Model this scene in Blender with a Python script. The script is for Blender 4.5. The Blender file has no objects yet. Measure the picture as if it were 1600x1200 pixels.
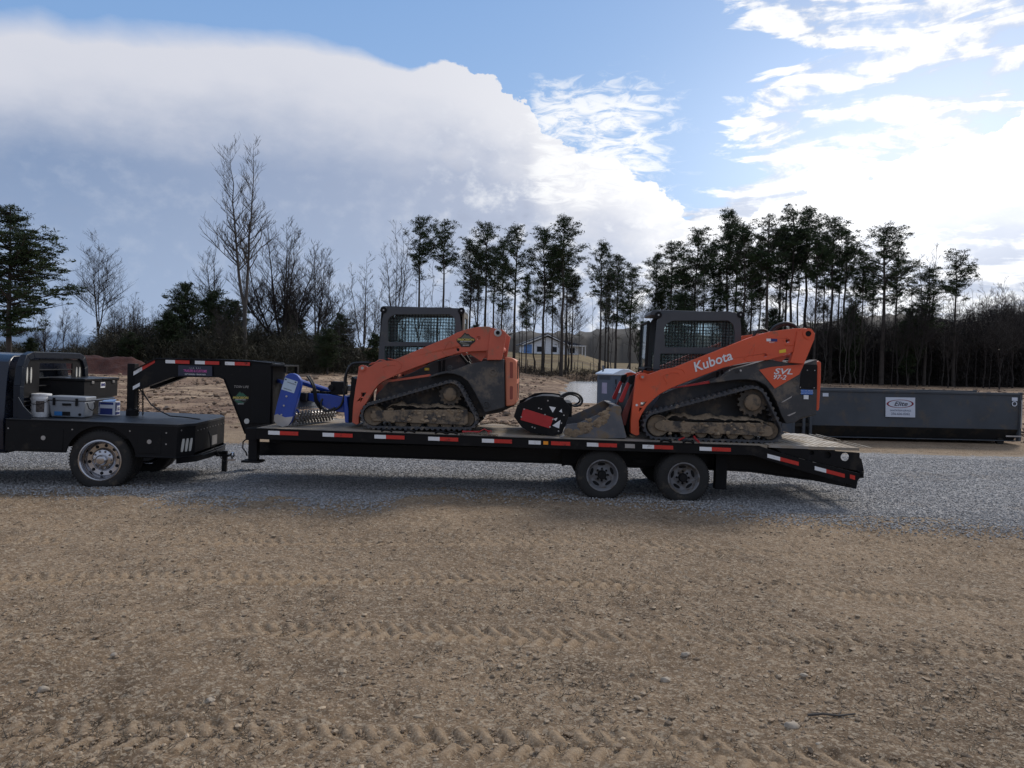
import bpy, bmesh, math, random
import numpy as np
from mathutils import Vector, Matrix, noise as mnoise
R = math.radians
random.seed(7)
scene = bpy.context.scene
COL = scene.collection

# ------------------------------------------------------------------ camera
CZ = 2.04; FPX = 1208.0; ROLL = 0.0212; PITCH = 27.5 / FPX
_f0 = Vector((0, math.cos(PITCH), -math.sin(PITCH)))
_r0 = Vector((1, 0, 0)); _u0 = _r0.cross(_f0)
CR = _r0 * math.cos(ROLL) + _u0 * math.sin(ROLL)
CU = _u0 * math.cos(ROLL) - _r0 * math.sin(ROLL)
CF = _f0
CO = Vector((0, 0, CZ))
cam = bpy.data.cameras.new('camera')
camo = bpy.data.objects.new('camera', cam)
m = Matrix((CR, CU, -CF)).transposed().to_4x4(); m.translation = CO
camo.matrix_world = m
cam.sensor_width = 36; cam.lens = FPX / 1600 * 36
cam.clip_start = 0.1; cam.clip_end = 9000
COL.objects.link(camo); scene.camera = camo

def ray(px, py):
    return CF * FPX + CR * (px - 800) - CU * (py - 600)
def at(px, py, Y):                      # photo pixel -> point at depth Y
    d = ray(px, py); return CO + d * (Y / d.y)
def azel(px, py):
    d = ray(px, py).normalized()
    return math.degrees(math.atan2(d.x, d.y)), math.degrees(math.asin(d.z))

# ------------------------------------------------------------------ world
SUN_AZ, SUN_EL = azel(1640, 215)
LAMP_AZ, LAMP_EL = 38.0, 40.0            # the veiled sun stands above the bright bank
W = bpy.data.worlds.new('World'); scene.world = W; W.use_nodes = True
class X:                                # tiny node-expression helper
    nt = None
    def __init__(s, sock): s.s = sock
    @staticmethod
    def _m(op, *a, clamp=False):
        n = X.nt.nodes.new('ShaderNodeMath'); n.operation = op; n.use_clamp = clamp
        for i, v in enumerate(a):
            if isinstance(v, X): X.nt.links.new(v.s, n.inputs[i])
            else: n.inputs[i].default_value = v
        return X(n.outputs[0])
    def __add__(s, o): return X._m('ADD', s, o)
    __radd__ = __add__
    def __sub__(s, o): return X._m('SUBTRACT', s, o)
    def __rsub__(s, o): return X._m('SUBTRACT', o, s)
    def __mul__(s, o): return X._m('MULTIPLY', s, o)
    __rmul__ = __mul__
    def __truediv__(s, o): return X._m('DIVIDE', s, o)
def smooth(x, a, b, lo=0.0, hi=1.0):
    n = X.nt.nodes.new('ShaderNodeMapRange'); n.interpolation_type = 'SMOOTHSTEP'
    X.nt.links.new(x.s, n.inputs[0])
    for i, v in zip((1, 2, 3, 4), (a, b, lo, hi)): n.inputs[i].default_value = v
    return X(n.outputs[0])
def comb(x, y, z):
    n = X.nt.nodes.new('ShaderNodeCombineXYZ')
    for i, v in enumerate((x, y, z)):
        if isinstance(v, X): X.nt.links.new(v.s, n.inputs[i])
        else: n.inputs[i].default_value = v
    return X(n.outputs[0])
def nz(vec, scale, detail=4, rough=0.5, dist=0.0):
    n = X.nt.nodes.new('ShaderNodeTexNoise'); n.noise_dimensions = '3D'
    if vec is not None: X.nt.links.new(vec.s, n.inputs['Vector'])
    n.inputs['Scale'].default_value = scale; n.inputs['Detail'].default_value = detail
    n.inputs['Roughness'].default_value = rough; n.inputs['Distortion'].default_value = dist
    return X(n.outputs[0])
def mixc(f, a, b):
    n = X.nt.nodes.new('ShaderNodeMix'); n.data_type = 'RGBA'
    for i, v in ((0, f), (6, a), (7, b)):
        if isinstance(v, X): X.nt.links.new(v.s, n.inputs[i])
        elif i == 0: n.inputs[0].default_value = v
        else: n.inputs[i].default_value = (*v, 1)
    return X(n.outputs[2])
def curve(x, pts, x0, x1, y0, y1):
    n = X.nt.nodes.new('ShaderNodeFloatCurve')
    cv = n.mapping.curves[0]
    P = [((a - x0) / (x1 - x0), (b - y0) / (y1 - y0)) for a, b in pts]
    P = [(min(1, max(0, a)), min(1, max(0, b))) for a, b in P]
    while len(cv.points) < len(P): cv.points.new(0.5, 0.5)
    for q, (a, b) in zip(cv.points, P): q.location = (a, b); q.handle_type = 'VECTOR'
    n.mapping.update()
    t = (x - x0) / (x1 - x0)
    X.nt.links.new(t.s, n.inputs[1])
    return X(n.outputs[0]) * (y1 - y0) + y0

def build_sky():
    nt = W.node_tree; nt.nodes.clear(); X.nt = nt
    tc = nt.nodes.new('ShaderNodeTexCoord'); sp = nt.nodes.new('ShaderNodeSeparateXYZ')
    nt.links.new(tc.outputs['Generated'], sp.inputs[0])
    dx, dy, dz = (X(sp.outputs[i]) for i in range(3))
    az = X._m('ARCTAN2', dx, dy) * 57.29578
    el = X._m('ARCSINE', dz) * 57.29578
    sky = nt.nodes.new('ShaderNodeTexSky'); sky.sky_type = 'NISHITA'
    sky.sun_disc = False; sky.sun_elevation = R(LAMP_EL); sky.sun_rotation = R(LAMP_AZ)
    sky.air_density = 1.0; sky.dust_density = 0.6; sky.ozone_density = 2.0
    g = nt.nodes.new('ShaderNodeVectorMath'); g.operation = 'SCALE'
    nt.links.new(sky.outputs[0], g.inputs[0]); g.inputs[3].default_value = 0.10
    clear = mixc(0.55, X(g.outputs[0]), (0.205, 0.42, 0.82))
    # paler towards the horizon and the sun
    pale = smooth(el, 34, 2); pale = pale * smooth(az, -60, 22, 0.30, 0.70)
    clear = mixc(pale * 0.85, clear, (0.46, 0.64, 0.90))
    v = comb(az, el * 1.9, 0.0)
    n1 = nz(v, 0.16, 9, 0.56); n2 = nz(comb(az * 0.8 + 31, el * 3.2, 5.0), 0.20, 9, 0.60, 0.6)
    n3 = nz(comb(az, el * 1.5, 9.0), 0.05, 4, 0.5)
    n4 = nz(comb(az, el * 1.25, 2.0), 0.55, 8, 0.58)
    # big left cloud: upper edge as elevation over azimuth
    pts = [(-400, 60), (-100, 18), (0, 36), (60, 26), (110, 44), (170, 42), (210, 50), (300, 52), (400, 56), (480, 66),
           (560, 84), (640, 108), (690, 96), (722, 108), (765, 116), (790, 134), (828, 152), (850, 205), (885, 226),
           (955, 240), (985, 272), (1040, 305), (1085, 335), (1150, 332), (1250, 300)]
    P = [azel(*p) for p in pts]
    top = curve(az, P, -60, 30, 0, 40)
    right = smooth(az, -10, 2)                       # crisper cumulus edges to the right
    left_edge = smooth(az, 1, -9)
    d = top - el + (n1 - 0.5) * (right * 4.2 + 1.6) + (n4 - 0.5) * (right * 3.0)
    softw = smooth(az, -22, -3, 1.6, 0.12)
    maskL = X._m('DIVIDE', d + softw * 0.4, softw, clamp=True)
    # right cloud field: left limit as azimuth over elevation
    pts = [(1215, -400), (1130, 0), (1170, 40), (1290, 82), (1205, 112), (1178, 130), (1165, 170), (1150, 210),
           (1165, 240), (1180, 270), (1110, 300), (1040, 335), (1000, 420)]
    P = sorted([azel(*p)[::-1] for p in pts])
    lim = curve(el, P, 0, 45, -10, 40)
    e = az - lim + (n2 - 0.5) * 15 + (n1 - 0.5) * 3
    maskR = smooth(e, -0.2, 1.6)
    holes = smooth(n2 + (n4 - 0.5) * 0.4, 0.40, 0.56)            # blue rifts inside the right field
    hz = smooth(el, 11, 16) * smooth(el, 33, 26)
    maskR = maskR * (1.0 - hz * (1.0 - holes) * 0.75)
    # streaky wisps stretching right of the cumulus
    st = nz(comb(az * 0.9 + el * 0.9, el * 2.6 - az * 0.3, 3.0), 0.42, 10, 0.66, 0.9)
    wz = smooth(az, -1, 2.5) * smooth(az, 15, 8) * smooth(el, 10.5, 12.5) * smooth(el, 22.5, 18)
    maskW = smooth(st + wz * 0.27, 0.62, 0.84) * wz * 0.92
    # cloud shading
    sa = (az - SUN_AZ + 6) / 15.0; sb = (el - SUN_EL + 1.5) / 9.0
    glow = X._m('POWER', 2.718, (sa * sa + sb * sb) * -1.0)
    glow2 = X._m('POWER', 2.718, (sa * sa + sb * sb) * -0.16)
    depth = smooth(d + (n3 - 0.5) * 6 + (n1 - 0.5) * 4 + (n4 - 0.5) * 1.5, -0.2, 8.5)
    lit = curve(az, [(-60, 0), (-30, 0.03), (-12, 0.30), (0, 0.60), (8, 0.80), (30, 1)], -60, 30, 0, 1)
    deepc = mixc(lit, (0.23, 0.32, 0.50), (0.60, 0.63, 0.74))
    deepc = mixc(smooth(el, 14, 2) * 0.55, deepc, (0.42, 0.53, 0.72))
    edgec = mixc(lit * lit, (0.67, 0.69, 0.77), (1.0, 1.0, 1.02))
    cl = mixc(depth, edgec, deepc)
    bil = (n4 - 0.5) * 1.1 + (n1 - 0.5) * 0.6             # billows
    cl = mixc(X._m('MULTIPLY', smooth(bil, -0.05, 0.30), right * 0.75 + 0.10), cl, (0.97, 0.98, 1.0))
    cl = mixc(smooth(bil, -0.05, -0.32) * (right * 0.45 + 0.12), cl, (0.34, 0.39, 0.52))
    rc = mixc(smooth(n2 + (n4 - 0.5) * 0.5 + (n3 - 0.5) * 0.5, 0.42, 0.62), (0.44, 0.51, 0.66), (0.92, 0.94, 0.98))
    cl = mixc(maskR, cl, rc)
    col = mixc(maskL, clear, mixc(depth, edgec, cl))
    col = mixc(maskW, col, (0.97, 0.98, 1.0))
    col = mixc(maskR * smooth(maskL, 1.0, 0.0, 0.35, 1.0), col, rc)
    gl = mixc(1.0, (0, 0, 0), (1.0, 0.97, 0.92))
    a = nt.nodes.new('ShaderNodeMix'); a.data_type = 'RGBA'; a.blend_type = 'ADD'
    gf = (glow * 0.40 + glow2 * 0.04) * smooth(el, 1.5, 9, 0.25, 1)
    nt.links.new(gf.s, a.inputs[0]); nt.links.new(col.s, a.inputs[6]); a.inputs[7].default_value = (1.0, 0.97, 0.93, 1)
    a.clamp_result = False
    # behind the photographer: plain broken overcast
    back = mixc(smooth(n1, 0.3, 0.7), (0.30, 0.38, 0.55), (0.52, 0.57, 0.68))
    absaz = X._m('ABSOLUTE', az)
    col = mixc(smooth(absaz, 55, 85), X(a.outputs[2]), back)
    bg = nt.nodes.new('ShaderNodeBackground'); out = nt.nodes.new('ShaderNodeOutputWorld')
    nt.links.new(col.s, bg.inputs[0]); bg.inputs[1].default_value = 1.0
    nt.links.new(bg.outputs[0], out.inputs[0])
build_sky()
try: W.cycles.sampling_method = 'MANUAL'; W.cycles.sample_map_resolution = 512
except Exception: pass

sun = bpy.data.lights.new('sun', 'SUN'); sun.energy = 2.5; sun.angle = R(14); sun.color = (1.0, 0.93, 0.84)
suno = bpy.data.objects.new('sun', sun); COL.objects.link(suno)
_sd = Vector((math.sin(R(LAMP_AZ)) * math.cos(R(LAMP_EL)), math.cos(R(LAMP_AZ)) * math.cos(R(LAMP_EL)), math.sin(R(LAMP_EL))))
suno.rotation_euler = _sd.to_track_quat('Z', 'Y').to_euler()

vs = scene.view_settings; vs.view_transform = 'Standard'; vs.look = 'None'; vs.gamma = 1; vs.exposure = 0
vs.use_curve_mapping = False
scene.cycles.max_bounces = 6; scene.cycles.transparent_max_bounces = 12
scene.cycles.use_adaptive_sampling = True
# ------------------------------------------------------------------ helpers
MATS = {}
def mat(name, color, rough=0.6, metal=0.0, var=0.12, vscale=3.0, dirt=None, dirt_amt=0.0, dscale=2.5, bump=0.0, bscale=40.0,
        low=None, spec=0.5, coat=0.0, trans=0.0, emit=None, ior=1.45):
    """Principled material with a little large-scale colour variation, optional dirt patches and bump."""
    if name in MATS: return MATS[name]
    M = bpy.data.materials.new(name); M.use_nodes = True; nt = M.node_tree; X.nt = nt
    b = nt.nodes['Principled BSDF']
    tc = nt.nodes.new('ShaderNodeTexCoord'); o = X(tc.outputs['Object'])
    c = mixc(smooth(nz(o, vscale, 5, 0.6), 0.3, 0.7), tuple(v * (1 - var) for v in color), tuple(min(1, v * (1 + var)) for v in color))
    rgh = None
    if dirt:
        dn = nz(o, dscale, 8, 0.68)
        f = smooth(dn, 0.62 - dirt_amt * 0.5, 0.78 - dirt_amt * 0.5)
        c = mixc(f, c, dirt)
        rgh = f * (0.9 - rough) + rough
    nt.links.new(c.s, b.inputs['Base Color'])
    if rgh is None:
        rgh = smooth(nz(o, vscale * 4, 4, 0.6), 0.3, 0.7, max(0.02, rough * 0.85), min(1, rough * 1.12))
    nt.links.new(rgh.s, b.inputs['Roughness'])
    b.inputs['Metallic'].default_value = metal
    b.inputs['Specular IOR Level'].default_value = spec
    b.inputs['Coat Weight'].default_value = coat
    if trans:
        b.inputs['Transmission Weight'].default_value = trans; b.inputs['IOR'].default_value = ior
    if emit:
        b.inputs['Emission Color'].default_value = (*emit, 1); b.inputs['Emission Strength'].default_value = 1
    if bump:
        bn = nt.nodes.new('ShaderNodeBump'); bn.inputs['Strength'].default_value = 0.6
        bn.inputs['Distance'].default_value = bump
        nt.links.new(nz(o, bscale, 6, 0.65).s, bn.inputs['Height']); nt.links.new(bn.outputs[0], b.inputs['Normal'])
    MATS[name] = M; return M

WM = {}                                          # world matrices of roots and parts
def tag(o, label=None, cat=None, group=None, kind=None):
    if label: o['label'] = label
    if cat: o['category'] = cat
    if group: o['group'] = group
    if kind: o['kind'] = kind
    return o
def thing(name, label, cat, M=None, group=None):
    o = bpy.data.objects.new(name, None); COL.objects.link(o)
    M = M if M is not None else Matrix()
    o.matrix_world = M; WM[o] = M.copy(); o.empty_display_size = 0.2
    return tag(o, label, cat, group)

class Frame:
    """A local frame on the ground: u along, v away from the camera side, w up."""
    def __init__(s, O, ang, pitch=0.0):
        s.M = Matrix.Translation(O) @ Matrix.Rotation(R(ang), 4, 'Z') @ Matrix.Rotation(R(pitch), 4, 'Y')
        s.I = s.M.inverted()
    def P(s, u, v, w): return s.M @ Vector((u, v, w))
    def pix(s, px, py, v=0.0):                   # photo pixel -> (u, w) on the plane v
        o = s.I @ CO; d = s.I.to_3x3() @ ray(px, py); t = (v - o.y) / d.y
        q = o + d * t; return q.x, q.z
    def pixw(s, px, py, w=0.0):                  # photo pixel -> (u, v) on the plane w
        o = s.I @ CO; d = s.I.to_3x3() @ ray(px, py); t = (w - o.z) / d.z
        q = o + d * t; return q.x, q.y

class MB:
    """Collects simple shapes (coordinates of one frame matrix) and links them as ONE mesh object."""
    def __init__(s, M=None): s.bm = bmesh.new(); s.M = M if M is not None else Matrix()
    def verts(s, pts): return [s.bm.verts.new(s.M @ Vector(p)) for p in pts]
    def face(s, vs):
        try: return s.bm.faces.new(vs)
        except ValueError: return None
    def prism(s, poly, v0, v1, axis='v', inset=0.0):
        """polygon of (a,b) extruded along v (or u / w)."""
        def mk(a, b, c): return {'v': (a, c, b), 'u': (c, a, b), 'w': (a, b, c)}[axis]
        A = s.verts([mk(a, b, v0) for a, b in poly]); B = s.verts([mk(a, b, v1) for a, b in poly])
        n = len(poly)
        s.face(A); s.face(B[::-1])
        for i in range(n):
            j = (i + 1) % n; s.face([A[i], B[i], B[j], A[j]])
        return s
    def box(s, u0, u1, v0, v1, w0, w1):
        return s.prism([(u0, w0), (u1, w0), (u1, w1), (u0, w1)], v0, v1)
    def quad(s, *p): s.face(s.verts(p)); return s
    def tube(s, pts, r, n=8, cap=True, r1=None):
        pts = [Vector(p) for p in pts]; rings = []
        T0 = None
        for i, p in enumerate(pts):
            a = pts[max(0, i - 1)]; b = pts[min(len(pts) - 1, i + 1)]
            t = (b - a).normalized()
            if T0 is None:
                x = t.orthogonal().normalized()
            else:
                x = (x - t * x.dot(t));
                x = x.normalized() if x.length > 1e-6 else t.orthogonal().normalized()
            T0 = t; y = t.cross(x)
            rr = r if r1 is None else r + (r1 - r) * i / (len(pts) - 1)
            rings.append(s.verts([p + (x * math.cos(2 * math.pi * k / n) + y * math.sin(2 * math.pi * k / n)) * rr for k in range(n)]))
        for A, B in zip(rings, rings[1:]):
            for k in range(n): s.face([A[k], A[(k + 1) % n], B[(k + 1) % n], B[k]])
        if cap: s.face(rings[0][::-1]); s.face(rings[-1])
        return s
    def lathe(s, c, axis, prof, n=32, close=False):
        """profile of (radius, offset along axis)."""
        c = Vector(c); ax = Vector(axis).normalized(); x = ax.orthogonal().normalized(); y = ax.cross(x)
        if abs(ax.z) < 0.5: x = Vector((0, 0, 1)); x = (x - ax * x.dot(ax)).normalized(); y = ax.cross(x)
        rings = []
        for r, h in prof:
            if r < 1e-6: rings.append(s.verts([c + ax * h]))
            else: rings.append(s.verts([c + ax * h + (x * math.cos(2 * math.pi * k / n) + y * math.sin(2 * math.pi * k / n)) * r for k in range(n)]))
        pairs = list(zip(rings, rings[1:]))
        if close: pairs.append((rings[-1], rings[0]))
        for A, B in pairs:
            for k in range(n):
                k2 = (k + 1) % n
                if len(A) == 1 and len(B) == 1: continue
                if len(A) == 1: s.face([A[0], B[k2], B[k]])
                elif len(B) == 1: s.face([A[k], A[k2], B[0]])
                else: s.face([A[k], A[k2], B[k2], B[k]])
        return s
    def disc(s, c, axis, r, h=0.01, n=20): return s.lathe(c, axis, [(0, h), (r, h), (r, 0), (0, 0)], n)
    def blob(s, c, rx, ry, rz, amp=0.25, sub=1, seed=0):
        t = bmesh.new(); bmesh.ops.create_icosphere(t, subdivisions=sub, radius=1)
        base = len(s.bm.verts); V = []
        for v in t.verts:
            k = 1 + amp * mnoise.noise(v.co * 1.7 + Vector((seed * 3.1, seed, 0)))
            V.append(s.bm.verts.new(s.M @ (Vector(c) + Vector((v.co.x * rx, v.co.y * ry, v.co.z * rz)) * k)))
        for f in t.faces: s.face([V[v.index] for v in f.verts])
        t.free(); return s
    def text(s, body, place, size, bold=0.0, shear=0.0, align='CENTER', sx=1.0, ext=0.0):
        """lettering; place(x, y) gives the frame point for glyph-plane coordinates."""
        c = bpy.data.curves.new('t', 'FONT'); c.body = body; c.size = size; c.offset = bold; c.shear = shear
        c.align_x = align; c.align_y = 'CENTER'; c.resolution_u = 3; c.fill_mode = 'FRONT'; c.extrude = ext
        o = bpy.data.objects.new('t', c); COL.objects.link(o)
        dg = bpy.context.evaluated_depsgraph_get(); me = o.evaluated_get(dg).to_mesh()
        V = s.verts([place(v.co.x * sx, v.co.y) for v in me.vertices])
        for p in me.polygons: s.face([V[i] for i in p.vertices])
        o.evaluated_get(dg).to_mesh_clear()
        bpy.data.objects.remove(o); bpy.data.curves.remove(c); return s
    def build(s, name, m, parent=None, bevel=0.0, smoothdeg=35, label=None, cat=None, group=None, kind=None, origin=None, segs=2):
        bm = s.bm
        bmesh.ops.recalc_face_normals(bm, faces=bm.faces)
        me = bpy.data.meshes.new(name)
        if parent is not None: bm.transform(WM[parent].inverted())
        elif origin is not None: bm.transform(Matrix.Translation(-Vector(origin)))
        if smoothdeg:
            lim = R(smoothdeg)
            for f in bm.faces: f.smooth = True
            for e in bm.edges:
                if len(e.link_faces) == 2 and e.calc_face_angle(0) > lim: e.smooth = False
        bm.to_mesh(me); bm.free()
        for k in (m if isinstance(m, (list, tuple)) else [m]): me.materials.append(k)
        o = bpy.data.objects.new(name, me); COL.objects.link(o)
        if parent is not None: o.parent = parent; WM[o] = WM[parent]
        elif origin is not None: o.location = origin; WM[o] = Matrix.Translation(origin)
        else: WM[o] = Matrix()
        if bevel:
            b = o.modifiers.new('bevel', 'BEVEL'); b.width = bevel; b.segments = segs; b.limit_method = 'ANGLE'; b.angle_limit = R(40)
            b.harden_normals = False
        return tag(o, label, cat, group, kind)

def rnd(poly, r=0.03, n=4):
    """round the corners of a polygon."""
    out = []; N = len(poly)
    for i in range(N):
        a, b, c = Vector(poly[i - 1]), Vector(poly[i]), Vector(poly[(i + 1) % N])
        u = a - b; w = c - b; d = min(r, u.length * .45, w.length * .45)
        if d < 1e-4: out.append(tuple(b)); continue
        p = b + u.normalized() * d; q = b + w.normalized() * d
        for k in range(n + 1):
            t = k / n; out.append(tuple(p * (1 - t) ** 2 + b * 2 * t * (1 - t) + q * t * t))
    return out

def np_mesh(name, V, F, m, smooth_=True, parent=None, origin=None):
    """mesh from numpy arrays: V (n,3), F (k,3|4)."""
    me = bpy.data.meshes.new(name); V = np.asarray(V, np.float32); F = np.asarray(F, np.int32)
    if origin is not None: V = V - np.asarray(origin, np.float32)
    me.vertices.add(len(V)); me.vertices.foreach_set('co', V.ravel())
    k = F.shape[1]; me.loops.add(F.size); me.loops.foreach_set('vertex_index', F.ravel())
    me.polygons.add(len(F)); me.polygons.foreach_set('loop_start', np.arange(len(F), dtype=np.int32) * k)
    me.polygons.foreach_set('loop_total', np.full(len(F), k, np.int32))
    me.polygons.foreach_set('use_smooth', np.full(len(F), smooth_, bool))
    me.update(); me.validate()
    for q in (m if isinstance(m, (list, tuple)) else [m]): me.materials.append(q)
    o = bpy.data.objects.new(name, me); COL.objects.link(o)
    if origin is not None: o.location = origin
    if parent is not None: o.parent = parent
    return o

# numpy value noise
_rng = np.random.default_rng(3)
_tab = _rng.random((256, 256)).astype(np.float32)
def vnoise(x, y):
    xi = np.floor(x).astype(int); yi = np.floor(y).astype(int); fx = x - xi; fy = y - yi
    fx = fx * fx * (3 - 2 * fx); fy = fy * fy * (3 - 2 * fy)
    a = _tab[xi & 255, yi & 255]; b = _tab[(xi + 1) & 255, yi & 255]
    c = _tab[xi & 255, (yi + 1) & 255]; d = _tab[(xi + 1) & 255, (yi + 1) & 255]
    return (a + (b - a) * fx) * (1 - fy) + (c + (d - c) * fx) * fy
def fbm(x, y, oct=4, g=0.5, l=2.03):
    s = 0; a = 1; t = 0
    for i in range(oct):
        s = s + a * vnoise(x + 17.3 * i, y - 9.1 * i); t += a; a *= g; x = x * l; y = y * l
    return s / t - 0.5
def sstep(x, a, b):
    t = np.clip((x - a) / (b - a), 0, 1); return t * t * (3 - 2 * t)

# ------------------------------------------------------------------ terrain
ZW = 0.40                                        # water level of the pond in the field
POND = [(868, 36), (884, 52), (884, 70), (896, 98), (1010, 98), (1010, 36)]       # (photo x, depth)
POND = [((px - 800) / FPX * Y, Y) for px, Y in POND]
def poly_dist(x, y, poly):
    """signed distance (negative inside)."""
    n = len(poly); d = np.full(np.shape(x), 1e9); ins = np.zeros(np.shape(x), bool)
    for i in range(n):
        (ax, ay), (bx, by) = poly[i], poly[(i + 1) % n]
        ex, ey = bx - ax, by - ay
        t = np.clip(((x - ax) * ex + (y - ay) * ey) / (ex * ex + ey * ey), 0, 1)
        d = np.minimum(d, np.hypot(x - ax - t * ex, y - ay - t * ey))
        c = ((ay > y) != (by > y)) & (x < (bx - ax) * (y - ay) / (by - ay + 1e-12) + ax); ins ^= c
    return np.where(ins, -d, d)
GN = [(-60, 768), (0, 768), (120, 764), (250, 776), (400, 783), (500, 788), (580, 787), (640, 777), (730, 768), (830, 769), (1000, 782), (1130, 797),
      (1300, 812), (1450, 822), (1600, 829), (1700, 833)]
GF = [(-60, 694), (360, 692), (800, 698), (1340, 706), (1600, 713), (1700, 716)]
def gpt(px, py):
    d = ray(px, py); q = CO + d * (-CZ / d.z); return q.x, q.y
GN = np.array([gpt(*p) for p in GN]); GF = np.array([gpt(*p) for p in GF])
def grav_mask(x, y):
    """>0 on the gravel drive."""
    yn = np.interp(x, GN[:, 0], GN[:, 1]); yf = np.interp(x, GF[:, 0], GF[:, 1])
    e = fbm(x * 0.35, y * 2.2, 4, 0.6) * 1.5 + fbm(x * 3.5, y * 5, 5, 0.75) * 1.0
    return np.minimum(y - yn + e, yf - y + e * 0.9)
TRACKS = [  # centreline photo points, width, depth
    ([(-100, 846), (200, 844), (500, 848), (800, 848), (1000, 851), (1200, 862), (1400, 872), (1700, 882)], 0.16, 0.020),
    ([(-100, 905), (300, 903), (560, 903), (800, 905), (1000, 911), (1200, 919), (1400, 930), (1700, 946)], 0.18, 0.027),
    ([(-100, 988), (150, 990), (400, 984), (640, 986), (900, 1000), (1100, 1004), (1300, 1008), (1450, 1012), (1700, 1026)], 0.17, 0.026),
    ([(-100, 1150), (100, 1148), (300, 1150), (500, 1153), (760, 1158), (850, 1165), (1000, 1165), (1200, 1180), (1300, 1200), (1500, 1240)], 0.16, 0.020),
]
def terrain(x, y):
    x = np.asarray(x, float); y = np.asarray(y, float)
    PC = ([0, 20, 30, 38, 95, 110, 150, 400, 3000], [0, 0, .10, .30, 1.9, 2.0, 5.0, 9, 20])
    PR = ([0, 20, 24.5, 30, 95, 110, 400, 3000], [0, 0, .05, .1, .7, .8, 7, 15])
    PL = ([0, 20, 30, 60, 95, 110, 400, 3000], [0, 0, .10, .75, 1.0, 1.0, 1.5, 5])
    yy = np.maximum(y, 0)
    px = x / np.maximum(yy, 1) * FPX + 800
    wr = sstep(px, 1000, 1250); wl = sstep(px, 560, 300)
    pc = np.interp(yy, *PC); pd = np.interp(yy, [0, 20, 30, 38, 95, 118, 150, 400, 3000], [0, 0, .10, .30, .95, 1.6, 4.6, 9, 20])
    wp = sstep(px, 740, 870); wq = np.where(yy > 118, sstep(px, 900, 960), 1); pc = pc * (1 - wp) + np.where(yy > 118, pd * (1 - wq) + wq * np.interp(yy, [0, 118, 150, 400, 3000], [1.2, 1.2, 1.4, 5, 20]), pd) * wp
    h = pc * (1 - wr) * (1 - wl) + np.interp(yy, *PR) * wr + np.interp(yy, *PL) * wl
    big = fbm(x * 0.07, y * 0.07, 4) * 1.2 * sstep(yy, 22, 60)
    far = sstep(yy, 24, 32)
    rough = far * (fbm(x * 0.45, y * 0.7, 4, 0.6) * 0.42)
    h = h + big * 0.35 + rough * sstep(yy, 110, 60)
    dp = poly_dist(x, y, POND) + fbm(x * 0.3, y * 0.15, 4) * 2.0
    h = np.where(yy < 130, np.minimum(h, np.maximum(ZW - 0.35, ZW + 0.30 * dp)), h)
    h = np.where((dp > 0) & (dp < 9) & (yy < 45), np.maximum(h, ZW + 0.06 - 0.09 * dp), h)
    h = h + 0.05 * np.exp(-(((x - 13.5) / 6.5) ** 4 + ((y - 24.6) / 2.6) ** 4))
    return h
def hz(x, y): return float(terrain(np.array([x]), np.array([y]))[0])

def axis_pts(a, b, fine, lo, hi, g, cap=1e9):
    pts = list(np.arange(a, b, fine)); s = fine; v = b
    while v < hi: pts.append(v); s = min(s * g, cap); v += s
    pts.append(hi); s = fine; v = a - fine
    while v > lo: pts.insert(0, v); s = min(s * g, cap); v -= s
    pts.insert(0, lo)
    return np.array(pts)
def grid_faces(nx, ny):
    i = np.arange(nx - 1)[None, :] + np.arange(ny - 1)[:, None] * nx
    return np.stack([i, i + 1, i + 1 + nx, i + nx], -1).reshape(-1, 4)

def track_relief(x, y):
    out = np.zeros_like(x); pk = np.zeros_like(x)
    for pts, hw, dep in TRACKS:
        P = np.array([gpt(*p) for p in pts])
        xs = np.arange(P[0, 0], P[-1, 0], 0.05); ys = np.interp(xs, P[:, 0], P[:, 1])
        k = 31; ys = np.convolve(np.pad(ys, k // 2, mode='edge'), np.ones(k) / k, 'valid')
        cy = np.interp(x, xs, ys); s = x; t = y - cy
        near = np.abs(t) < hw * 2.2
        fade = (0.30 + 0.70 * sstep(fbm(x * 0.9 + 3, y * 2 + hw * 50, 4, .6) + 0.5, 0.32, 0.58)) * (0.55 + 0.45 * sstep(x, -5, 1))
        edge = 1 - sstep(np.abs(t), hw * 0.85, hw * 1.15)
        ridge = np.exp(-((np.abs(t) - hw * 1.3) / (hw * 0.28)) ** 2) * 0.45
        side = np.sign(t); ph = (s + np.abs(t) * 0.40 + (side > 0) * 0.07) / 0.13
        wob = fbm(x * 1.5, y * 1.5, 2) * 0.5
        fr = np.abs((ph + wob) % 1 - 0.5) * 2
        lug = sstep(fr, 0.42, 0.68) * sstep(np.abs(t), 0.012, 0.03)
        out += np.where(near, (ridge - 0.75 * edge + lug * 1.25 * edge) * dep * fade, 0)
        pk = np.maximum(pk, edge * fade * (0.12 + 0.88 * lug))
    return out, pk

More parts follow.
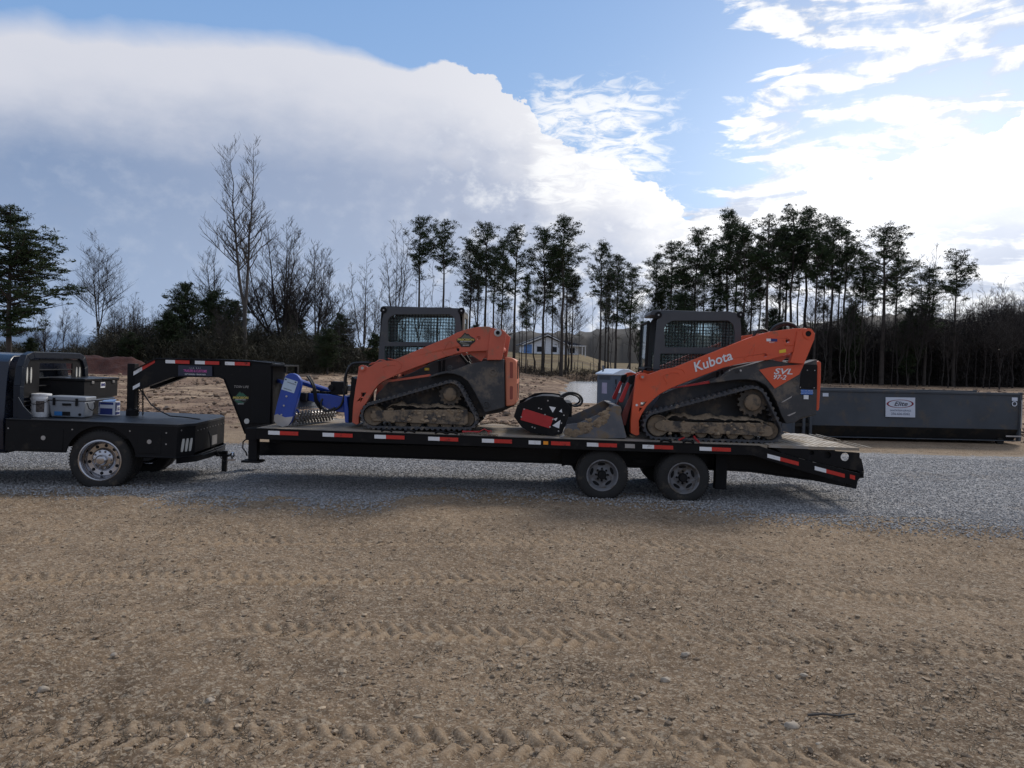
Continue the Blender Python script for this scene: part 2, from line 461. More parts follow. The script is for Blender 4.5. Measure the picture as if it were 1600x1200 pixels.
def ground_mat():
    M = bpy.data.materials.new('packed_dirt'); M.use_nodes = True; nt = M.node_tree; X.nt = nt
    b = nt.nodes['Principled BSDF']; b.inputs['Specular IOR Level'].default_value = 0.15
    b.inputs['Roughness'].default_value = 0.95
    g = nt.nodes.new('ShaderNodeNewGeometry'); o = X(g.outputs['Position'])
    sp = nt.nodes.new('ShaderNodeSeparateXYZ'); nt.links.new(o.s, sp.inputs[0])
    x, y, z = (X(sp.outputs[i]) for i in range(3))
    c = mixc(smooth(nz(o, 0.35, 5, 0.6), 0.32, 0.68), (0.200, 0.138, 0.086), (0.295, 0.208, 0.130))
    c = mixc(smooth(nz(o, 2.2, 6, 0.7), 0.45, 0.70) * 0.65, c, (0.115, 0.078, 0.05))
    c = mixc(smooth(nz(o, 0.55, 5, 0.65), 0.50, 0.66) * smooth(y, 7.2, 5.2) * 0.7, c, (0.105, 0.073, 0.046))
    c = mixc(smooth(nz(o, 28, 4, 0.6), 0.56, 0.72) * 0.5, c, (0.10, 0.07, 0.045))
    c = mixc(smooth(nz(o, 60, 3, 0.6), 0.60, 0.70) * 0.5, c, (0.40, 0.34, 0.26))
    for sc_, amt in ((38, 0.55), (95, 0.5)):
        vo = nt.nodes.new('ShaderNodeTexVoronoi'); vo.inputs['Scale'].default_value = sc_; nt.links.new(o.s, vo.inputs['Vector'])
        sc2 = nt.nodes.new('ShaderNodeSeparateColor'); nt.links.new(vo.outputs['Color'], sc2.inputs[0])
        rnd_ = X(sc2.outputs[0])
        c = mixc(smooth(rnd_, 0.72, 0.95) * amt, c, (0.46, 0.38, 0.28)); c = mixc(smooth(rnd_, 0.30, 0.06) * amt, c, (0.13, 0.09, 0.058))
    pa = nt.nodes.new('ShaderNodeAttribute'); pa.attribute_name = 'packed'
    c = mixc(X(pa.outputs['Fac']) * 0.70, c, (0.37, 0.27, 0.175))
    # the churned field behind the drive: red-brown clay, pale dry crust in streaks, grass patches
    field = smooth(y, 21, 25)
    v = comb(x * 0.35, y * 1.0, 0.0)
    f = mixc(smooth(nz(v, 1.1, 7, 0.72), 0.38, 0.62), (0.13, 0.085, 0.06), (0.46, 0.34, 0.23))
    f = mixc(smooth(nz(o, 0.12, 4, 0.6), 0.42, 0.62) * 0.6, f, (0.17, 0.105, 0.075))
    f = mixc(smooth(nz(v, 3.2, 6, 0.75), 0.54, 0.62) * 0.85, f, (0.06, 0.042, 0.032))
    gr = smooth(nz(o, 0.5, 6, 0.7), 0.56, 0.66) * smooth(y, 21.2, 22) * smooth(y, 29, 25)
    f = mixc(gr * 0.7, f, (0.11, 0.11, 0.05))
    lv = smooth(nz(o, 0.9, 6, 0.7), 0.42, 0.58) * smooth(y, 62, 88)           # leaf litter near the trees
    f = mixc(lv * 0.8, f, (0.13, 0.085, 0.055))
    f = mixc(smooth(y, 104, 112), f, mixc(smooth(nz(o, 0.2, 5, 0.6), 0.4, 0.6), (0.20, 0.155, 0.085), (0.13, 0.095, 0.055)))
    c = mixc(field, c, f)
    nt.links.new(c.s, b.inputs['Base Color'])
    bn = nt.nodes.new('ShaderNodeBump'); bn.inputs['Distance'].default_value = 0.03; bn.inputs['Strength'].default_value = 0.8
    hgt = nz(o, 22, 8, 0.72) + nz(o, 2.2, 6, 0.7) * field * 6
    nt.links.new(hgt.s, bn.inputs['Height']); nt.links.new(bn.outputs[0], b.inputs['Normal'])
    return M
def x_s(o):
    n = X.nt.nodes.new('ShaderNodeSeparateXYZ'); X.nt.links.new(o.s, n.inputs[0]); return X(n.outputs[0])
def y_s(o):
    n = X.nt.nodes.new('ShaderNodeSeparateXYZ'); X.nt.links.new(o.s, n.inputs[0]); return X(n.outputs[1])
def gravel_mat():
    M = bpy.data.materials.new('crushed_gravel'); M.use_nodes = True; nt = M.node_tree; X.nt = nt
    b = nt.nodes['Principled BSDF']; b.inputs['Roughness'].default_value = 0.85; b.inputs['Specular IOR Level'].default_value = 0.3
    g = nt.nodes.new('ShaderNodeNewGeometry'); o = X(g.outputs['Position'])
    vo = nt.nodes.new('ShaderNodeTexVoronoi'); vo.inputs['Scale'].default_value = 34
    nt.links.new(o.s, vo.inputs['Vector'])
    sp = nt.nodes.new('ShaderNodeSeparateColor'); nt.links.new(vo.outputs['Color'], sp.inputs[0])
    c = mixc(X(sp.outputs[0]), (0.125, 0.125, 0.127), (0.60, 0.585, 0.57))
    c = mixc(smooth(X(vo.outputs['Distance']), 0.35, 0.62) * 0.7, c, (0.07, 0.07, 0.08))
    c = mixc(smooth(nz(o, 0.8, 6, 0.65), 0.52, 0.70) * 0.6, c, (0.22, 0.185, 0.15))
    c = mixc(smooth(nz(comb(x_s(o) * 0.25, y_s(o), 0.0), 1.3, 5, 0.6), 0.50, 0.72) * 0.45, c, (0.10, 0.10, 0.11))
    ea = nt.nodes.new('ShaderNodeAttribute'); ea.attribute_name = 'edge'
    ed = X(ea.outputs['Fac']); c = mixc(smooth(nz(o, 5, 7, 0.75) + ed * 0.55, 0.72, 0.86) * smooth(ed, 0.0, 0.2), c, (0.27, 0.20, 0.13))
    nt.links.new(c.s, b.inputs['Base Color'])
    bn = nt.nodes.new('ShaderNodeBump'); bn.inputs['Distance'].default_value = 0.03; bn.inputs['Strength'].default_value = 0.9
    hgt = (1.0 - X(vo.outputs['Distance'])) + nz(o, 6, 5, 0.7) * 0.8
    nt.links.new(hgt.s, bn.inputs['Height']); nt.links.new(bn.outputs[0], b.inputs['Normal'])
    return M

def build_ground():
    xs = axis_pts(-8.2, 8.2, 0.0195, -2600, 2600, 1.06, 60)
    ya = [2.6]
    while ya[-1] < 12.5: ya.append(ya[-1] * 1.0038)
    ys = np.concatenate([axis_pts(2.55, 2.6, 0.02, -300, 2.62, 1.3)[:-1], ya, axis_pts(12.56, 12.7, 0.05, 12.56, 6000, 1.0145, 120)[1:]]); ys = np.unique(ys)
    Xg, Yg = np.meshgrid(xs, ys)
    h = terrain(Xg, Yg)
    near = sstep(Yg, 16, 12) * sstep(Yg, -5, 0) * sstep(np.abs(Xg), 20, 10)
    fine = (fbm(Xg * 0.9, Yg * 0.9, 3) * 0.08 + fbm(Xg * 5.5, Yg * 5.5, 4, 0.62) * 0.045 + np.maximum(fbm(Xg * 16, Yg * 16, 3, 0.75), 0.02) * (0.035 + 0.05 * sstep(fbm(Xg * .6, Yg * .9 + 7, 3), -.1, .25)))
    gm = grav_mask(Xg, Yg); g = sstep(gm, -0.25, 0.1)
    tr_, pk_ = track_relief(Xg, Yg)
    h = h + near * (fine * (1 - g)) * (1 - .75 * sstep(pk_, 0, .3)) + tr_ * near * (1 - g) - 0.045 * g * sstep(np.abs(Xg), 40, 30)
    V = np.stack([Xg, Yg, h], -1).reshape(-1, 3)
    o = np_mesh('dirt_ground', V, grid_faces(len(xs), len(ys)), ground_mat())
    at_ = o.data.attributes.new('packed', 'FLOAT', 'POINT'); at_.data.foreach_set('value', (pk_ * near * (1 - g)).astype(np.float32).ravel())
    tag(o, 'tan packed dirt ground with tyre tracks, rising to a churned field', 'ground', kind='structure')
    # gravel drive sheet
    xs = np.arange(-22, 30, 0.045); ys = np.arange(9.3, 23.5, 0.045)
    Xg, Yg = np.meshgrid(xs, ys); gm = grav_mask(Xg, Yg)
    h = terrain(Xg, Yg) + 0.004 + fbm(Xg * 0.8, Yg * 0.8, 3) * 0.03 + fbm(Xg * 9, Yg * 9, 3, 0.7) * 0.022 + np.clip(gm, -0.25, 0) * 0.13
    F = grid_faces(len(xs), len(ys)); keep = gm.reshape(-1)[F].max(1) > -0.22 + 0.0
    F = F[keep]; used = np.unique(F); idx = np.zeros(Xg.size, int); idx[used] = np.arange(len(used))
    V = np.stack([Xg, Yg, h], -1).reshape(-1, 3)[used]
    o = np_mesh('gravel_drive', V, idx[F], gravel_mat())
    at_ = o.data.attributes.new('edge', 'FLOAT', 'POINT'); at_.data.foreach_set('value', sstep(gm.reshape(-1)[used], .9, -.15).astype(np.float32))
    tag(o, 'blue grey crushed gravel drive under the trailer and truck', 'road', kind='structure')
    # loose stones and clods lying on the dirt, as one uncountable scatter each
    rng = np.random.default_rng(5)
    ico = bmesh.new(); bmesh.ops.create_icosphere(ico, subdivisions=1, radius=1); IV = np.array([v.co[:] for v in ico.verts]); IF = np.array([[v.index for v in f.verts] for f in ico.faces]); ico.free()
    def scatter(name, n, pos, rad, m, label, sink=0.35, flat=0.65):
        x, y = pos(n); rr = rad(n); q = len(x)
        z = terrain(x, y); gm_ = grav_mask(x, y)
        sc_ = rr[:, None] * np.stack([rng.uniform(.8, 1.5, q), rng.uniform(.7, 1.2, q), rng.uniform(flat * .7, flat * 1.2, q)], 1)
        th = rng.uniform(0, 6.28, q); V = IV[None] * (1 + rng.normal(0, .16, (q, 12, 1))) * sc_[:, None, :]
        c_, s_ = np.cos(th)[:, None], np.sin(th)[:, None]
        Vx = V[..., 0] * c_ - V[..., 1] * s_; Vy = V[..., 0] * s_ + V[..., 1] * c_
        V = np.stack([Vx + x[:, None], Vy + y[:, None], V[..., 2] + (z + rr * (flat - sink))[:, None]], -1).reshape(-1, 3)
        F = (IF[None] + np.arange(q)[:, None, None] * 12).reshape(-1, 3)
        o = np_mesh(name, V, F, m, False); tag(o, label, 'loose stones', kind='stuff')
    def near_pos(n):
        y = 3.4 * (12.5 / 3.4) ** (rng.random(n) ** 1.15); x = rng.uniform(-1, 1, n) * (y * .70 + .3)
        k = (grav_mask(x, y) < -.1) & (fbm(x * .8, y * 1.2, 3) + rng.normal(0, .12, n) > -.12); x, y = x[k], y[k]; k = track_relief(x, y)[1] < .12 + .3 * (rng.random(len(x)) < .12); return x[k], y[k]
    CL = mat('clod_dirt', (0.26, 0.19, 0.125), 0.97, var=0.35, vscale=6); ST = mat('field_stone', (0.36, 0.275, 0.185), 0.85, var=0.3, vscale=5)
    # heights follow the same relief as the dirt sheet
    def rel(x, y):
        return (fbm(x * 0.9, y * 0.9, 3) * 0.08 + fbm(x * 5.5, y * 5.5, 4, 0.62) * 0.045)
    x, y = near_pos(95000); n = len(x)
    def fixed(xa, ya):
        return lambda _: (xa, ya)
    r_ = np.minimum(0.0034 * np.exp(rng.exponential(.40, n)), .019)
    tz = globals()['terrain']; globals()['terrain'] = lambda a, b: tz(a, b) + rel(a, b)
    scatter('dirt_clods', n, fixed(x, y), lambda _: r_, CL, 'small brown clods scattered over the tan dirt')
    x, y = near_pos(3000); n2 = len(x); r2 = np.minimum(0.0065 * np.exp(rng.exponential(.40, n2)), .024)
    scatter('field_stones', n2, fixed(x, y), lambda _: r2, ST, 'pale small stones scattered over the tan dirt', .1, .55)
    globals()['terrain'] = tz
    nf = 26000; yf_ = 23 * (88 / 23) ** (rng.random(nf) ** 1.2); xf_ = rng.uniform(-.75, .75, nf) * yf_; k = poly_dist(xf_, yf_, POND) > 1.5
    k &= (fbm(xf_ * .15, yf_ * .5, 3) + rng.normal(0, .15, nf)) > -.05; xf_, yf_ = xf_[k], yf_[k]; rf_ = np.minimum(.022 * np.exp(rng.exponential(.5, len(xf_))) * (yf_ / 30) ** .5, .16)
    scatter('field_clods', len(xf_), fixed(xf_, yf_), lambda _: rf_, mat('field_clod', (0.19, 0.13, 0.088), 0.97, var=0.6, vscale=.8), 'earth clods turned up all over the churned field', .2, .6)
    globals()['terrain'] = lambda a, b: tz(a, b) + rel(a, b)
    # gravel spilling over the drive edge
    GS = mat('gravel_stone', (0.29, 0.285, 0.28), 0.85, var=0.5, vscale=20)
    xg = rng.uniform(-12, 18, 26000); yn = np.interp(xg, GN[:, 0], GN[:, 1]); yg = yn + rng.normal(0.1, .45, 26000)
    k = grav_mask(xg, yg) > -1.1; xg, yg = xg[k], yg[k]
    globals()['terrain'] = tz
    scatter('gravel_stones', len(xg), fixed(xg, yg), lambda _: rng.uniform(.006, .017, len(xg)), GS, 'loose gravel stones spilled along the near edge of the drive', -.1, .7)
    xg = rng.uniform(-13, 19, 90000); ysp = rng.random(90000) ** 1.3
    yn = np.interp(xg, GN[:, 0], GN[:, 1]); yg = yn + .2 + ysp * 8.5; k = grav_mask(xg, yg) > .1; xg, yg = xg[k], yg[k]
    globals()['terrain'] = lambda a, b: tz(a, b) + .004 + fbm(a * 0.8, b * 0.8, 3) * 0.03 + fbm(a * 9, b * 9, 3, 0.7) * 0.022
    scatter('gravel_stones', len(xg), fixed(xg, yg), lambda _: rng.uniform(.006, .015, len(xg)), GS, 'blue grey crushed stones covering the drive', .1, .6)
    globals()['terrain'] = tz
    # dead weeds and straw
    x, y = near_pos(5200); k = fbm(x * 1.1 + 9, y * 1.1, 3) > -.02; x, y = x[k], y[k]; n = len(x); z = tz(x, y) + rel(x, y); V = []; F = []
    for i in range(n):
        for b in range(rng.integers(2, 6)):
            a = rng.uniform(0, 6.28); L = rng.uniform(.012, .055); h = L * rng.uniform(.0, .7); w = .0016 + .0008 * y[i] / 5
            ox, oy = x[i] + rng.normal(0, .012), y[i] + rng.normal(0, .012); dx_, dy_ = math.cos(a) * L, math.sin(a) * L; k_ = len(V)
            V += [(ox - dy_ / L * w, oy + dx_ / L * w, z[i] - .002), (ox + dy_ / L * w, oy - dx_ / L * w, z[i] + .002), (ox + dx_ + w, oy + dy_, z[i] + h + .006), (ox + dx_ - w, oy + dy_, z[i] + h + .008)]; F.append((k_, k_ + 1, k_ + 2, k_ + 3))
    o = np_mesh('dead_weeds', V, F, mat('dead_weed', (.13, .10, .065), .95, var=.5, vscale=3), False); tag(o, 'dark dead weeds and straw bits strewn over the dirt', 'dead weeds', kind='stuff')
    # pond
    M = mat('pond_water', (0.40, 0.36, 0.31), 0.22, spec=1.0, bump=0.03, bscale=1.5)
    xs = np.arange(0, 24, 0.4); ys = np.arange(33, 106, 0.6); A, B = np.meshgrid(xs, ys)
    F = grid_faces(len(xs), len(ys)); k = (terrain(A, B) < ZW + 0.06).reshape(-1)[F].any(1) & (poly_dist(A, B, POND) < 0.7).reshape(-1)[F].all(1)
    F = F[k]; used = np.unique(F); idx = np.zeros(A.size, int); idx[used] = np.arange(len(used))
    o = np_mesh('pond_water', np.stack([A, B, A * 0 + ZW], -1).reshape(-1, 3)[used], idx[F], M)
    tag(o, 'pale reflecting pond of standing water in the dirt field', 'water', kind='structure')
build_ground()

def build_hills():
    M = mat('wooded_hill', (0.045, 0.04, 0.034), 1.0, var=0.35, vscale=0.05)
    def ridge(name, pts, Y, m, label, depth, rg=0.008):
        P = [at(px, py, Y) for px, py in pts]
        xs = np.linspace(P[0].x, P[-1].x, 160); tz = np.interp(xs, [p.x for p in P], [p.z for p in P])
        tz = tz + fbm(xs * 0.35, xs * 0 + 3, 4, 0.6) * Y * rg
        prof = [(0, -0.05), (0.35, 0.5), (0.7, 0.9), (1, 1), (1.6, 0.5), (2.2, -0.05)]
        V = []
        for d, k in prof:
            y = Y + (d - 1) * depth; zb = -25.0
            V.append(np.stack([xs * y / Y, np.full_like(xs, y), zb + (tz - zb) * k + fbm(xs * 0.2, xs * 0 + d * 9, 3) * Y * rg * .7], -1))
        o = np_mesh(name, np.concatenate(V), grid_faces(160, len(prof)), m)
        tag(o, label, 'hill', kind='structure')
    ridge('hill', [(560, 560), (700, 540), (820, 517), (900, 519), (960, 512), (1010, 517), (1080, 524), (1200, 515), (1290, 500), (1400, 490), (1700, 520), (1900, 580)], 420, M, 'dark wooded hill behind the house and the pines', 60)
    M2 = mat('hazed_hill', (0.20, 0.27, 0.37), 1.0, var=0.1, vscale=0.01)  # aerial haze is painted into this pale bluish hill colour
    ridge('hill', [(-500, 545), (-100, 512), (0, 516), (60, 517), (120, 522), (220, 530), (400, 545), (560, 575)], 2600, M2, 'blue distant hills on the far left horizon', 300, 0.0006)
    # red clay mounds at the left edge of the field
    M3 = mat('red_clay', (0.075, 0.026, 0.018), 0.95, var=0.3, vscale=0.8, bump=0.15, bscale=2)
    c = at(168, 580, 62); xs = np.linspace(-9, 9, 120); ys = np.linspace(-3, 3, 40); A, B = np.meshgrid(xs, ys)
    hh = 1.5 * np.exp(-((A + 2) / 2.3) ** 2 - (B / 1.6) ** 2) + 1.35 * np.exp(-((A - 1.6) / 2.2) ** 2 - (B / 1.5) ** 2) + 0.7 * np.exp(-((A - 5.5) / 2) ** 2 - (B / 1.4) ** 2) - 0.12
    hh = hh + fbm(A * 1.2, B * 1.2, 4, 0.6) * 0.35
    V = np.stack([A + c.x, B + c.y, hh + terrain(A + c.x, B + c.y)], -1).reshape(-1, 3)
    o = np_mesh('dirt_mound', V, grid_faces(120, 40), M3)
    tag(o, 'low mounds of red clay at the left edge of the field', 'dirt mound', kind='structure')
build_hills()
# ------------------------------------------------------------------ trees
BARK = mat('pine_bark', (0.055, 0.045, 0.038), 0.95, var=0.3, vscale=1.5)
BARK2 = mat('pale_bark', (0.075, 0.066, 0.058), 0.95, var=0.25, vscale=1.2)
TWIG = mat('twig_bark', (0.030, 0.024, 0.021), 0.95, var=0.25, vscale=1.0)
def leafmat(name, a, b):
    if name in MATS: return MATS[name]
    M = bpy.data.materials.new(name); M.use_nodes = True; nt = M.node_tree; X.nt = nt
    bs = nt.nodes['Principled BSDF']; bs.inputs['Roughness'].default_value = 0.7; bs.inputs['Specular IOR Level'].default_value = 0.2
    tc = nt.nodes.new('ShaderNodeTexCoord')
    c = mixc(smooth(nz(X(tc.outputs['Object']), 0.9, 3, 0.6), 0.35, 0.65), a, b)
    nt.links.new(c.s, bs.inputs['Base Color']); MATS[name] = M; return M
NEEDLE = leafmat('pine_needles', (0.022, 0.038, 0.016), (0.045, 0.068, 0.024))
CEDAR = leafmat('cedar_leaves', (0.020, 0.034, 0.014), (0.040, 0.055, 0.022))
DRY = leafmat('dry_leaves', (0.10, 0.05, 0.028), (0.16, 0.09, 0.05))
BRUSH = leafmat('bare_brush', (0.030, 0.024, 0.018), (0.062, 0.048, 0.034))

class TB:                                 # tree builder: arrays of tubes and small leaf faces
    def __init__(s, seed): s.V = []; s.F = []; s.n = 0; s.rng = random.Random(seed); s.LV = []; s.LF = []; s.ln = 0; s.lw = 0.17
    def seg(s, pts, r0, r1, n):
        base = s.n; t = None
        for i, p in enumerate(pts):
            a = pts[max(0, i - 1)]; b = pts[min(len(pts) - 1, i + 1)]
            d = (b - a).normalized(); x = d.orthogonal().normalized() if t is None else (t - d * t.dot(d)).normalized(); t = x
            y = d.cross(x); r = r0 + (r1 - r0) * i / (len(pts) - 1)
            for k in range(n):
                q = 2 * math.pi * k / n; v = p + (x * math.cos(q) + y * math.sin(q)) * r; s.V.append(v[:])
        for i in range(len(pts) - 1):
            for k in range(n):
                a = base + i * n + k; b = base + i * n + (k + 1) % n; s.F.append((a, b, b + n, a + n))
        s.n += len(pts) * n
    def leaf(s, c, size, up=0.3):
        g = s.rng.gauss
        a = Vector((g(0, 1), g(0, 1), g(up, 0.8))).normalized(); b = a.orthogonal().normalized()
        b = (b * math.cos(g(0, 2)) + a.cross(b) * math.sin(g(0, 2)))
        w = size * s.lw
        for v in (c - b * w, c + a * size, c + b * w, c - a * size * 0.5): s.LV.append(v[:])
        s.LF.append((s.ln, s.ln + 1, s.ln + 2, s.ln + 3)); s.ln += 4
    def clump(s, c, rad, n, size, flat=0.6):
        g = s.rng.gauss
        for _ in range(n):
            d = Vector((g(0, 1), g(0, 1), g(0, 1) * flat)); d = d.normalized() * rad * s.rng.random() ** 0.5
            d.z *= flat; s.leaf(c + d, size * s.rng.uniform(0.6, 1.3))

def pine_mesh(seed, H, cf, rad, trunk_r, dens=1.0, flat=0.55, low=0.2, lean=0.0, riskf=1.0):
    t = TB(seed); g = t.rng
    sway = [Vector((g.gauss(0, 1) * 0.006 * H * (i / 8) + lean * H * (i / 8) ** 2, g.gauss(0, 1) * 0.005 * H * (i / 8), H * i / 8)) for i in range(9)]
    sway[0] = Vector((0, 0, -0.4))
    t.seg(sway, trunk_r, trunk_r * 0.15, 7)
    def tp(h):
        k = max(0, min(7.999, h / H * 8)); i = int(k); return sway[i].lerp(sway[i + 1], k - i)
    nb = int(74 * cf / 0.45)
    for i in range(nb):
        f = g.random() ** 0.85; h = H * (1 - cf * (1 - f)) * 0.985
        env = (math.sin(min(1, (1 - f) * 1.15 + 0.10) * math.pi * 0.66)) ** 0.9 * (0.45 + 0.6 * g.random())
        env *= 1.0 if f > 0.25 else 0.75
        L = rad * env; a = g.uniform(0, 6.283); rise = (g.uniform(0.15, 0.75) + 0.7 * f) * riskf
        p0 = tp(h - L * rise * 0.4); d = Vector((math.cos(a), math.sin(a), 0))
        pts = [p0, p0 + d * L * 0.45 + Vector((0, 0, L * rise * 0.30)), p0 + d * L + Vector((0, 0, L * rise))]
        t.seg(pts, 0.018 + 0.016 * L, 0.012, 4)
        nc = max(2, int(L * 2.1 * dens))
        for k in range(nc):
            q = g.uniform(0.2, 1.05); c = pts[0].lerp(pts[2], q) + Vector((g.gauss(0, 0.24), g.gauss(0, 0.24), g.gauss(0.05, 0.16))) * (0.5 + L * 0.25)
            if g.random() < 0.8: t.seg([pts[0].lerp(pts[2], q * 0.85), c], 0.012, 0.008, 3)
            t.clump(c, g.uniform(0.28, 0.62), int(g.uniform(22, 42)), 0.20, flat + 0.15)
    for i in range(int(16 * (1 - cf))):                 # dead stubs and sparse low limbs
        h = H * g.uniform(low, 1 - cf); L = g.uniform(0.4, 1.9); a = g.uniform(0, 6.283)
        p0 = tp(h); d = Vector((math.cos(a), math.sin(a), g.uniform(-0.1, 0.5)))
        m_ = p0 + d * L * 0.6 + Vector((0, 0, g.gauss(0, 0.15))); e = p0 + d * L
        t.seg([p0, m_, e], 0.026, 0.008, 3)
        if g.random() < 0.35: t.clump(e, 0.4, 24, 0.16, flat)
    return t
def bare_mesh(seed, H, spread, trunk_r, limbs, side, nside, twig=1.0, leaves=0, start=.18):
    """leafless tree: limbs = (start height, side reach, top height) as fractions of H, each a long rising leader."""
    t = TB(seed); g = t.rng
    def branch(p, d, L, r, lev):
        pts = [p]; q = p; dd = d.copy(); st = 4 if lev < 2 else 3
        for i in range(st):
            dd = (dd + Vector((g.gauss(0, .10), g.gauss(0, .10), .09 if lev == 0 else .07))).normalized(); q = q + dd * L / st; pts.append(q)
        t.seg(pts, r, max(.010, r * .45), 4 if lev == 0 else 3)
        if lev >= 2:
            if leaves and g.random() < leaves:
                for _ in range(2): t.leaf(q + Vector((g.gauss(0, .1), g.gauss(0, .1), g.gauss(0, .1))), 0.10)
            return
        n = max(2, int((5 if lev == 0 else 3.4) * twig * (L / 1.5) ** .4))
        for k in range(n):
            f = g.uniform(.22, 1.0) * st; i = min(st - 1, int(f)); o = pts[i].lerp(pts[i + 1], f - i)
            a = g.uniform(0, 6.283); nd = (dd * .75 + Vector((math.cos(a), math.sin(a), .25)) * .62).normalized()
            branch(o, nd, L * g.uniform(.38, .62), max(.010, r * .5), lev + 1)
    tr = [Vector((0, 0, -.4))] + [Vector((g.gauss(0, .006) * H, g.gauss(0, .006) * H, H * start * k / 3)) for k in range(1, 4)]
    t.seg(tr, trunk_r, trunk_r * .85, 7)
    for li, (s0, reach, top) in enumerate(limbs):
        a = g.uniform(0, 6.283) if li else 0.0
        if len(limbs) > 2: a = 6.283 * li / len(limbs) * 1.618 * 1.3 + g.gauss(0, .3)
        if len(limbs) == 2: a = 3.3 if li == 0 else .1
        z0 = s0 * H; b0 = tr[-1] if z0 >= H * start else tr[1].lerp(tr[-1], z0 / (H * start)); b0 = Vector((b0.x, b0.y, z0))
        o = Vector((math.cos(a), math.sin(a), 0)) * reach * H; n = 9; pts = []
        for k in range(n + 1):
            f = k / n; pts.append(b0 + o * (f ** .75 if reach > .1 else f ** .6) + Vector((g.gauss(0, .006) * H * f, g.gauss(0, .006) * H * f, (top * H - z0) * f ** (1.25 if reach > .1 else 1.0))))
        if s0 > start: pts = [tr[-1]] + pts if li == 0 else pts
        r0 = trunk_r * (.8 if len(limbs) <= 2 else .5) * (1 if li < 2 or len(limbs) > 3 else .5); t.seg(pts, r0, .012, 6)
        for k in range(nside):
            f = .22 + .78 * (k + g.random()) / nside; i = min(len(pts) - 2, int(f * (len(pts) - 1))); p = pts[i].lerp(pts[i + 1], f * (len(pts) - 1) - i)
            aa = g.uniform(0, 6.283); out = Vector((math.cos(aa), math.sin(aa), 0)); out = (out + o.normalized() * .35 if reach > .05 else out).normalized()
            up = g.uniform(.35, 1.0); L = side * H * (1.1 - .75 * f) * g.uniform(.55, 1.15)
            branch(p, (out * spread + Vector((0, 0, up))).normalized(), L, max(.016, r0 * (1 - f) * .5), 0)
    return t

PROTO = {}
def proto(key, fn, mt, ml, H=None):
    t = fn(); V = np.array(t.V)
    if H:                                   # normalise the height
        k = H / max(V[:, 2].max(), np.array(t.LV)[:, 2].max() if t.LV else 0); V[:, 2] *= np.where(V[:, 2] > 0, k, 1)
    def me(nm, V, F, m):
        mesh = bpy.data.meshes.new(nm); mesh.from_pydata([tuple(v) for v in V], [], F); mesh.materials.append(m)
        mesh.polygons.foreach_set('use_smooth', [nm == 'trunk'] * len(mesh.polygons)); return mesh
    LV = np.array(t.LV) if t.LV else None
    if H and LV is not None: LV[:, 2] *= np.where(LV[:, 2] > 0, k, 1)
    PROTO[key] = (me('trunk', V, t.F, mt), me('crown', LV, t.LF, ml) if LV is not None else None, H)
for i, (H, cf, rad, tr, dens, flat) in enumerate([(20, .42, 2.5, .21, 1.25, .6), (20, .52, 2.7, .20, 1.25, .6), (20, .36, 2.9, .22, 1.35, .55), (20, .60, 2.3, .17, 1.1, .6), (20, .33, 2.3, .18, 1.2, .6), (20, .48, 3.0, .22, 1.1, .5)]):
    proto('pine%d' % i, lambda: pine_mesh(11 + i, H, cf, rad, tr, dens, flat), BARK, NEEDLE, H)
proto('bigpine', lambda: pine_mesh(41, 14.0, .80, 5.2, .26, 1.5, .25, riskf=.45), BARK, NEEDLE, 14.0)
proto('cedar0', lambda: pine_mesh(51, 9, .86, 1.9, .14, 1.5, .7), BARK, CEDAR, 9)
proto('cedar1', lambda: pine_mesh(52, 9, .84, 2.3, .15, 1.4, .6), BARK, CEDAR, 9)
proto('poplar0', lambda: bare_mesh(61, 20, .9, .20, [(.22, .01, 1), (.25, .07, .92), (.30, .08, .88), (.33, .06, .85)], .22, 24, 1.2), TWIG, None, 20)
proto('poplar1', lambda: bare_mesh(62, 20, .8, .17, [(.3, .01, 1), (.42, .05, .9)], .17, 26), TWIG, None, 20)
proto('poplar2', lambda: bare_mesh(63, 20, .8, .19, [(.18, .02, 1), (.2, .08, .93), (.24, .10, .84), (.3, .05, .9), (.22, .12, .75)], .15, 18), TWIG, None, 20)
proto('twin', lambda: bare_mesh(66, 24, 1.0, .27, [(.28, .075, .97), (.28, .03, 1.0)], .16, 46, start=.30), BARK2, None, 24)
proto('oak0', lambda: bare_mesh(71, 17, .8, .34, [(.18, .02, 1), (.18, .16, .97), (.17, .26, .85), (.19, .22, .93), (.2, .30, .78), (.19, .28, .66), (.2, .14, .98), (.22, .33, .62), (.18, .18, .9)], .21, 24, 1.25, start=.2), TWIG, None, 17)
proto('oak1', lambda: bare_mesh(72, 15, .8, .22, [(.2, .02, 1), (.2, .16, .95), (.19, .22, .88), (.2, .24, .8), (.22, .15, .95), (.2, .28, .68)], .21, 24, 1.25, start=.22), TWIG, None, 15)
proto('leafy', lambda: bare_mesh(75, 14, .9, .15, [(.15, .02, 1), (.18, .14, .92), (.16, .20, .8), (.2, .22, .7), (.25, .12, .85)], .17, 18, leaves=.6, start=.15), TWIG, DRY, 14)
proto('sapling0', lambda: bare_mesh(81, 12, .7, .055, [(.25, .02, 1)], .14, 12, .7), TWIG, None, 12)
proto('sapling1', lambda: bare_mesh(82, 12, .8, .06, [(.2, .03, 1), (.35, .08, .85)], .16, 9, .7), BARK2, None, 12)

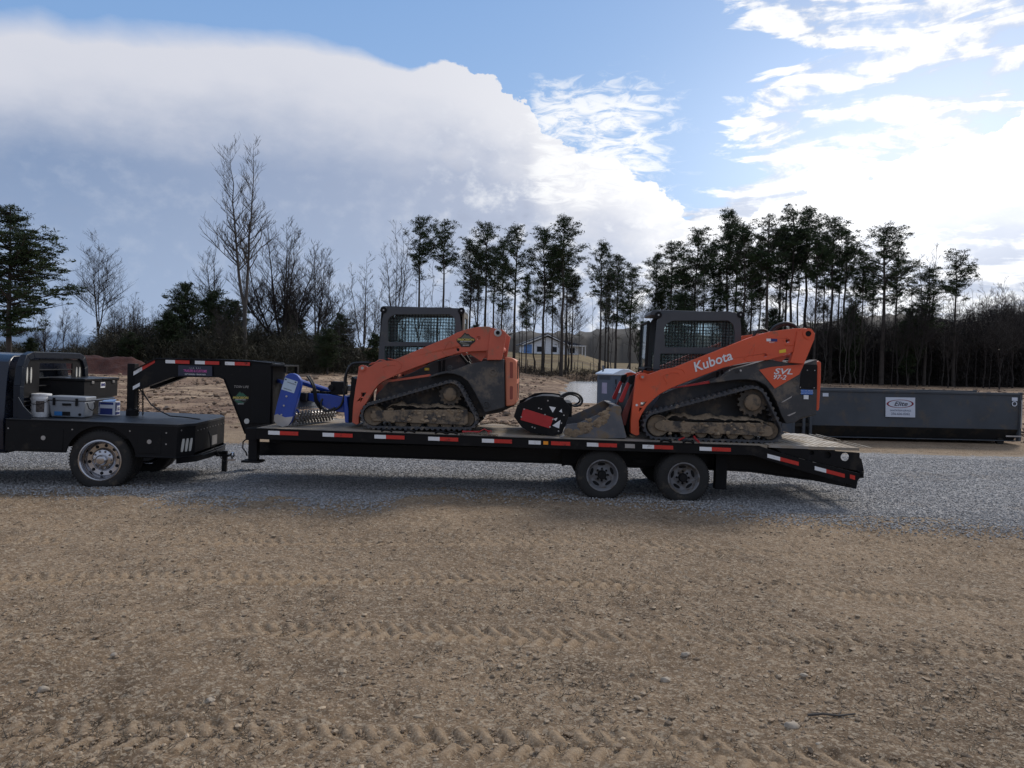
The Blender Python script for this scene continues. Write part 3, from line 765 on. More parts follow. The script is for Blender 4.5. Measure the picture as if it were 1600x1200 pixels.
_tn = [0]
def plant(key, name, px, top, Y, label, group, rot=None, xs=1.0, lean=0.0):
    """tree of a prototype at photo column px and depth Y, its top at photo row `top`."""
    g = random.Random(int(px * 13 + Y))
    tr, cr, H = PROTO[key]
    p = at(px, 560, Y); zb = hz(p.x, Y); zt = at(px, top, Y).z
    s = (zt - zb) / H
    r = bpy.data.objects.new(name, None); COL.objects.link(r)
    r.location = (p.x, Y, zb); r.rotation_euler = (0, R(lean), g.uniform(0, 6.283) if rot is None else rot)
    r.scale = (s * xs, s * xs, s)
    tag(r, label, 'tree', group)
    for nm, me in (('trunk', tr), ('crown', cr)):
        if me is not None:
            o = bpy.data.objects.new(nm, me); COL.objects.link(o); o.parent = r
    return r
ORD = ['first', 'second', 'third', 'fourth', 'fifth', 'sixth', 'seventh', 'eighth', 'ninth', 'tenth', 'eleventh', 'twelfth', 'thirteenth', 'fourteenth', 'fifteenth', 'sixteenth', 'seventeenth', 'eighteenth', 'nineteenth', 'twentieth', 'twenty-first', 'twenty-second', 'twenty-third', 'twenty-fourth', 'twenty-fifth', 'twenty-sixth', 'twenty-seventh', 'twenty-eighth', 'twenty-ninth', 'thirtieth']

def build_trees():
    # free-standing ones first
    plant('bigpine', 'pine_tree', 14, 320, 62, 'broad dark pine with layered limbs above the truck cab at far left', None, rot=1.0)
    plant('poplar0', 'bare_tree', 152, 355, 80, 'lone bare tree with an oval crown between the leftmost pine and the gooseneck', None, xs=1.0)
    plant('cedar1', 'pine_tree', 288, 438, 78, 'short bushy pine left of the tallest bare tree', None)
    plant('cedar0', 'evergreen_tree', 334, 447, 76, 'dark dense evergreen directly behind the tallest bare tree', None, xs=1.2)
    plant('cedar1', 'evergreen_tree', 365, 466, 80, 'dark rounded evergreen right behind the trunk of the tallest bare tree', None, xs=1.1)
    plant('poplar1', 'bare_tree', 330, 366, 82, 'thin bare tree rising just left of the tallest bare tree', None)
    plant('twin', 'bare_tree', 381, 206, 70, 'tallest bare tree, pale trunk forking into two high leaders', None, rot=0.15, xs=.85)
    plant('oak0', 'bare_tree', 440, 336, 78, 'widest bare tree, its limbs fanning out behind the trailer neck', None, xs=1.0)
    plant('oak1', 'bare_tree', 492, 374, 80, 'bare spreading tree right of the widest bare tree', None)
    plant('cedar0', 'evergreen_tree', 455, 478, 84, 'low evergreen growing behind the widest bare tree', None, xs=1.5)
    plant('cedar1', 'pine_tree', 532, 488, 76, 'small young pine left of the tree with brown leaves', None)
    plant('leafy', 'leafy_tree', 568, 392, 72, 'tree with scattered brown leaves beside the left cab', None)
    plant('poplar2', 'bare_tree', 618, 343, 95, 'tall bare tree behind the left cab, left of the first treeline pine', None)
    plant('poplar1', 'bare_tree', 100, 468, 78, 'small bare tree right of the broad dark pine', None)
    plant('poplar2', 'bare_tree', 205, 455, 96, 'bare tree low on the skyline right of the lone oval tree', None, xs=1.6)
    # the pine row: (column, top, depth, kind, width)
    L = [(653, 334, 96, 0, .9, 'pine'), (691, 338, 95, 2, .9, 'pine'),
         (733, 369, 98, 1, .95, 'pine'), (757, 345, 101, 0, 1, 'pine'), (783, 372, 97, 3, .9, 'pine'), (803, 345, 102, 5, .9, 'pine'),
         (822, 425, 94, 3, .8, 'pine'), (848, 350, 100, 1, 1, 'pine'), (877, 336, 98, 0, 1.1, 'pine'), (884, 385, 104, 2, .9, 'pine'),
         (937, 371, 100, 5, .8, 'pine'), (962, 394, 98, 3, 1.1, 'pine'), (984, 413, 96, 1, 1.0, 'pine'),
         (1022, 392, 102, 1, .9, 'pine'), (1046, 374, 99, 0, 1.1, 'pine'), (1084, 352, 100, 1, 1.1, 'pine'),
         (1112, 372, 103, 3, .9, 'pine'), (1134, 322, 101, 3, 1.1, 'pine'), (1160, 345, 98, 1, 1.0, 'pine'),
         (1196, 335, 97, 2, 1.1, 'pine'), (1216, 352, 104, 5, .8, 'pine'), (1235, 318, 99, 4, 1.1, 'pine'), (1256, 322, 103, 0, 1, 'pine'),
         (1272, 355, 96, 2, .8, 'pine'), (1297, 336, 98, 0, 1.0, 'pine'), (1318, 350, 102, 4, 1.1, 'pine'), (1345, 388, 97, 2, .7, 'pine'),
         (1378, 344, 95, 5, 1.25, 'pine'), (1445, 414, 96, 1, 1.3, 'pine'), (1490, 387, 97, 2, 1.0, 'pine')]
    desc = {653: 'slim pine above the left cab roof, nearer the bare tree', 691: 'broad-headed pine above the right end of the left cab roof',
            937: 'open pine standing alone above the pond', 962: 'bushy pine just right of the open pine above the pond', 984: 'low wide pine left of the right cab, above the toilet',
            1134: 'narrow tall pine directly above the middle of the right cab', 1378: 'wide-crowned pine above the dumpster logo sign, tallest of the right end',
            1445: 'low broad pine second from the right end of the pine row', 1490: 'leaning-topped last pine at the right end of the pine row'}
    for i, (px, top, Y, k, xs, _) in enumerate(L):
        lab = desc.get(px, '%s pine from the left in the tall row behind the loaders, bare lower trunk' % ORD[i])
        plant('pine%d' % k, 'pine_tree', px, top, Y, lab, 'tall pines in the row behind the field', xs=xs * 1.12)
    for i, px in enumerate((745, 770, 815, 862, 893, 950, 1034, 1064, 1097, 1123, 1147, 1172, 1185, 1226, 1245, 1285, 1308, 1333, 1361, 1398)):
        k = min(range(len(L)), key=lambda q: abs(L[q][0] - px)); top = L[k][1] + (22, 34, 46, 28, 40)[i % 5]
        plant('pine%d' % (i * 5 % 6), 'pine_tree', px, top, 106 + (i * 7) % 10, 'shorter pine %s behind the %s tall row pine, partly hidden by it' % ('left' if px < L[k][0] else 'right', ORD[k]), 'shorter pines behind the tall row', xs=(.85, 1.0, .95)[i % 3])
    # bare saplings and thin trees mixed between them
    g = random.Random(5); S = []; cnt = {}
    for px in list(range(585, 1000, 17)) + list(range(1005, 1600, 15)):
        px = px + g.uniform(-6, 6)
        top = g.uniform(400, 470) if px < 1250 else g.uniform(420, 480)
        S.append((px, top, g.uniform(92, 112)))
    for i, (px, top, Y) in enumerate(S):
        k = sum(1 for q in L if q[0] < px); cnt[k] = cnt.get(k, 0) + 1
        lab = ('%s thin bare sapling left of the first tall row pine' % ORD[cnt[k] - 1]) if k == 0 else ('%s thin bare sapling right of the %s tall row pine' % (ORD[cnt[k] - 1], ORD[k - 1]))
        plant('sapling%d' % g.choice((0, 1)) if i % 3 else 'poplar%d' % g.choice((0, 1, 2)), 'bare_sapling', px, top, Y, lab, 'bare saplings among the pines', xs=1.0)
    for i, px in enumerate(range(1262, 1610, 13)):
        px += g.uniform(-4, 4); tt = 'poplar%d' % g.choice((0, 1, 2)) if i % 2 else 'sapling%d' % g.choice((0, 1))
        plant(tt, 'bare_tree', px, g.uniform(455, 492), g.uniform(91, 97), '%s bare tree counted rightwards along the wood edge above the dumpster' % ORD[i], 'bare trees along the wood edge above the dumpster')
    for i, px in enumerate((70, 118, 178, 190, 222, 240, 262, 305, 352, 402, 418, 462, 508, 528, 548)):
        plant(('oak1', 'poplar2', 'poplar0', 'sapling1')[i % 4], 'bare_tree', px, (478, 480, 462, 470, 468, 478, 470, 465, 462, 468, 470, 470, 472, 490, 470)[i], 68 + (i * 5) % 13, '%s low bare tree from the left in the scrub behind the truck and trailer neck' % ORD[i], 'low bare trees in the left scrub')
    for i, px in enumerate((48, 205, 262, 512, 585)):
        plant(('cedar0', 'cedar1')[i % 2], 'evergreen_shrub', px, (525, 518, 482, 512, 518)[i], 64 + (i * 3) % 7, '%s low evergreen from the left in the scrub behind the truck and trailer neck' % ORD[i], 'low evergreens in the left scrub', xs=1.3)
    for i, px in enumerate((1450, 1545, 1562, 1580, 1600, 1620)):
        plant(('poplar2', 'oak1', 'oak0', 'oak1', 'poplar2', 'oak1')[i], 'bare_tree', px, (380, 448, 440, 452, 440, 446)[i], 104 + i, ('wispy bare top behind the low broad pine' if i == 0 else '%s bare treetop from the last pine towards the right picture edge' % ORD[i - 1]), 'bare trees at the right end of the wood')
    for i, px in enumerate((708, 742, 1008, 1062, 1150, 1205, 1330, 1420)):
        plant(('cedar0', 'cedar1')[i % 2], 'young_pine', px, (522, 505, 500, 455, 480, 480, 470, 480)[i], 92 + (i * 7) % 9, 'young bushy evergreen low between the pine trunks, %s from the left' % ORD[i], 'young evergreens under the pines', xs=.8)

    def brush(name, label, cols, kinds, n, seed, leafsize, mt, ylo=90, yhi=125):
        """mass of bare brush: upright twigs and small dead leaves; cols = [(px, top row)] outline."""
        t = TB(seed); t.lw = .07; g = t.rng; cx = [c[0] for c in cols]; ct = [c[1] for c in cols]
        for i in range(n):
            px = g.uniform(cx[0], cx[-1]); Y = g.uniform(ylo, yhi); p = at(px, 560, Y); zb = hz(p.x, Y) 
            zb = hz(p.x, Y); top = np.interp(px, cx, ct) + g.uniform(-14, 20); zt = at(px, top, Y).z; Hh = max(0.6, (zt - zb) * g.uniform(0.6, 1.0))
            b = Vector((p.x, Y, zb - 0.2))
            for k in range(kinds):
                e = b + Vector((g.gauss(0, 0.16) * Hh, g.gauss(0, 0.12) * Hh, Hh * g.uniform(0.6, 1.0)))
                m_ = b.lerp(e, 0.5) + Vector((g.gauss(0, .1), g.gauss(0, .1), 0.1 * Hh))
                t.seg([b, m_, e], 0.03, 0.008, 3)
                for q in range(3):
                    o = b.lerp(e, g.uniform(.3, .95)); t.seg([o, o + Vector((g.gauss(0, .3), g.gauss(0, .3), g.uniform(.2, .8))) * (0.3 + Hh * .12)], 0.012, 0.006, 3)
            nl = int(Hh * leafsize[1] * 1.6)
            for q in range(nl):
                f = g.random() ** 1.25
                t.leaf(b + Vector((g.gauss(0, .45), g.gauss(0, .45), f * Hh * 0.95)), leafsize[0] * 2.0 * g.uniform(.6, 1.4), .9)
        V = np.concatenate([np.array(t.V), np.array(t.LV)]); F = np.concatenate([np.array(t.F), np.array(t.LF) + t.n])
        me_o = np_mesh(name, V, F, mt, False)
        return tag(me_o, label, 'undergrowth', kind='stuff')
    DK = leafmat('dark_wood', (0.022, 0.019, 0.018), (0.045, 0.038, 0.033))
    brush('undergrowth', 'dark leafless wood and brush filling the right side behind the dumpster', [(1175, 560), (1215, 520), (1280, 500), (1340, 508), (1400, 505), (1450, 485), (1500, 482), (1540, 468), (1600, 470), (1700, 470)], 3, 1500, 91, (0.20, 34), DK, 98, 132)
    brush('undergrowth', 'dull green brown brush along the left edge of the field', [(-60, 545), (0, 532), (60, 542), (130, 540), (170, 508), (215, 500), (260, 508), (330, 498), (400, 505), (470, 510), (540, 528), (575, 550), (600, 558)], 3, 1300, 92, (0.17, 46), leafmat('green_brush', (0.026, 0.025, 0.017), (0.055, 0.050, 0.032)), 66, 100)
    brush('undergrowth', 'low brown brush under the pines in the middle of the treeline', [(575, 560), (640, 548), (740, 558), (800, 570), (860, 582), (1000, 582), (1100, 545), (1180, 545), (1300, 560)], 2, 700, 93, (0.16, 22), BRUSH, 92, 112)
build_trees()

def build_house():
    Yh = 150; s = FPX / Yh
    b = at(858, 553, Yh)
    Fh = Frame(Vector((at(818, 553, Yh).x, Yh, hz(at(858, 553, Yh).x, Yh))), 6)
    h = thing('house', 'pale unfinished house with a gable roof behind the pine trunks', 'house', Fh.M)
    W1 = mat('house_wrap', (0.80, 0.82, 0.86), 0.8, var=0.08); BL = mat('sheathing_blue', (0.16, 0.30, 0.60), 0.8); RF = mat('roof_shingle', (0.05, 0.055, 0.07), 0.9); DKW = mat('window_dark', (0.02, 0.022, 0.028), 0.15)
    WD = mat('pale_trim', (0.70, 0.70, 0.70), 0.7)
    mb = MB(Fh.M); mb.prism([(0, -1), (8.4, -1), (8.4, 1.8), (4.6, 3.3), (1.0, 1.8), (0, 1.8)], 0, 8); mb.prism([(8.4, -1), (11.2, -1), (11.2, 1.7), (8.4, 2.4)], 1.5, 8); mb.build('wall', W1, h)
    mb = MB(Fh.M); mb.prism([(-0.6, 1.6), (4.6, 3.7), (9.0, 1.65), (9.0, 1.9), (4.6, 4.0), (-0.6, 1.85)], -0.5, 8.5); mb.prism([(8.2, 2.4), (12.3, 1.6), (12.3, 1.8), (8.2, 2.7)], 1, 8.5); mb.build('roof', RF, h)
    mb = MB(Fh.M); mb.box(0.05, 1.6, -0.02, 0.1, -0.5, 1.75); mb.build('sheathing_panel', BL, h)
    mb = MB(Fh.M); mb.tube([(-0.5, -.55, 1.6), (4.6, -.55, 3.7)], .14, 4); mb.tube([(4.6, -.55, 3.7), (9, -.55, 1.65)], .14, 4); mb.build('gable_trim', WD, h)
    for u, w in ((2.6, .5), (5.4, .5), (9.3, .4)):
        mb = MB(Fh.M); mb.box(u, u + 1.1, (1.45 if u > 9 else -0.05), (1.6 if u > 9 else .1), w - .1, w + .9); mb.build('window', DKW, h)
    for u in (9.0, 10.2, 11.6, 12.2):
        mb = MB(Fh.M); mb.box(u, u + .16, .6, .76, -1, 1.6); mb.build('porch_post', WD, h)
    mb = MB(Fh.M); mb.box(8.8, 12.4, .5, 1.5, 1.6, 1.8); mb.build('porch_beam', WD, h)
    # low wire fence between the field and the yard
    f = thing('wire_fence', 'low wire fence with thin posts between the field and the pale house', 'fence', Matrix.Translation((at(830, 560, 118).x, 118, 0)))
    xs = np.linspace(at(800, 560, 118).x, at(935, 560, 118).x, 12)
    for x in xs:
        mb = MB(); z = hz(x, 118); mb.tube([(x, 118, z - .2), (x, 118, z + 1.25)], .05, 5); mb.build('fence_post', BARK2, f)
    mb = MB()
    for k in (.35, .75, 1.15): mb.tube([(x, 118, hz(x, 118) + k) for x in xs], .012, 3)
    mb.build('fence_wire', mat('wire', (.3, .3, .3), .5, .8), f)
build_house()

def build_logs():
    LG = mat('grey_log', (0.14, 0.11, 0.085), 0.95, var=0.35, vscale=2, bump=0.02, bscale=12); CUT = mat('cut_wood', (0.36, 0.27, 0.17), 0.9)
    g = random.Random(4)
    for i in range(26):
        px = g.uniform(528, 602); Y = 84 + g.uniform(0, 4); lay = abs(g.gauss(0, .5)); p = at(px, 570, Y); z = hz(p.x, Y) + 0.25 + (0.95 - abs(px - 568) / 45) * g.uniform(0, 2.0)
        L = g.uniform(1.8, 4.2); a = g.uniform(-.9, .9); ti = g.uniform(-.2, .9) if i < 16 else g.uniform(-.15, .2); r = g.uniform(.14, .30)
        if i >= 16: a = 1.57 + g.uniform(-.3, .3)
        d = Vector((math.cos(a) * math.cos(ti), math.sin(a) * math.cos(ti), math.sin(ti)))
        c = Vector((p.x, Y, max(z, hz(p.x, Y) + .1))); mb = MB(); pts = [c - d * L / 2, c + Vector((g.gauss(0, .05), g.gauss(0, .05), g.gauss(0, .05))), c + d * L / 2]
        mb.tube(pts, r, 9, r1=r * .7)
        o = mb.build('log', LG, origin=c, label='short cut log lying in the heap of logs left of the left cab', cat='log', group='cut logs heaped at the field edge')
    for i in range(5):
        px = g.uniform(560, 600); Y = 86; p = at(px, 560, Y); c = Vector((p.x, Y, hz(p.x, Y) + .4)); mb = MB()
        e = c + Vector((g.uniform(-2, 2), g.uniform(-.3, .3), g.uniform(2.6, 4.6)))
        m_ = c.lerp(e, .5) + Vector((g.gauss(0, .15), 0, .1)); mb.tube([c, m_, e], .08, 6, r1=.02); mb.tube([m_, m_ + Vector((g.uniform(-1.2, 1.2), 0, 1))], .035, 4, r1=.008)
        mb.build('branch', BARK2, origin=c, label='crooked bare branch sticking up out of the log heap', cat='branch', group='branches in the log heap')
build_logs()

# ------------------------------------------------------------------ vehicle materials
BLACK = mat('black_paint', (0.006, 0.0065, 0.008), 0.36, var=0.2, vscale=1.5, dirt=(0.035, 0.030, 0.025), dirt_amt=0.15, spec=0.18)
BLACKM = mat('matte_black', (0.008, 0.008, 0.009), 0.6, dirt=(0.035, 0.03, 0.025), dirt_amt=0.10, spec=0.2)
BEDP = mat('textured_bed', (0.014, 0.016, 0.020), 0.5, var=0.2, dirt=(0.06, 0.055, 0.05), dirt_amt=0.12, bump=0.003, bscale=60)
RUBBER = mat('tyre_rubber', (0.022, 0.021, 0.020), 0.88, dirt=(0.09, 0.072, 0.052), dirt_amt=0.14, dscale=4)
TRACKR = mat('track_rubber', (0.050, 0.052, 0.058), 0.75, dirt=(0.17, 0.14, 0.11), dirt_amt=0.26, dscale=7)
SPK = mat('sprocket_steel', (0.075, 0.066, 0.056), 0.7, .3, dirt=(0.17, 0.13, 0.09), dirt_amt=0.3, dscale=6)
CHROME = mat('polished_alloy', (0.46, 0.46, 0.48), 0.20, 1.0, var=0.03)
STEEL = mat('bare_steel', (0.42, 0.41, 0.40), 0.45, 0.9, var=0.15)
RIMG = mat('grey_rim', (0.20, 0.20, 0.21), 0.55, 0.3, dirt=(0.13, 0.105, 0.08), dirt_amt=0.30, dscale=5)
ORN = mat('orange_paint', (0.66, 0.090, 0.028), 0.42, var=0.08, vscale=1.2, dirt=(0.36, 0.12, 0.07), dirt_amt=0.11, dscale=5, coat=0.1)
ORF = mat('faded_orange_paint', (0.52, 0.105, 0.058), 0.5, var=0.12, vscale=1.5, dirt=(0.30, 0.155, 0.10), dirt_amt=0.20, dscale=4)
ORH = mat('hood_orange', (0.68, 0.22, 0.12), 0.5, var=0.08, dirt=(0.40, 0.24, 0.17), dirt_amt=0.12)
CHAR = mat('charcoal_body', (0.040, 0.041, 0.044), 0.6, var=0.15, dirt=(0.15, 0.125, 0.10), dirt_amt=0.24, dscale=3)
CABG = mat('cab_grey', (0.055, 0.060, 0.068), 0.5, var=0.08, dirt=(0.13, 0.12, 0.105), dirt_amt=0.07)
MUD = mat('dried_mud', (0.27, 0.20, 0.13), 0.97, var=0.25, vscale=4, dirt=(0.13, 0.095, 0.065), dirt_amt=0.30, dscale=7, bump=0.03, bscale=22)
MUDF = mat('muddy_frame', (0.05, 0.045, 0.042), 0.8, dirt=(0.24, 0.18, 0.12), dirt_amt=0.44, dscale=5, bump=0.02, bscale=25)
MUDG = mat('muddy_wheel', (0.09, 0.075, 0.06), 0.85, dirt=(0.20, 0.15, 0.10), dirt_amt=0.5, dscale=6)
HOLE = mat('dark_recess', (0.006, 0.006, 0.007), 0.9)
GLASS = mat('tinted_glass', (0.58, 0.74, 0.74), 0.02, trans=0.9, var=0.02, ior=1.1)
WHITE = mat('white_film', (0.78, 0.78, 0.78), 0.45, var=0.04, dirt=(.38, .34, .29), dirt_amt=.12, dscale=9); REDT = mat('red_reflector', (0.55, 0.025, 0.015), 0.35, var=0.10, dirt=(.12, .02, .015), dirt_amt=.16, dscale=9)
AMBER = mat('amber_lens', (0.85, 0.30, 0.02), 0.3); REDP = mat('red_paint', (0.42, 0.02, 0.02), 0.5, dirt=(0.15, .08, .06), dirt_amt=.1)
BLUEP = mat('blue_paint', (0.012, 0.055, 0.33), 0.38, var=0.1, dirt=(0.10, 0.10, 0.11), dirt_amt=0.16, coat=.2)
HOSE = mat('black_hose', (0.015, 0.015, 0.016), 0.55); YELW = mat('yellow_label', (0.75, 0.50, 0.03), 0.5)
DECK = mat('deck_planks', (0.24, 0.205, 0.17), 0.85, var=0.25, vscale=1.2, dirt=(0.30, 0.24, 0.17), dirt_amt=0.4, bump=0.004)
RAMP = mat('ramp_steel', (0.30, 0.28, 0.255), 0.6, 0.3, var=0.15, dirt=(0.32, 0.27, 0.21), dirt_amt=0.4, bump=0.003)
LENS = mat('clear_lens', (0.62, 0.61, 0.56), 0.2, var=0.05)

def plate(fr_M, outline, holes, v0, v1, name, m, parent, bevel=0.0, **kw):
    """flat plate with holes, outlines as (u, w) lists, thickness from v0 to v1."""
    c = bpy.data.curves.new('t', 'CURVE'); c.dimensions = '2D'; c.fill_mode = 'BOTH'; c.extrude = abs(v1 - v0) / 2
    for pl in [outline] + holes:
        sp = c.splines.new('POLY'); sp.points.add(len(pl) - 1); sp.use_cyclic_u = True
        for q, (a, b) in zip(sp.points, pl): q.co = (a, b, 0, 1)
    o = bpy.data.objects.new('t', c); COL.objects.link(o)
    dg = bpy.context.evaluated_depsgraph_get(); me = o.evaluated_get(dg).to_mesh()
    mb = MB(fr_M); vm = (v0 + v1) / 2
    V = mb.verts([(v.co.x, vm - v.co.z, v.co.y) for v in me.vertices])
    for p in me.polygons: mb.face([V[i] for i in p.vertices])
    o.evaluated_get(dg).to_mesh_clear(); bpy.data.objects.remove(o); bpy.data.curves.remove(c)
    bmesh.ops.remove_doubles(mb.bm, verts=mb.bm.verts, dist=1e-5)
    return mb.build(name, m, parent, bevel=bevel, **kw)
def circ(c, r, n=20): return [(c[0] + r * math.cos(2 * math.pi * k / n), c[1] + r * math.sin(2 * math.pi * k / n)) for k in range(n)]
T = Frame(Vector((-4.03, 12.15, 0.029)), -2.0, 0.59)            # trailer: u to the rear, v away from the camera
DW = 0.955                                            # deck height
def tp(px, py, v): u, w = T.pix(px, py, v); return (u, v, w)
def wheel(fr_M, c, axis_out, R_, rim, width, parent, rimm, style, tread=True):
    """tyre + rim as a part with sub-parts; c = centre of the outer face, axis_out = outward direction in the frame."""
    ax = Vector(axis_out); c = Vector(c)
    mb = MB(fr_M); hw = width
    prof = [(rim * 1.0, -0.012), (rim * 1.04, 0.0), (rim + (R_ - rim) * .35, 0.012), (R_ - .05, 0.004), (R_ - .018, -0.012), (R_ - .004, -0.035),
            (R_, -hw * .3), (R_ - .008, -hw * .32), (R_ - .008, -hw * .36), (R_, -hw * .38), (R_ + .002, -hw * .5), (R_, -hw * .62), (R_ - .008, -hw * .64), (R_ - .008, -hw * .68), (R_, -hw * .7),
            (R_ - .004, -hw + .035), (R_ - .018, -hw + .012), (R_ - .05, -hw - .004), (rim * 1.04, -hw), (rim, -hw + .012)]
    mb.lathe(c, ax, prof, 56, close=True)
    if tread:
        n = 64; x = Vector((1, 0, 0)); z = Vector((0, 0, 1))
        for k in range(n):
            a = 2 * math.pi * k / n; rd = x * math.cos(a) + z * math.sin(a); tg = -x * math.sin(a) + z * math.cos(a)
            for s0 in (-.014, -hw + .06):
                p = c + ax * s0 + rd * (R_ - .012)
                q = [p + tg * t_ + ax * s_ for t_, s_ in ((-.008, 0), (.008, 0), (.008, -.045), (-.008, -.045))]
                A = mb.verts(q); B = mb.verts([v + rd * .016 for v in q])
                mb.face(B)
                for i in range(4): mb.face([A[i], A[(i + 1) % 4], B[(i + 1) % 4], B[i]])
    w = mb.build('wheel', RUBBER, parent)
    mb = MB(fr_M)
    if style == 'polished':
        mb.lathe(c, ax, [(rim * 1.05, -.005), (rim * 1.05, .008), (rim * .99, .010), (rim * .955, .0), (rim * .90, -.03), (rim * .86, -.13), (rim * .80, -.150), (rim * .60, -.155), (rim * .52, -.14), (rim * .50, -.13), (0, -.13)], 56)
    else:
        mb.lathe(c, ax, [(rim * 1.05, -.005), (rim * 1.05, .008), (rim * .98, .008), (rim * .93, -.01), (rim * .89, -.075), (rim * .80, -.10), (rim * .55, -.105), (rim * .48, -.095), (0, -.095)], 56)
    rb = mb.build('rim', rimm, w); dep = .152 if style == 'polished' else .103
    nh = (10 if style == 'polished' else 5) if tread else 0
    for k in range(nh):
        mb = MB(fr_M)
        a = 2 * math.pi * (k + .3) / nh; d = Vector((math.cos(a), 0, math.sin(a))); rr = rim * .71 if style == 'polished' else rim * .70
        if style == 'polished': mb.disc(c + d * rr - ax * dep, ax, rim * .085, .004, 14)
        else:
            tg = Vector((-math.sin(a), 0, math.cos(a))); pts = [c + d * rr - ax * (dep - .004) + tg * (.062 * math.cos(t)) + d * (.024 * math.sin(t)) for t in np.linspace(0, 2 * math.pi, 15)[:-1]]
            mb.face(mb.verts([tuple(p) for p in pts]))
        mb.build('hand_hole', HOLE, w)
    mb = MB(fr_M)
    if style == 'polished':
        mb.lathe(c, ax, [(rim * .52, -.135), (rim * .50, -.10), (rim * .40, -.088), (rim * .27, -.085), (rim * .26, -.03), (rim * .20, -.008), (0, 0.0)], 36)
    else:
        mb.lathe(c, ax, [(rim * .30, -.10), (rim * .29, -.04), (rim * .24, -.02), (0, -.018)], 28)
    mb.build('hub', CHROME if style == 'polished' else BLACKM, w)
    nl = (10 if style == 'polished' else 8) if tread else 0
    for k in range(nl):
        mb = MB(fr_M)
        a = 2 * math.pi * k / nl; d = Vector((math.cos(a), 0, math.sin(a)))
        mb.lathe(c + d * rim * (.43 if style == 'polished' else .40) - ax * (.10 if style == 'polished' else .097), ax, [(.018, 0), (.016, .028), (.008, .04), (0, .04)], 6)
        mb.build('lug_nut', CHROME if style == 'polished' else BLACKM, w)
    return w

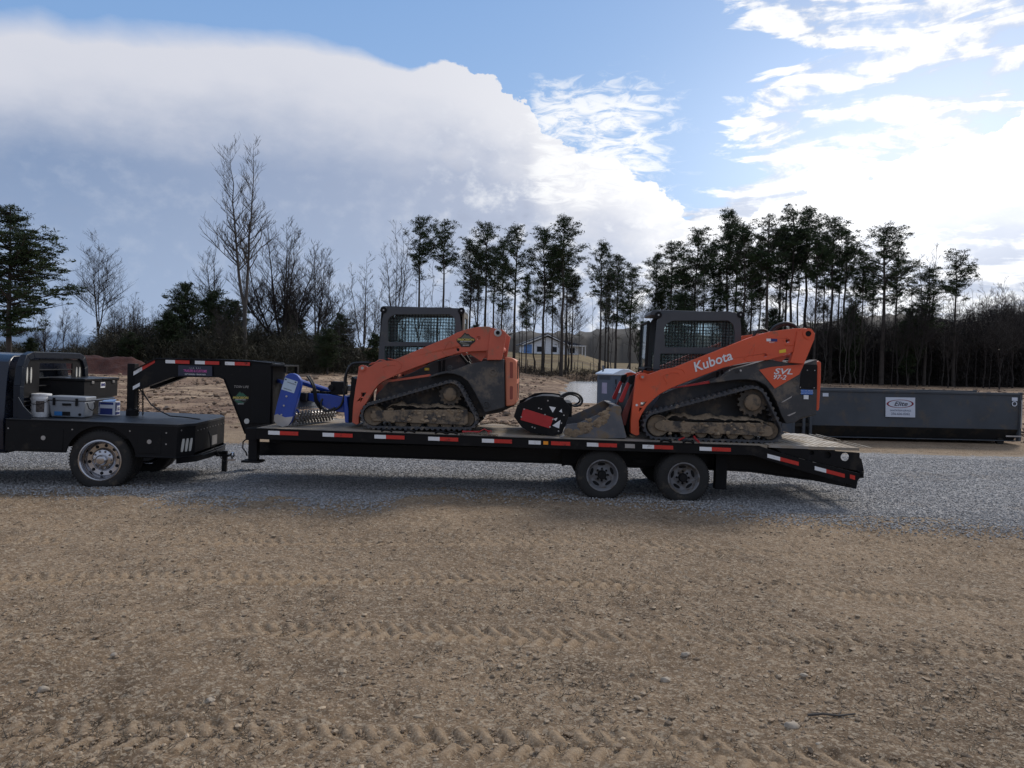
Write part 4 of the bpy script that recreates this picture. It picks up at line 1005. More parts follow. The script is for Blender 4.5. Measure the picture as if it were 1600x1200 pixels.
# ------------------------------------------------------------------ trailer
def build_trailer():
    M = T.M; r = thing('gooseneck_trailer', 'long black gooseneck flatbed trailer with red and white reflector tape, carrying both loaders', 'trailer', M)
    uE = T.pix(1346, 705, 0)[0]; uK = T.pix(1190, 697, 0)[0]; zr = 0.956
    rail = [T.pix(*p) for p in ((399, 669), (790, 683), (1186, 696.5), (1216, 706.5), (1262, 720), (1349, 741), (1334, 758.5), (1250, 735), (1176, 711.5), (790, 699), (399, 686))]
    for v0, nm in ((0.0, 'side_rail'), (2.56, 'side_rail')):
        mb = MB(M); mb.prism(rail, v0, v0 + 0.035)
        mb.prism([(a, b) for a, b in [rail[0], rail[1], rail[2], (rail[2][0], rail[2][1] - .012), (rail[1][0], rail[1][1] - .012), (rail[0][0], rail[0][1] - .012)]], v0 - .012 if v0 == 0 else v0 + .035, v0 if v0 == 0 else v0 + .047)
        mb.build(nm, BLACK, r, bevel=.004)
    # deck planks
    mb = MB(M); n = 11; w_ = 2.50 / n
    for i in range(n):
        v = 0.045 + i * w_; mb.box(0.0, uK + .1, v, v + w_ - .008, zr - .045, zr)
    mb.build('deck', DECK, r)
    mb = MB(M); mb.box(uK + .12, uE - .02, 0.03, 1.235, zr - .03, zr + .012); mb.box(uK + .12, uE - .02, 1.265, 2.57, zr - .03, zr + .012)
    for i in range(14):
        u = uK + .2 + i * .115
        for v0, v1 in ((.1, 1.18), (1.32, 2.5)): mb.box(u, u + .02, v0, v1, zr + .012, zr + .017)
    mb.build('loading_ramp', RAMP, r)
    # tail side plates with round holes
    out = [T.pix(*p) for p in ((1212, 698.5), (1345, 708), (1345, 716), (1348, 718), (1352, 738), (1300, 728), (1262, 719), (1220, 706.5))]
    hl = [circ(T.pix(1322, 714.5), .065), circ(T.pix(1295, 711.5), .052), circ(T.pix(1270, 708), .036)]
    for v0 in (0.04, 2.53): plate(M, out, hl, v0, v0 + .02, 'tail_plate', BLACK, r)
    mb = MB(M); p_ = T.pix(1262, 712, 0); q_ = T.pix(1308, 716, 0); mb.box(p_[0], q_[0], .09, .11, q_[1] - .08, zr - .04); mb.build('hole_backing', BLACKM, r)  # dark plate added to black out the two smaller tail holes
    mb = MB(M); a, b = T.pix(1334, 758, 0); mb.box(a - .05, a + .03, 0.02, 2.56, b + .02, b + .12)
    a2, b2 = T.pix(1350, 740, 0); mb.box(a2 - .06, a2, 0.0, 2.58, b2 - .07, b2 + .03)
    u0 = T.pix(1326, 755, .1)[0]; mb.box(u0 - .04, u0 + .06, .1, .2, b - .04, b + .1); mb.box(u0 - .04, u0 + .06, 2.4, 2.5, b - .04, b + .1)
    mb.build('rear_bumper', BLACK, r, bevel=.005)
    # main beams, cross members
    for v0 in (.78, 1.66):
        V = v0; bm_ = [T.pix(*p, .78) for p in ((392, 690), (880, 702), (1180, 712), (1340, 752), (1338, 764), (1266, 750), (1170, 737), (1136, 735), (892, 727), (870, 724), (500, 711), (392, 711))]
        mb = MB(M); mb.prism(bm_, V, V + .014); lo = [(a, b) for a, b in bm_[6:]]
        for (a, b), (c, d) in zip(bm_[5:], bm_[6:]): mb.prism([(a, b), (c, d), (c, d + .014), (a, b + .014)], V - .06, V + .074)
        mb.build('main_beam', BLACK, r)
    mb = MB(M)
    for i in range(22): u = .2 + i * (uE - .6) / 22; mb.box(u, u + .05, .035, 2.56, zr - .14 - max(0, u - uK) * .1, zr - .05 - max(0, u - uK) * .1)
    mb.build('cross_members', BLACKM, r)
    # neck
    vN0, vN1 = .98, 1.62
    nk = [T.pix(*p, vN0) for p in ((210, 577), (245, 559.5), (339, 561), (392, 563.4), (426, 567), (426, 672), (404, 680), (383, 678), (350, 592.5), (343, 589.7), (270, 589), (219, 608), (210, 609))]
    mb = MB(M); mb.prism(nk, vN0, vN0 + .12); mb.prism(nk, vN1 - .12, vN1)
    top = [T.pix(*p, vN0) for p in ((213, 576), (245, 560.5), (339, 562), (392, 564.4), (426, 568))]
    for (a, b), (c, d) in zip(top, top[1:]): mb.prism([(a, b - .002), (c, d - .002), (c, d - .16), (a, b - .16)], vN0 + .12, vN1 - .12)
    for v in (vN0,):           # flange lines
        for (a, b), (c, d) in zip(nk[:4], nk[1:5]): mb.prism([(a, b), (c, d), (c, d - .02), (a, b - .02)], v - .03, v)
        lo = nk[7:12]
        for (a, b), (c, d) in zip(lo, lo[1:]): mb.prism([(a, b), (c, d), (c + .001, d + .02), (a, b + .02)], v - .03, v)
    mb.build('neck', BLACK, r, bevel=.004)
    mb = MB(M)                  # riser uprights and tool box frame
    p0 = T.pix(395, 567, vN0); p1 = T.pix(425, 568, vN0); pb = T.pix(425, 664, .3)
    mb.box(p0[0], p1[0], vN0 - .035, vN0, .95, p0[1] - .03)
    e = T.pix(462, 573, 1.5)
    mb.box(p1[0], e[0], .9, 1.7, p0[1] - .05, p0[1] - .02); mb.box(e[0] - .05, e[0], 1.60, 1.70, .96, p0[1] - .05); mb.box(e[0] - .05, e[0], 1.0, 1.06, p0[1] - .15, p0[1] - .05)
    mb.box(p1[0] + .001, p1[0] + .02, vN0, vN1, .96, p0[1] - .05)
    mb.build('neck_riser', BLACKM, r, bevel=.004)
    mb = MB(M); q0 = T.pix(385, 669, .0); mb.box(-.16, 0, .0, 2.6, .76, .95); mb.build('front_beam', BLACK, r, bevel=.006)
    mb = MB(M); a = T.pix(199, 568, vN0 + .2); b = T.pix(211, 650, vN0 + .2); mb.box(a[0], a[0] + .13, vN0 + .2, vN0 + .34, 1.02, a[1]); mb.lathe((a[0] + .065, vN0 + .27, .98), (0, 0, 1), [(0, 0), (.10, 0), (.10, .10), (.07, .14), (0, .14)], 20)
    mb.build('coupler', BLACKM, r, bevel=.005)
    # landing gear
    for v0 in (.30, 2.16):
        a = T.pix(388, 690, v0); b = T.pix(401, 721, v0)
        mb = MB(M); mb.box(a[0], b[0], v0, v0 + .13, b[1] + .015, .9); mb.box(a[0] - .09, b[0] + .07, v0 - .06, v0 + .19, b[1] - .02, b[1] + .015)
        lg = mb.build('landing_leg', BLACKM, r, bevel=.005)
        mb = MB(M); mb.tube([(a[0] + .2, v0 + .05, .80), (a[0] + .45, v0 + .05, .80), (a[0] + .45, v0 - .05, .80), (a[0] + .45, v0 - .05, .95)] if v0 < 1 else [(a[0], v0, .8), (a[0], v0 + .1, .8)], .012, 6); mb.build('crank', BLACKM, lg)
        v_ = .34
    for v0 in (.42, 2.05):
        a = T.pix(1119, 710, v0); b = T.pix(1135, 765, v0); mb = MB(M); mb.box(a[0], b[0], v0, v0 + .15, b[1], .85); mb.build('support_leg', BLACKM, r, bevel=.005)
    # suspension, axles, wheels
    ca = T.pix(941, 742.5, .10); cb = T.pix(1068, 747, .10); Rw = .405
    for c in (ca, cb):
        pass
        Rw = c[1]
        wheel(M, (c[0], .08, Rw), (0, -1, 0), .405, .236, .225, r, RIMG, 'grey')
        wheel(M, (c[0], .345, Rw), (0, -1, 0), .405, .236, .225, r, RIMG, 'grey', False)
        wheel(M, (c[0], 2.52, Rw), (0, 1, 0), .405, .236, .225, r, RIMG, 'grey', False)
        wheel(M, (c[0], 2.255, Rw), (0, 1, 0), .405, .236, .225, r, RIMG, 'grey', False)
        mb = MB(M); mb.tube([(c[0], .3, Rw), (c[0], 2.3, Rw)], .065, 14); mb.build('axle', BLACKM, r)
    mb = MB(M)
    for v0 in (.62, 1.90):
        mb.prism([(ca[0] - .62, .74), (cb[0] + .55, .74), (cb[0] + .5, .62), (cb[0] + .3, .52), ((ca[0] + cb[0]) / 2 + .12, .50), ((ca[0] + cb[0]) / 2 - .12, .50), (ca[0] - .3, .52), (ca[0] - .62, .45)], v0, v0 + .07)
        for c in (ca, cb):
            for k in range(4): mb.tube([(c[0] - .5 + k * .06, v0 + .035, .60 - k * .015), (c[0], v0 + .035, .50 - k * .018), (c[0] + .5 - k * .06, v0 + .035, .60 - k * .015)], .018, 4)
    mb.box((ca[0] + cb[0]) / 2 - .10, (ca[0] + cb[0]) / 2 + .10, .50, .52, .56, .61)
    mb.build('suspension', BLACKM, r)
    # reflector tape
    ln = lambda x: 676.2 + (x - 428) * .0373
    tapes = [(419, 437, 466), (504, 522, 551), (585, 603, 632), (669, 687, 716), (753, 772, 800), (917, 935, 964), (1004, 1022, 1052), (1093, 1112, 1142)]
    def quadpx(mb, pts, v): mb.face(mb.verts([tp(x, y, v) for x, y in pts]))
    def strip(x0, x1, m_, v=-.0155, f=ln, h=3.0, nm='reflector_tape'):
        mb = MB(M); A = mb.verts([tp(*p, v) for p in ((x0, f(x0) - h), (x1, f(x1) - h), (x1, f(x1) + h), (x0, f(x0) + h))])
        B = mb.verts([tp(*p, v + .003) for p in ((x0, f(x0) - h), (x1, f(x1) - h), (x1, f(x1) + h), (x0, f(x0) + h))])
        mb.face(A)
        for i in range(4): mb.face([A[i], B[i], B[(i + 1) % 4], A[(i + 1) % 4]])
        return mb.build(nm, m_, r, smoothdeg=0)
    for a, b, c in tapes: strip(a, b, WHITE); strip(b, c, REDT)
    strip(826, 845, WHITE); strip(861, 891, REDT); strip(849, 856.5, AMBER, h=2.6, nm='marker_light'); strip(976.5, 992, STEEL, h=3.2, nm='data_plate')
    f2 = lambda x: 714.5 + (x - 1209) * .262
    for a, b, c in ((1199, 1219, 1248), (1273, 1291, 1320)): strip(a, b, WHITE, -.006, f2); strip(b, c, REDT, -.006, f2)
    strip(1328, 1336, REDT, -.006, lambda x: 744.5 + (x - 1328) * .25, 3.2)
    fn = lambda x: 564.8 + (x - 258) * .031
    for a, b, c in ((258.5, 273.5, 296), (304.5, 320, 342.5), (351.5, 366.5, 390.5)): strip(a, b, WHITE, vN0 - .034, fn, 2.6); strip(b, c, REDT, vN0 - .034, fn, 2.6)
    fs = lambda x: 583.5 - (x - 209) * .60
    strip(208.5, 222, WHITE, vN0 - .006, fs, 3.0); strip(222, 242, REDT, vN0 - .006, fs, 3.0)
    strip(207.5, 218.5, WHITE, vN0 - .006, lambda x: 606.5 - (x - 207.5) * .55, 2.8)
    # maker sign, lettering, badge
    mb = MB(M); A = [tp(*p, vN0 - .035) for p in ((278.5, 570.5), (331.5, 572), (331.5, 588), (278.5, 586.8))]; mb.face(mb.verts(A))
    sg = mb.build('maker_sign', mat('navy_sign', (0.018, 0.024, 0.05), .4), r, smoothdeg=0)
    mb = MB(M); mb.text('TRAILERS & CUSTOMS', lambda x, y: tp(305 + x, 579.8 + x * .03 - y, vN0 - .038), 5.6, bold=.10, sx=.66)
    mb.build('sign_lettering', mat('pink_letters', (0.55, 0.10, 0.34), .5), sg, smoothdeg=0)
    mb = MB(M); mb.text('EAST GADSDEN - TRAILER SALES', lambda x, y: tp(305 + x, 585 + x * .03 - y, vN0 - .038), 2.6, bold=.03, sx=.86)
    for k in (-6.5, -4, -1.5, 3, 5.5, 8): mb.face(mb.verts([tp(304 + k, 576, vN0 - .038), tp(304.6 + k, 576, vN0 - .038), tp(303.2 + k * 1.3, 572.5 + abs(k - .8) * .2, vN0 - .038)]))
    mb.build('sign_small_lettering', WHITE, sg, smoothdeg=0)
    mb = MB(M); mb.text('TOSH LIFE', lambda x, y: tp(376.5 + x, 604.5 + x * .03 - y, vN0 - .006), 5.2, shear=.3, sx=.98); mb.build('lettering', STEEL, r, smoothdeg=0)
    badge(M, r, lambda x, y: tp(376 + x * 12.6, 622 - y * 11.6, vN0 - .005), lambda x, y: tp(376 + x * 12.6, 622 - y * 11.6, vN0 - .009), (0.03, 0.12, 0.07))
    mb = MB(M); mb.lathe(tp(386, 658, vN0 - .02), (0, -1, 0), [(0, .02), (.045, .02), (.045, 0)], 16); mb.build('round_lamp', LENS, r)
    # front bulkhead bits and stake pockets, D rings on the rail
    for px in (604, 640, 688, 706, 1040, 1075):
        mb = MB(M)
        u, w = T.pix(px, ln(px) - 9, 0); mb.tube([(u - .08, -.0, w + .0), (u - .03, -.03, w + .025), (u + .04, -.02, w + .02), (u + .09, .0, w)], .018, 6)
        mb.build('strap_hook', BLACKM, r)
    # brake and light cable to the truck and safety chains
    mb = MB(M); mb.tube([tp(*p, vN0 + .1) for p in ((214, 603), (222, 612), (236, 632), (250, 642), (266, 650), (290, 652), (312, 655), (322, 664), (328, 680), (330, 700))], .012, 6)
    mb.tube([tp(*p, vN0 - .2) for p in ((388, 684), (380, 690), (379, 700), (384, 706), (386, 712))], .012, 6)
    mb.build('light_cable', HOSE, r)
    for px in (216, 223):
        mb = MB(M)
        for k in range(15):
            c = Vector(tp(px + (k % 2) * .3, 610 + k * 2.65, vN0 + .27)); n = 8
            ax = Vector((1, 0, 0)) if k % 2 else Vector((0, 1, 0))
            pts = [c + ax * (.016 * math.cos(t)) + Vector((0, 0, .024 * math.sin(t))) for t in np.linspace(0, 2 * math.pi, 9)]
            mb.tube(pts, .0055, 5, cap=False)
        mb.build('safety_chain', BLACKM, r)
    return r
def badge(M, parent, pl, pl2, green, dark=None):
    """mountain-shaped company badge: dark outline, green field, a yellow word across the middle."""
    out = [(-1, .05), (-.72, .30), (-.55, .36), (-.1, .98), (.1, .75), (.25, .82), (.5, .48), (.9, .22), (1.0, 0), (.98, -.22), (.55, -.62), (.42, -.9), (-.5, -.9), (-.6, -.65), (-.95, -.25)]
    mb = MB(M); mb.face(mb.verts([pl(*p) for p in out])); b = mb.build('badge', mat('badge_dark', (0.01, 0.012, 0.01), .5), parent, smoothdeg=0)
    mb = MB(M)
    for poly in ([(-.62, .22), (-.1, .85), (.1, .62), (.28, .68), (.8, .2), (.2, .22)], [(-.8, -.28), (-.3, -.3), (.5, -.62), (.3, -.68), (-.45, -.62)]):
        mb.face(mb.verts([pl2(*p) for p in poly]))
    mb.build('badge_mountain', mat('badge_green%d' % int(green[1] * 100), green, .6), b, smoothdeg=0)
    mb = MB(M); mb.text('PRECISION', lambda x, y: pl2(x, y + .03), .40, bold=.012, sx=.98); mb.build('badge_word', mat('badge_yellow', (.62, .50, .12), .5), b, smoothdeg=0)
    mb = MB(M); mb.text('EARTHWORKS', lambda x, y: pl2(x * .8, y - .22), .22, sx=1.1); mb.text('SERVICES', lambda x, y: pl2(x * .8, y - .77), .2, sx=1.1)
    mb.build('badge_line', WHITE, b, smoothdeg=0)
trailer = build_trailer()

# ------------------------------------------------------------------ truck
K = Frame(Vector((-5.28, 12.15, -0.10)), 5.5, 1.4)
def build_truck():
    M = K.M; r = thing('flatbed_truck', 'dark flatbed pickup truck with a black service body, cut off by the left picture edge', 'truck', M)
    BW = 2.46; H = 1.106
    px_ = lambda pts, v=0.0: [K.pix(*p, v) for p in pts]
    # side skirt with wheel arch and the bed box
    wc = K.pix(157, 719, 0); yf = K.pix(60, 706, 0)[1]; a0 = math.asin((yf - wc[1]) / .53); arch = [(wc[0] + .53 * math.cos(a), wc[1] + .53 * math.sin(a)) for a in np.linspace(math.pi - a0, a0 - .02, 22)]
    uF = K.pix(9, 655, 0)[0]; yb = K.pix(269, 716, 0)[1]
    side = [(uF, H), (0, H), (0, yb)] + arch[::-1] + [(uF, yf)]
    for v0 in (0.0, BW - .03): plate(M, side, [], v0, v0 + .03, 'side_skirt', BLACKM, r, bevel=.004)
    mb = MB(M); mb.prism([(uF, 0), (0, 0), (.17, .37), (.17, BW - .37), (0, BW), (uF, BW)], H - .035, H + .006, 'w'); bed = mb.build('bed', BEDP, r, bevel=.004)
    mb = MB(M); mb.prism([(0.0, 0.004), (.166, .368), (.13, .385), (-.03, .03)], yb, H - .036, 'w'); cp = mb.build('corner_panel', BLACKM, r)
    mb = MB(M); mb.prism([(0.0, BW - .004), (.166, BW - .368), (.13, BW - .385), (-.03, BW - .03)], yb, H - .036, 'w'); mb.build('corner_panel', BLACKM, r)
    mb = MB(M); mb.box(.13, .164, .372, BW - .372, yb + .05, H - .037); rp = mb.build('rear_panel', BLACKM, r)
    d = Vector((.166, .364, 0)).normalized(); nrm = Vector((d.y, -d.x, 0))
    for k, f in enumerate((.30, .52, .74)):
        c = Vector((0, .004, 0)).lerp(Vector((.166, .368, 0)), f) + nrm * .004; z0 = H - .33
        mb = MB(M); pts = [c + d * (.024 * math.cos(t)) + Vector((0, 0, z0 + .105 * max(-.78, min(.78, math.sin(t))) * 1.25)) + d * (.02 * math.sin(t)) for t in np.linspace(0, 2 * math.pi, 15)[:-1]]
        A = mb.verts([tuple(p + nrm * .012) for p in pts]); B = mb.verts([tuple(p - nrm * .002) for p in pts]); mb.face(A)
        for i in range(14): mb.face([A[i], A[(i + 1) % 14], B[(i + 1) % 14], B[i]])
        mb.build('tail_light', LENS, cp)
    mb = MB(M)
    for k in range(10): mb.disc((.164, .50 + k * .17, H - .12), (1, 0, 0), .012, .006, 8)
    for f, z in ((.12, -.09),): mb.disc(Vector((0, .004, H + z)).lerp(Vector((.166, .368, H + z)), f + .1), nrm, .013, .006, 8)
    for px, py in ((13, 669), (113, 671), (203, 673.5), (260, 676.5), (259.5, 694)): 
        u, w = K.pix(px, py, 0); mb.disc((u, 0, w), (0, -1, 0), .012, .006, 8)
    mb.build('marker_bolts', STEEL, r)
    mb = MB(M); mb.box(.165, .172, 1.32, 1.62, .66, .82); mb.build('number_plate', STEEL, r)
    for a, b in (((38, 668), (98, 704)), ((216, 675), (251, 709))):
        (u0, w1), (u1, w0) = K.pix(*a, 0), K.pix(*b, 0); mb = MB(M); mb.box(u0, u1, -.008, .0, w0, w1); dr = mb.build('box_door', BLACKM, r, bevel=.004)
        mb = MB(M); c = ((u0 + u1) / 2, -.008, (w0 + w1) / 2 + .02); mb.disc(c, (0, -1, 0), .035, .008, 14); mb.build('latch', STEEL, dr)
    # rub rail along the bottom, chassis, bumper, hitch
    mb = MB(M); mb.tube([(arch[-1][0], -.012, yb + .01), (0.0, -.012, yb + .01), (.20, .38, yb + .01), (.22, BW / 2, yb + .02), (.20, BW - .38, yb + .01), (0, BW, yb + .01)], .014, 6); mb.build('rub_bar', BLACK, r)
    mb = MB(M); mb.prism([(.0, .01), (.20, .38), (.26, .9), (.26, BW - .9), (.20, BW - .38), (0, BW - .01), (-.1, BW - .3), (-.1, .3)], yb - .09, yb, 'w'); mb.build('rear_bumper', BLACK, r, bevel=.006)
    mb = MB(M); mb.box(-6.6, .1, .75, .82, .62, .85); mb.box(-6.6, .1, 1.64, 1.71, .62, .85); mb.box(uF, 0, .1, BW - .1, .85, H - .04); mb.build('chassis', BLACKM, r)
    mb = MB(M); mb.box(.20, .46, 1.19, 1.27, .50, .57); mb.box(.38, .46, 1.19, 1.27, .22, .58); mb.box(.28, .5, 1.16, 1.3, .48, .52); hb = mb.build('hitch', BLACK, r, bevel=.004)
    mb = MB(M); mb.lathe((.55, 1.23, .44), (0, 0, 1), [(0, .12), (.03, .11), (.045, .07), (.03, .03), (.018, .01), (.018, 0), (0, 0)], 16); mb.box(.44, .60, 1.2, 1.26, .41, .44); mb.build('hitch_ball', CHROME, hb)
    mb = MB(M); mb.tube([tuple(K.pix(*p, .6)[:1]) + (1.0, K.pix(*p, .6)[1]) for p in ((322, 700), (332, 716), (340, 726), (345, 722))], .008, 5); mb.build('trailer_plug_cable', HOSE, r)
    # rear wheels (dual)
    Rt = .475; c = K.pix(156.5, 719.5, .06); w0 = c[1]
    wheel(M, (c[0], .05, w0), (0, -1, 0), Rt, .312, .255, r, CHROME, 'polished'); wheel(M, (c[0], .345, w0), (0, -1, 0), Rt, .31, .255, r, CHROME, 'polished', False)
    wheel(M, (c[0], BW - .05, w0), (0, 1, 0), Rt, .312, .255, r, CHROME, 'polished', False); wheel(M, (c[0], BW - .345, w0), (0, 1, 0), Rt, .31, .255, r, CHROME, 'polished', False)
    wheel(M, (c[0] - 4.35, .12, w0 - .08), (0, -1, 0), Rt, .312, .255, r, CHROME, 'polished'); wheel(M, (c[0] - 4.35, BW - .12, w0 - .08), (0, 1, 0), Rt, .312, .255, r, CHROME, 'polished', False)
    mb = MB(M); mb.tube([(c[0], .3, w0), (c[0], BW - .3, w0)], .07, 12); mb.lathe((c[0], BW / 2, w0), (1, 0, 0), [(0, -.2), (.12, -.15), (.18, 0), (.12, .15), (0, .2)], 16); mb.build('axle', BLACKM, r)
    # headache rack across the front of the bed
    uR = uF + .12
    fr = MB(M); path = [(.06, H), (.05, 1.62), (.10, 1.92), (.22, 2.10), (.42, 2.155), (BW - .42, 2.155), (BW - .22, 2.10), (BW - .10, 1.92), (BW - .05, 1.62), (BW - .06, H)]
    inn = [(.18, H), (.17, 1.6), (.22, 1.88), (.32, 2.02), (.46, 2.05), (BW - .46, 2.05), (BW - .32, 2.02), (BW - .22, 1.88), (BW - .17, 1.6), (BW - .18, H)]
    for i in range(len(path) - 1): fr.prism([path[i], path[i + 1], inn[i + 1], inn[i]], uR - .05, uR + .05, 'u')
    rack = fr.build('headache_rack', mat('rack_paint', (.007, .012, .022), .4, var=.1, spec=.3), r, bevel=.008)
    mb = MB(M); hole = [(.70, 1.55), (BW - .62, 1.55), (BW - .62, 1.97), (.82, 1.97), (.70, 1.85)]
    for a, b, c_, d_ in ((.17, .70, 1.50, 2.03), (BW - .62, BW - .17, 1.50, 2.03), (.7, BW - .62, 1.97, 2.04), (.17, BW - .17, 1.42, 1.50)): mb.box(uR - .01, uR + .01, a, b, c_, d_)
    for k in range(3): mb.tube([(uR, .7, 1.60 + k * .13), (uR, BW - .62, 1.60 + k * .13)], .012, 6)
    for k in range(5): mb.tube([(uR, .17, 1.15 + k * .07), (uR, BW - .17, 1.15 + k * .07)], .014, 6)
    mb.build('rack_bars', BLACKM, rack)
    for v in (.30, .42, BW - .48, BW - .36):
        mb = MB(M); A = [(uR + .012, v + .022 * math.cos(t), 1.78 + .13 * math.sin(t)) for t in np.linspace(0, 2 * math.pi, 15)[:-1]]
        a_ = mb.verts(A); b_ = mb.verts([(p[0] + .012, p[1], p[2]) for p in A]); mb.face(b_)
        for i in range(14): mb.face([a_[i], a_[(i + 1) % 14], b_[(i + 1) % 14], b_[i]])
        mb.build('rack_light', LENS, rack)
    mb = MB(M); mb.prism([(uR + .04, H + .005), (uR + .24, H + .005), (uR + .24, H + .08), (uR + .12, H + .20), (uR + .04, H + .34)], .02, .04); mb.build('rack_gusset', mat('rack_paint', (0, 0, 0)), rack)
    # cab and hood
    BL = mat('dark_blue_body', (.005, .009, .022), .3, var=.08, coat=.25, spec=.4)
    sec = [(.20, .55), (.10, .60), (.06, 1.05), (.10, 1.38), (.30, 1.98), (.44, 2.08), (BW / 2, 2.12), (BW - .44, 2.08), (BW - .30, 1.98), (BW - .10, 1.38), (BW - .06, 1.05), (BW - .10, .60), (BW - .20, .55)]
    mb = MB(M); uc1 = uF - .06; uc0 = uc1 - 2.35
    rings = [mb.verts([(u + (k if z > 1.4 else 0) * (z - 1.4), v, z) for v, z in sec]) for u, k in ((uc1, -.12), (uc1 - 1.9, 0), (uc0, .55))]
    for A, B in zip(rings, rings[1:]):
        for i in range(len(sec)): mb.face([A[i], A[(i + 1) % len(sec)], B[(i + 1) % len(sec)], B[i]])
    mb.face(rings[0]); mb.face(rings[-1][::-1]); cab = mb.build('cab', BL, r, bevel=.02)
    mb = MB(M); mb.prism([(uc0 + .1, 1.42), (uc0 + .1, .62), (uc0 - .22, .60), (uc0 - .42, 1.02), (uc0 - 1.0, 1.02), (uc0 - 1.15, .6), (uc0 - 1.5, .58), (uc0 - 1.52, 1.15), (uc0 - 1.25, 1.32)], .10, BW - .10); mb.build('hood', BL, r, bevel=.04, segs=3)
    mb = MB(M); mb.box(uc0 - 1.72, uc0 - 1.5, .05, BW - .05, .42, .68); mb.build('front_bumper', CHROME, r, bevel=.03)
    WG = mat('dark_window', (.01, .012, .016), .06, spec=.8)
    mb = MB(M); mb.quad((uc1 - .015, .42, 1.45), (uc1 - .015, BW - .42, 1.45), (uc1 - .072, BW - .50, 1.93), (uc1 - .072, .50, 1.93)); mb.build('rear_window', WG, cab)
    for s, vf in ((0, lambda v: v), (1, lambda v: BW - v)):
        mb = MB(M); mb.quad((uc1 - .18, vf(.115), 1.44), (uc1 - 1.0, vf(.115), 1.44), (uc1 - 1.0, vf(.270), 1.92), (uc1 - .24, vf(.270), 1.92)); mb.quad((uc1 - 1.08, vf(.115), 1.44), (uc1 - 2.0, vf(.115), 1.44), (uc1 - 1.75, vf(.270), 1.92), (uc1 - 1.08, vf(.270), 1.92)); mb.build('side_window', WG, cab)
    mb = MB(M); mb.box(uc1 - 2.2, uc1 - .1, .02, .16, .45, .52); mb.build('running_board', BLACKM, r, bevel=.01)
    return r
truck = build_truck()

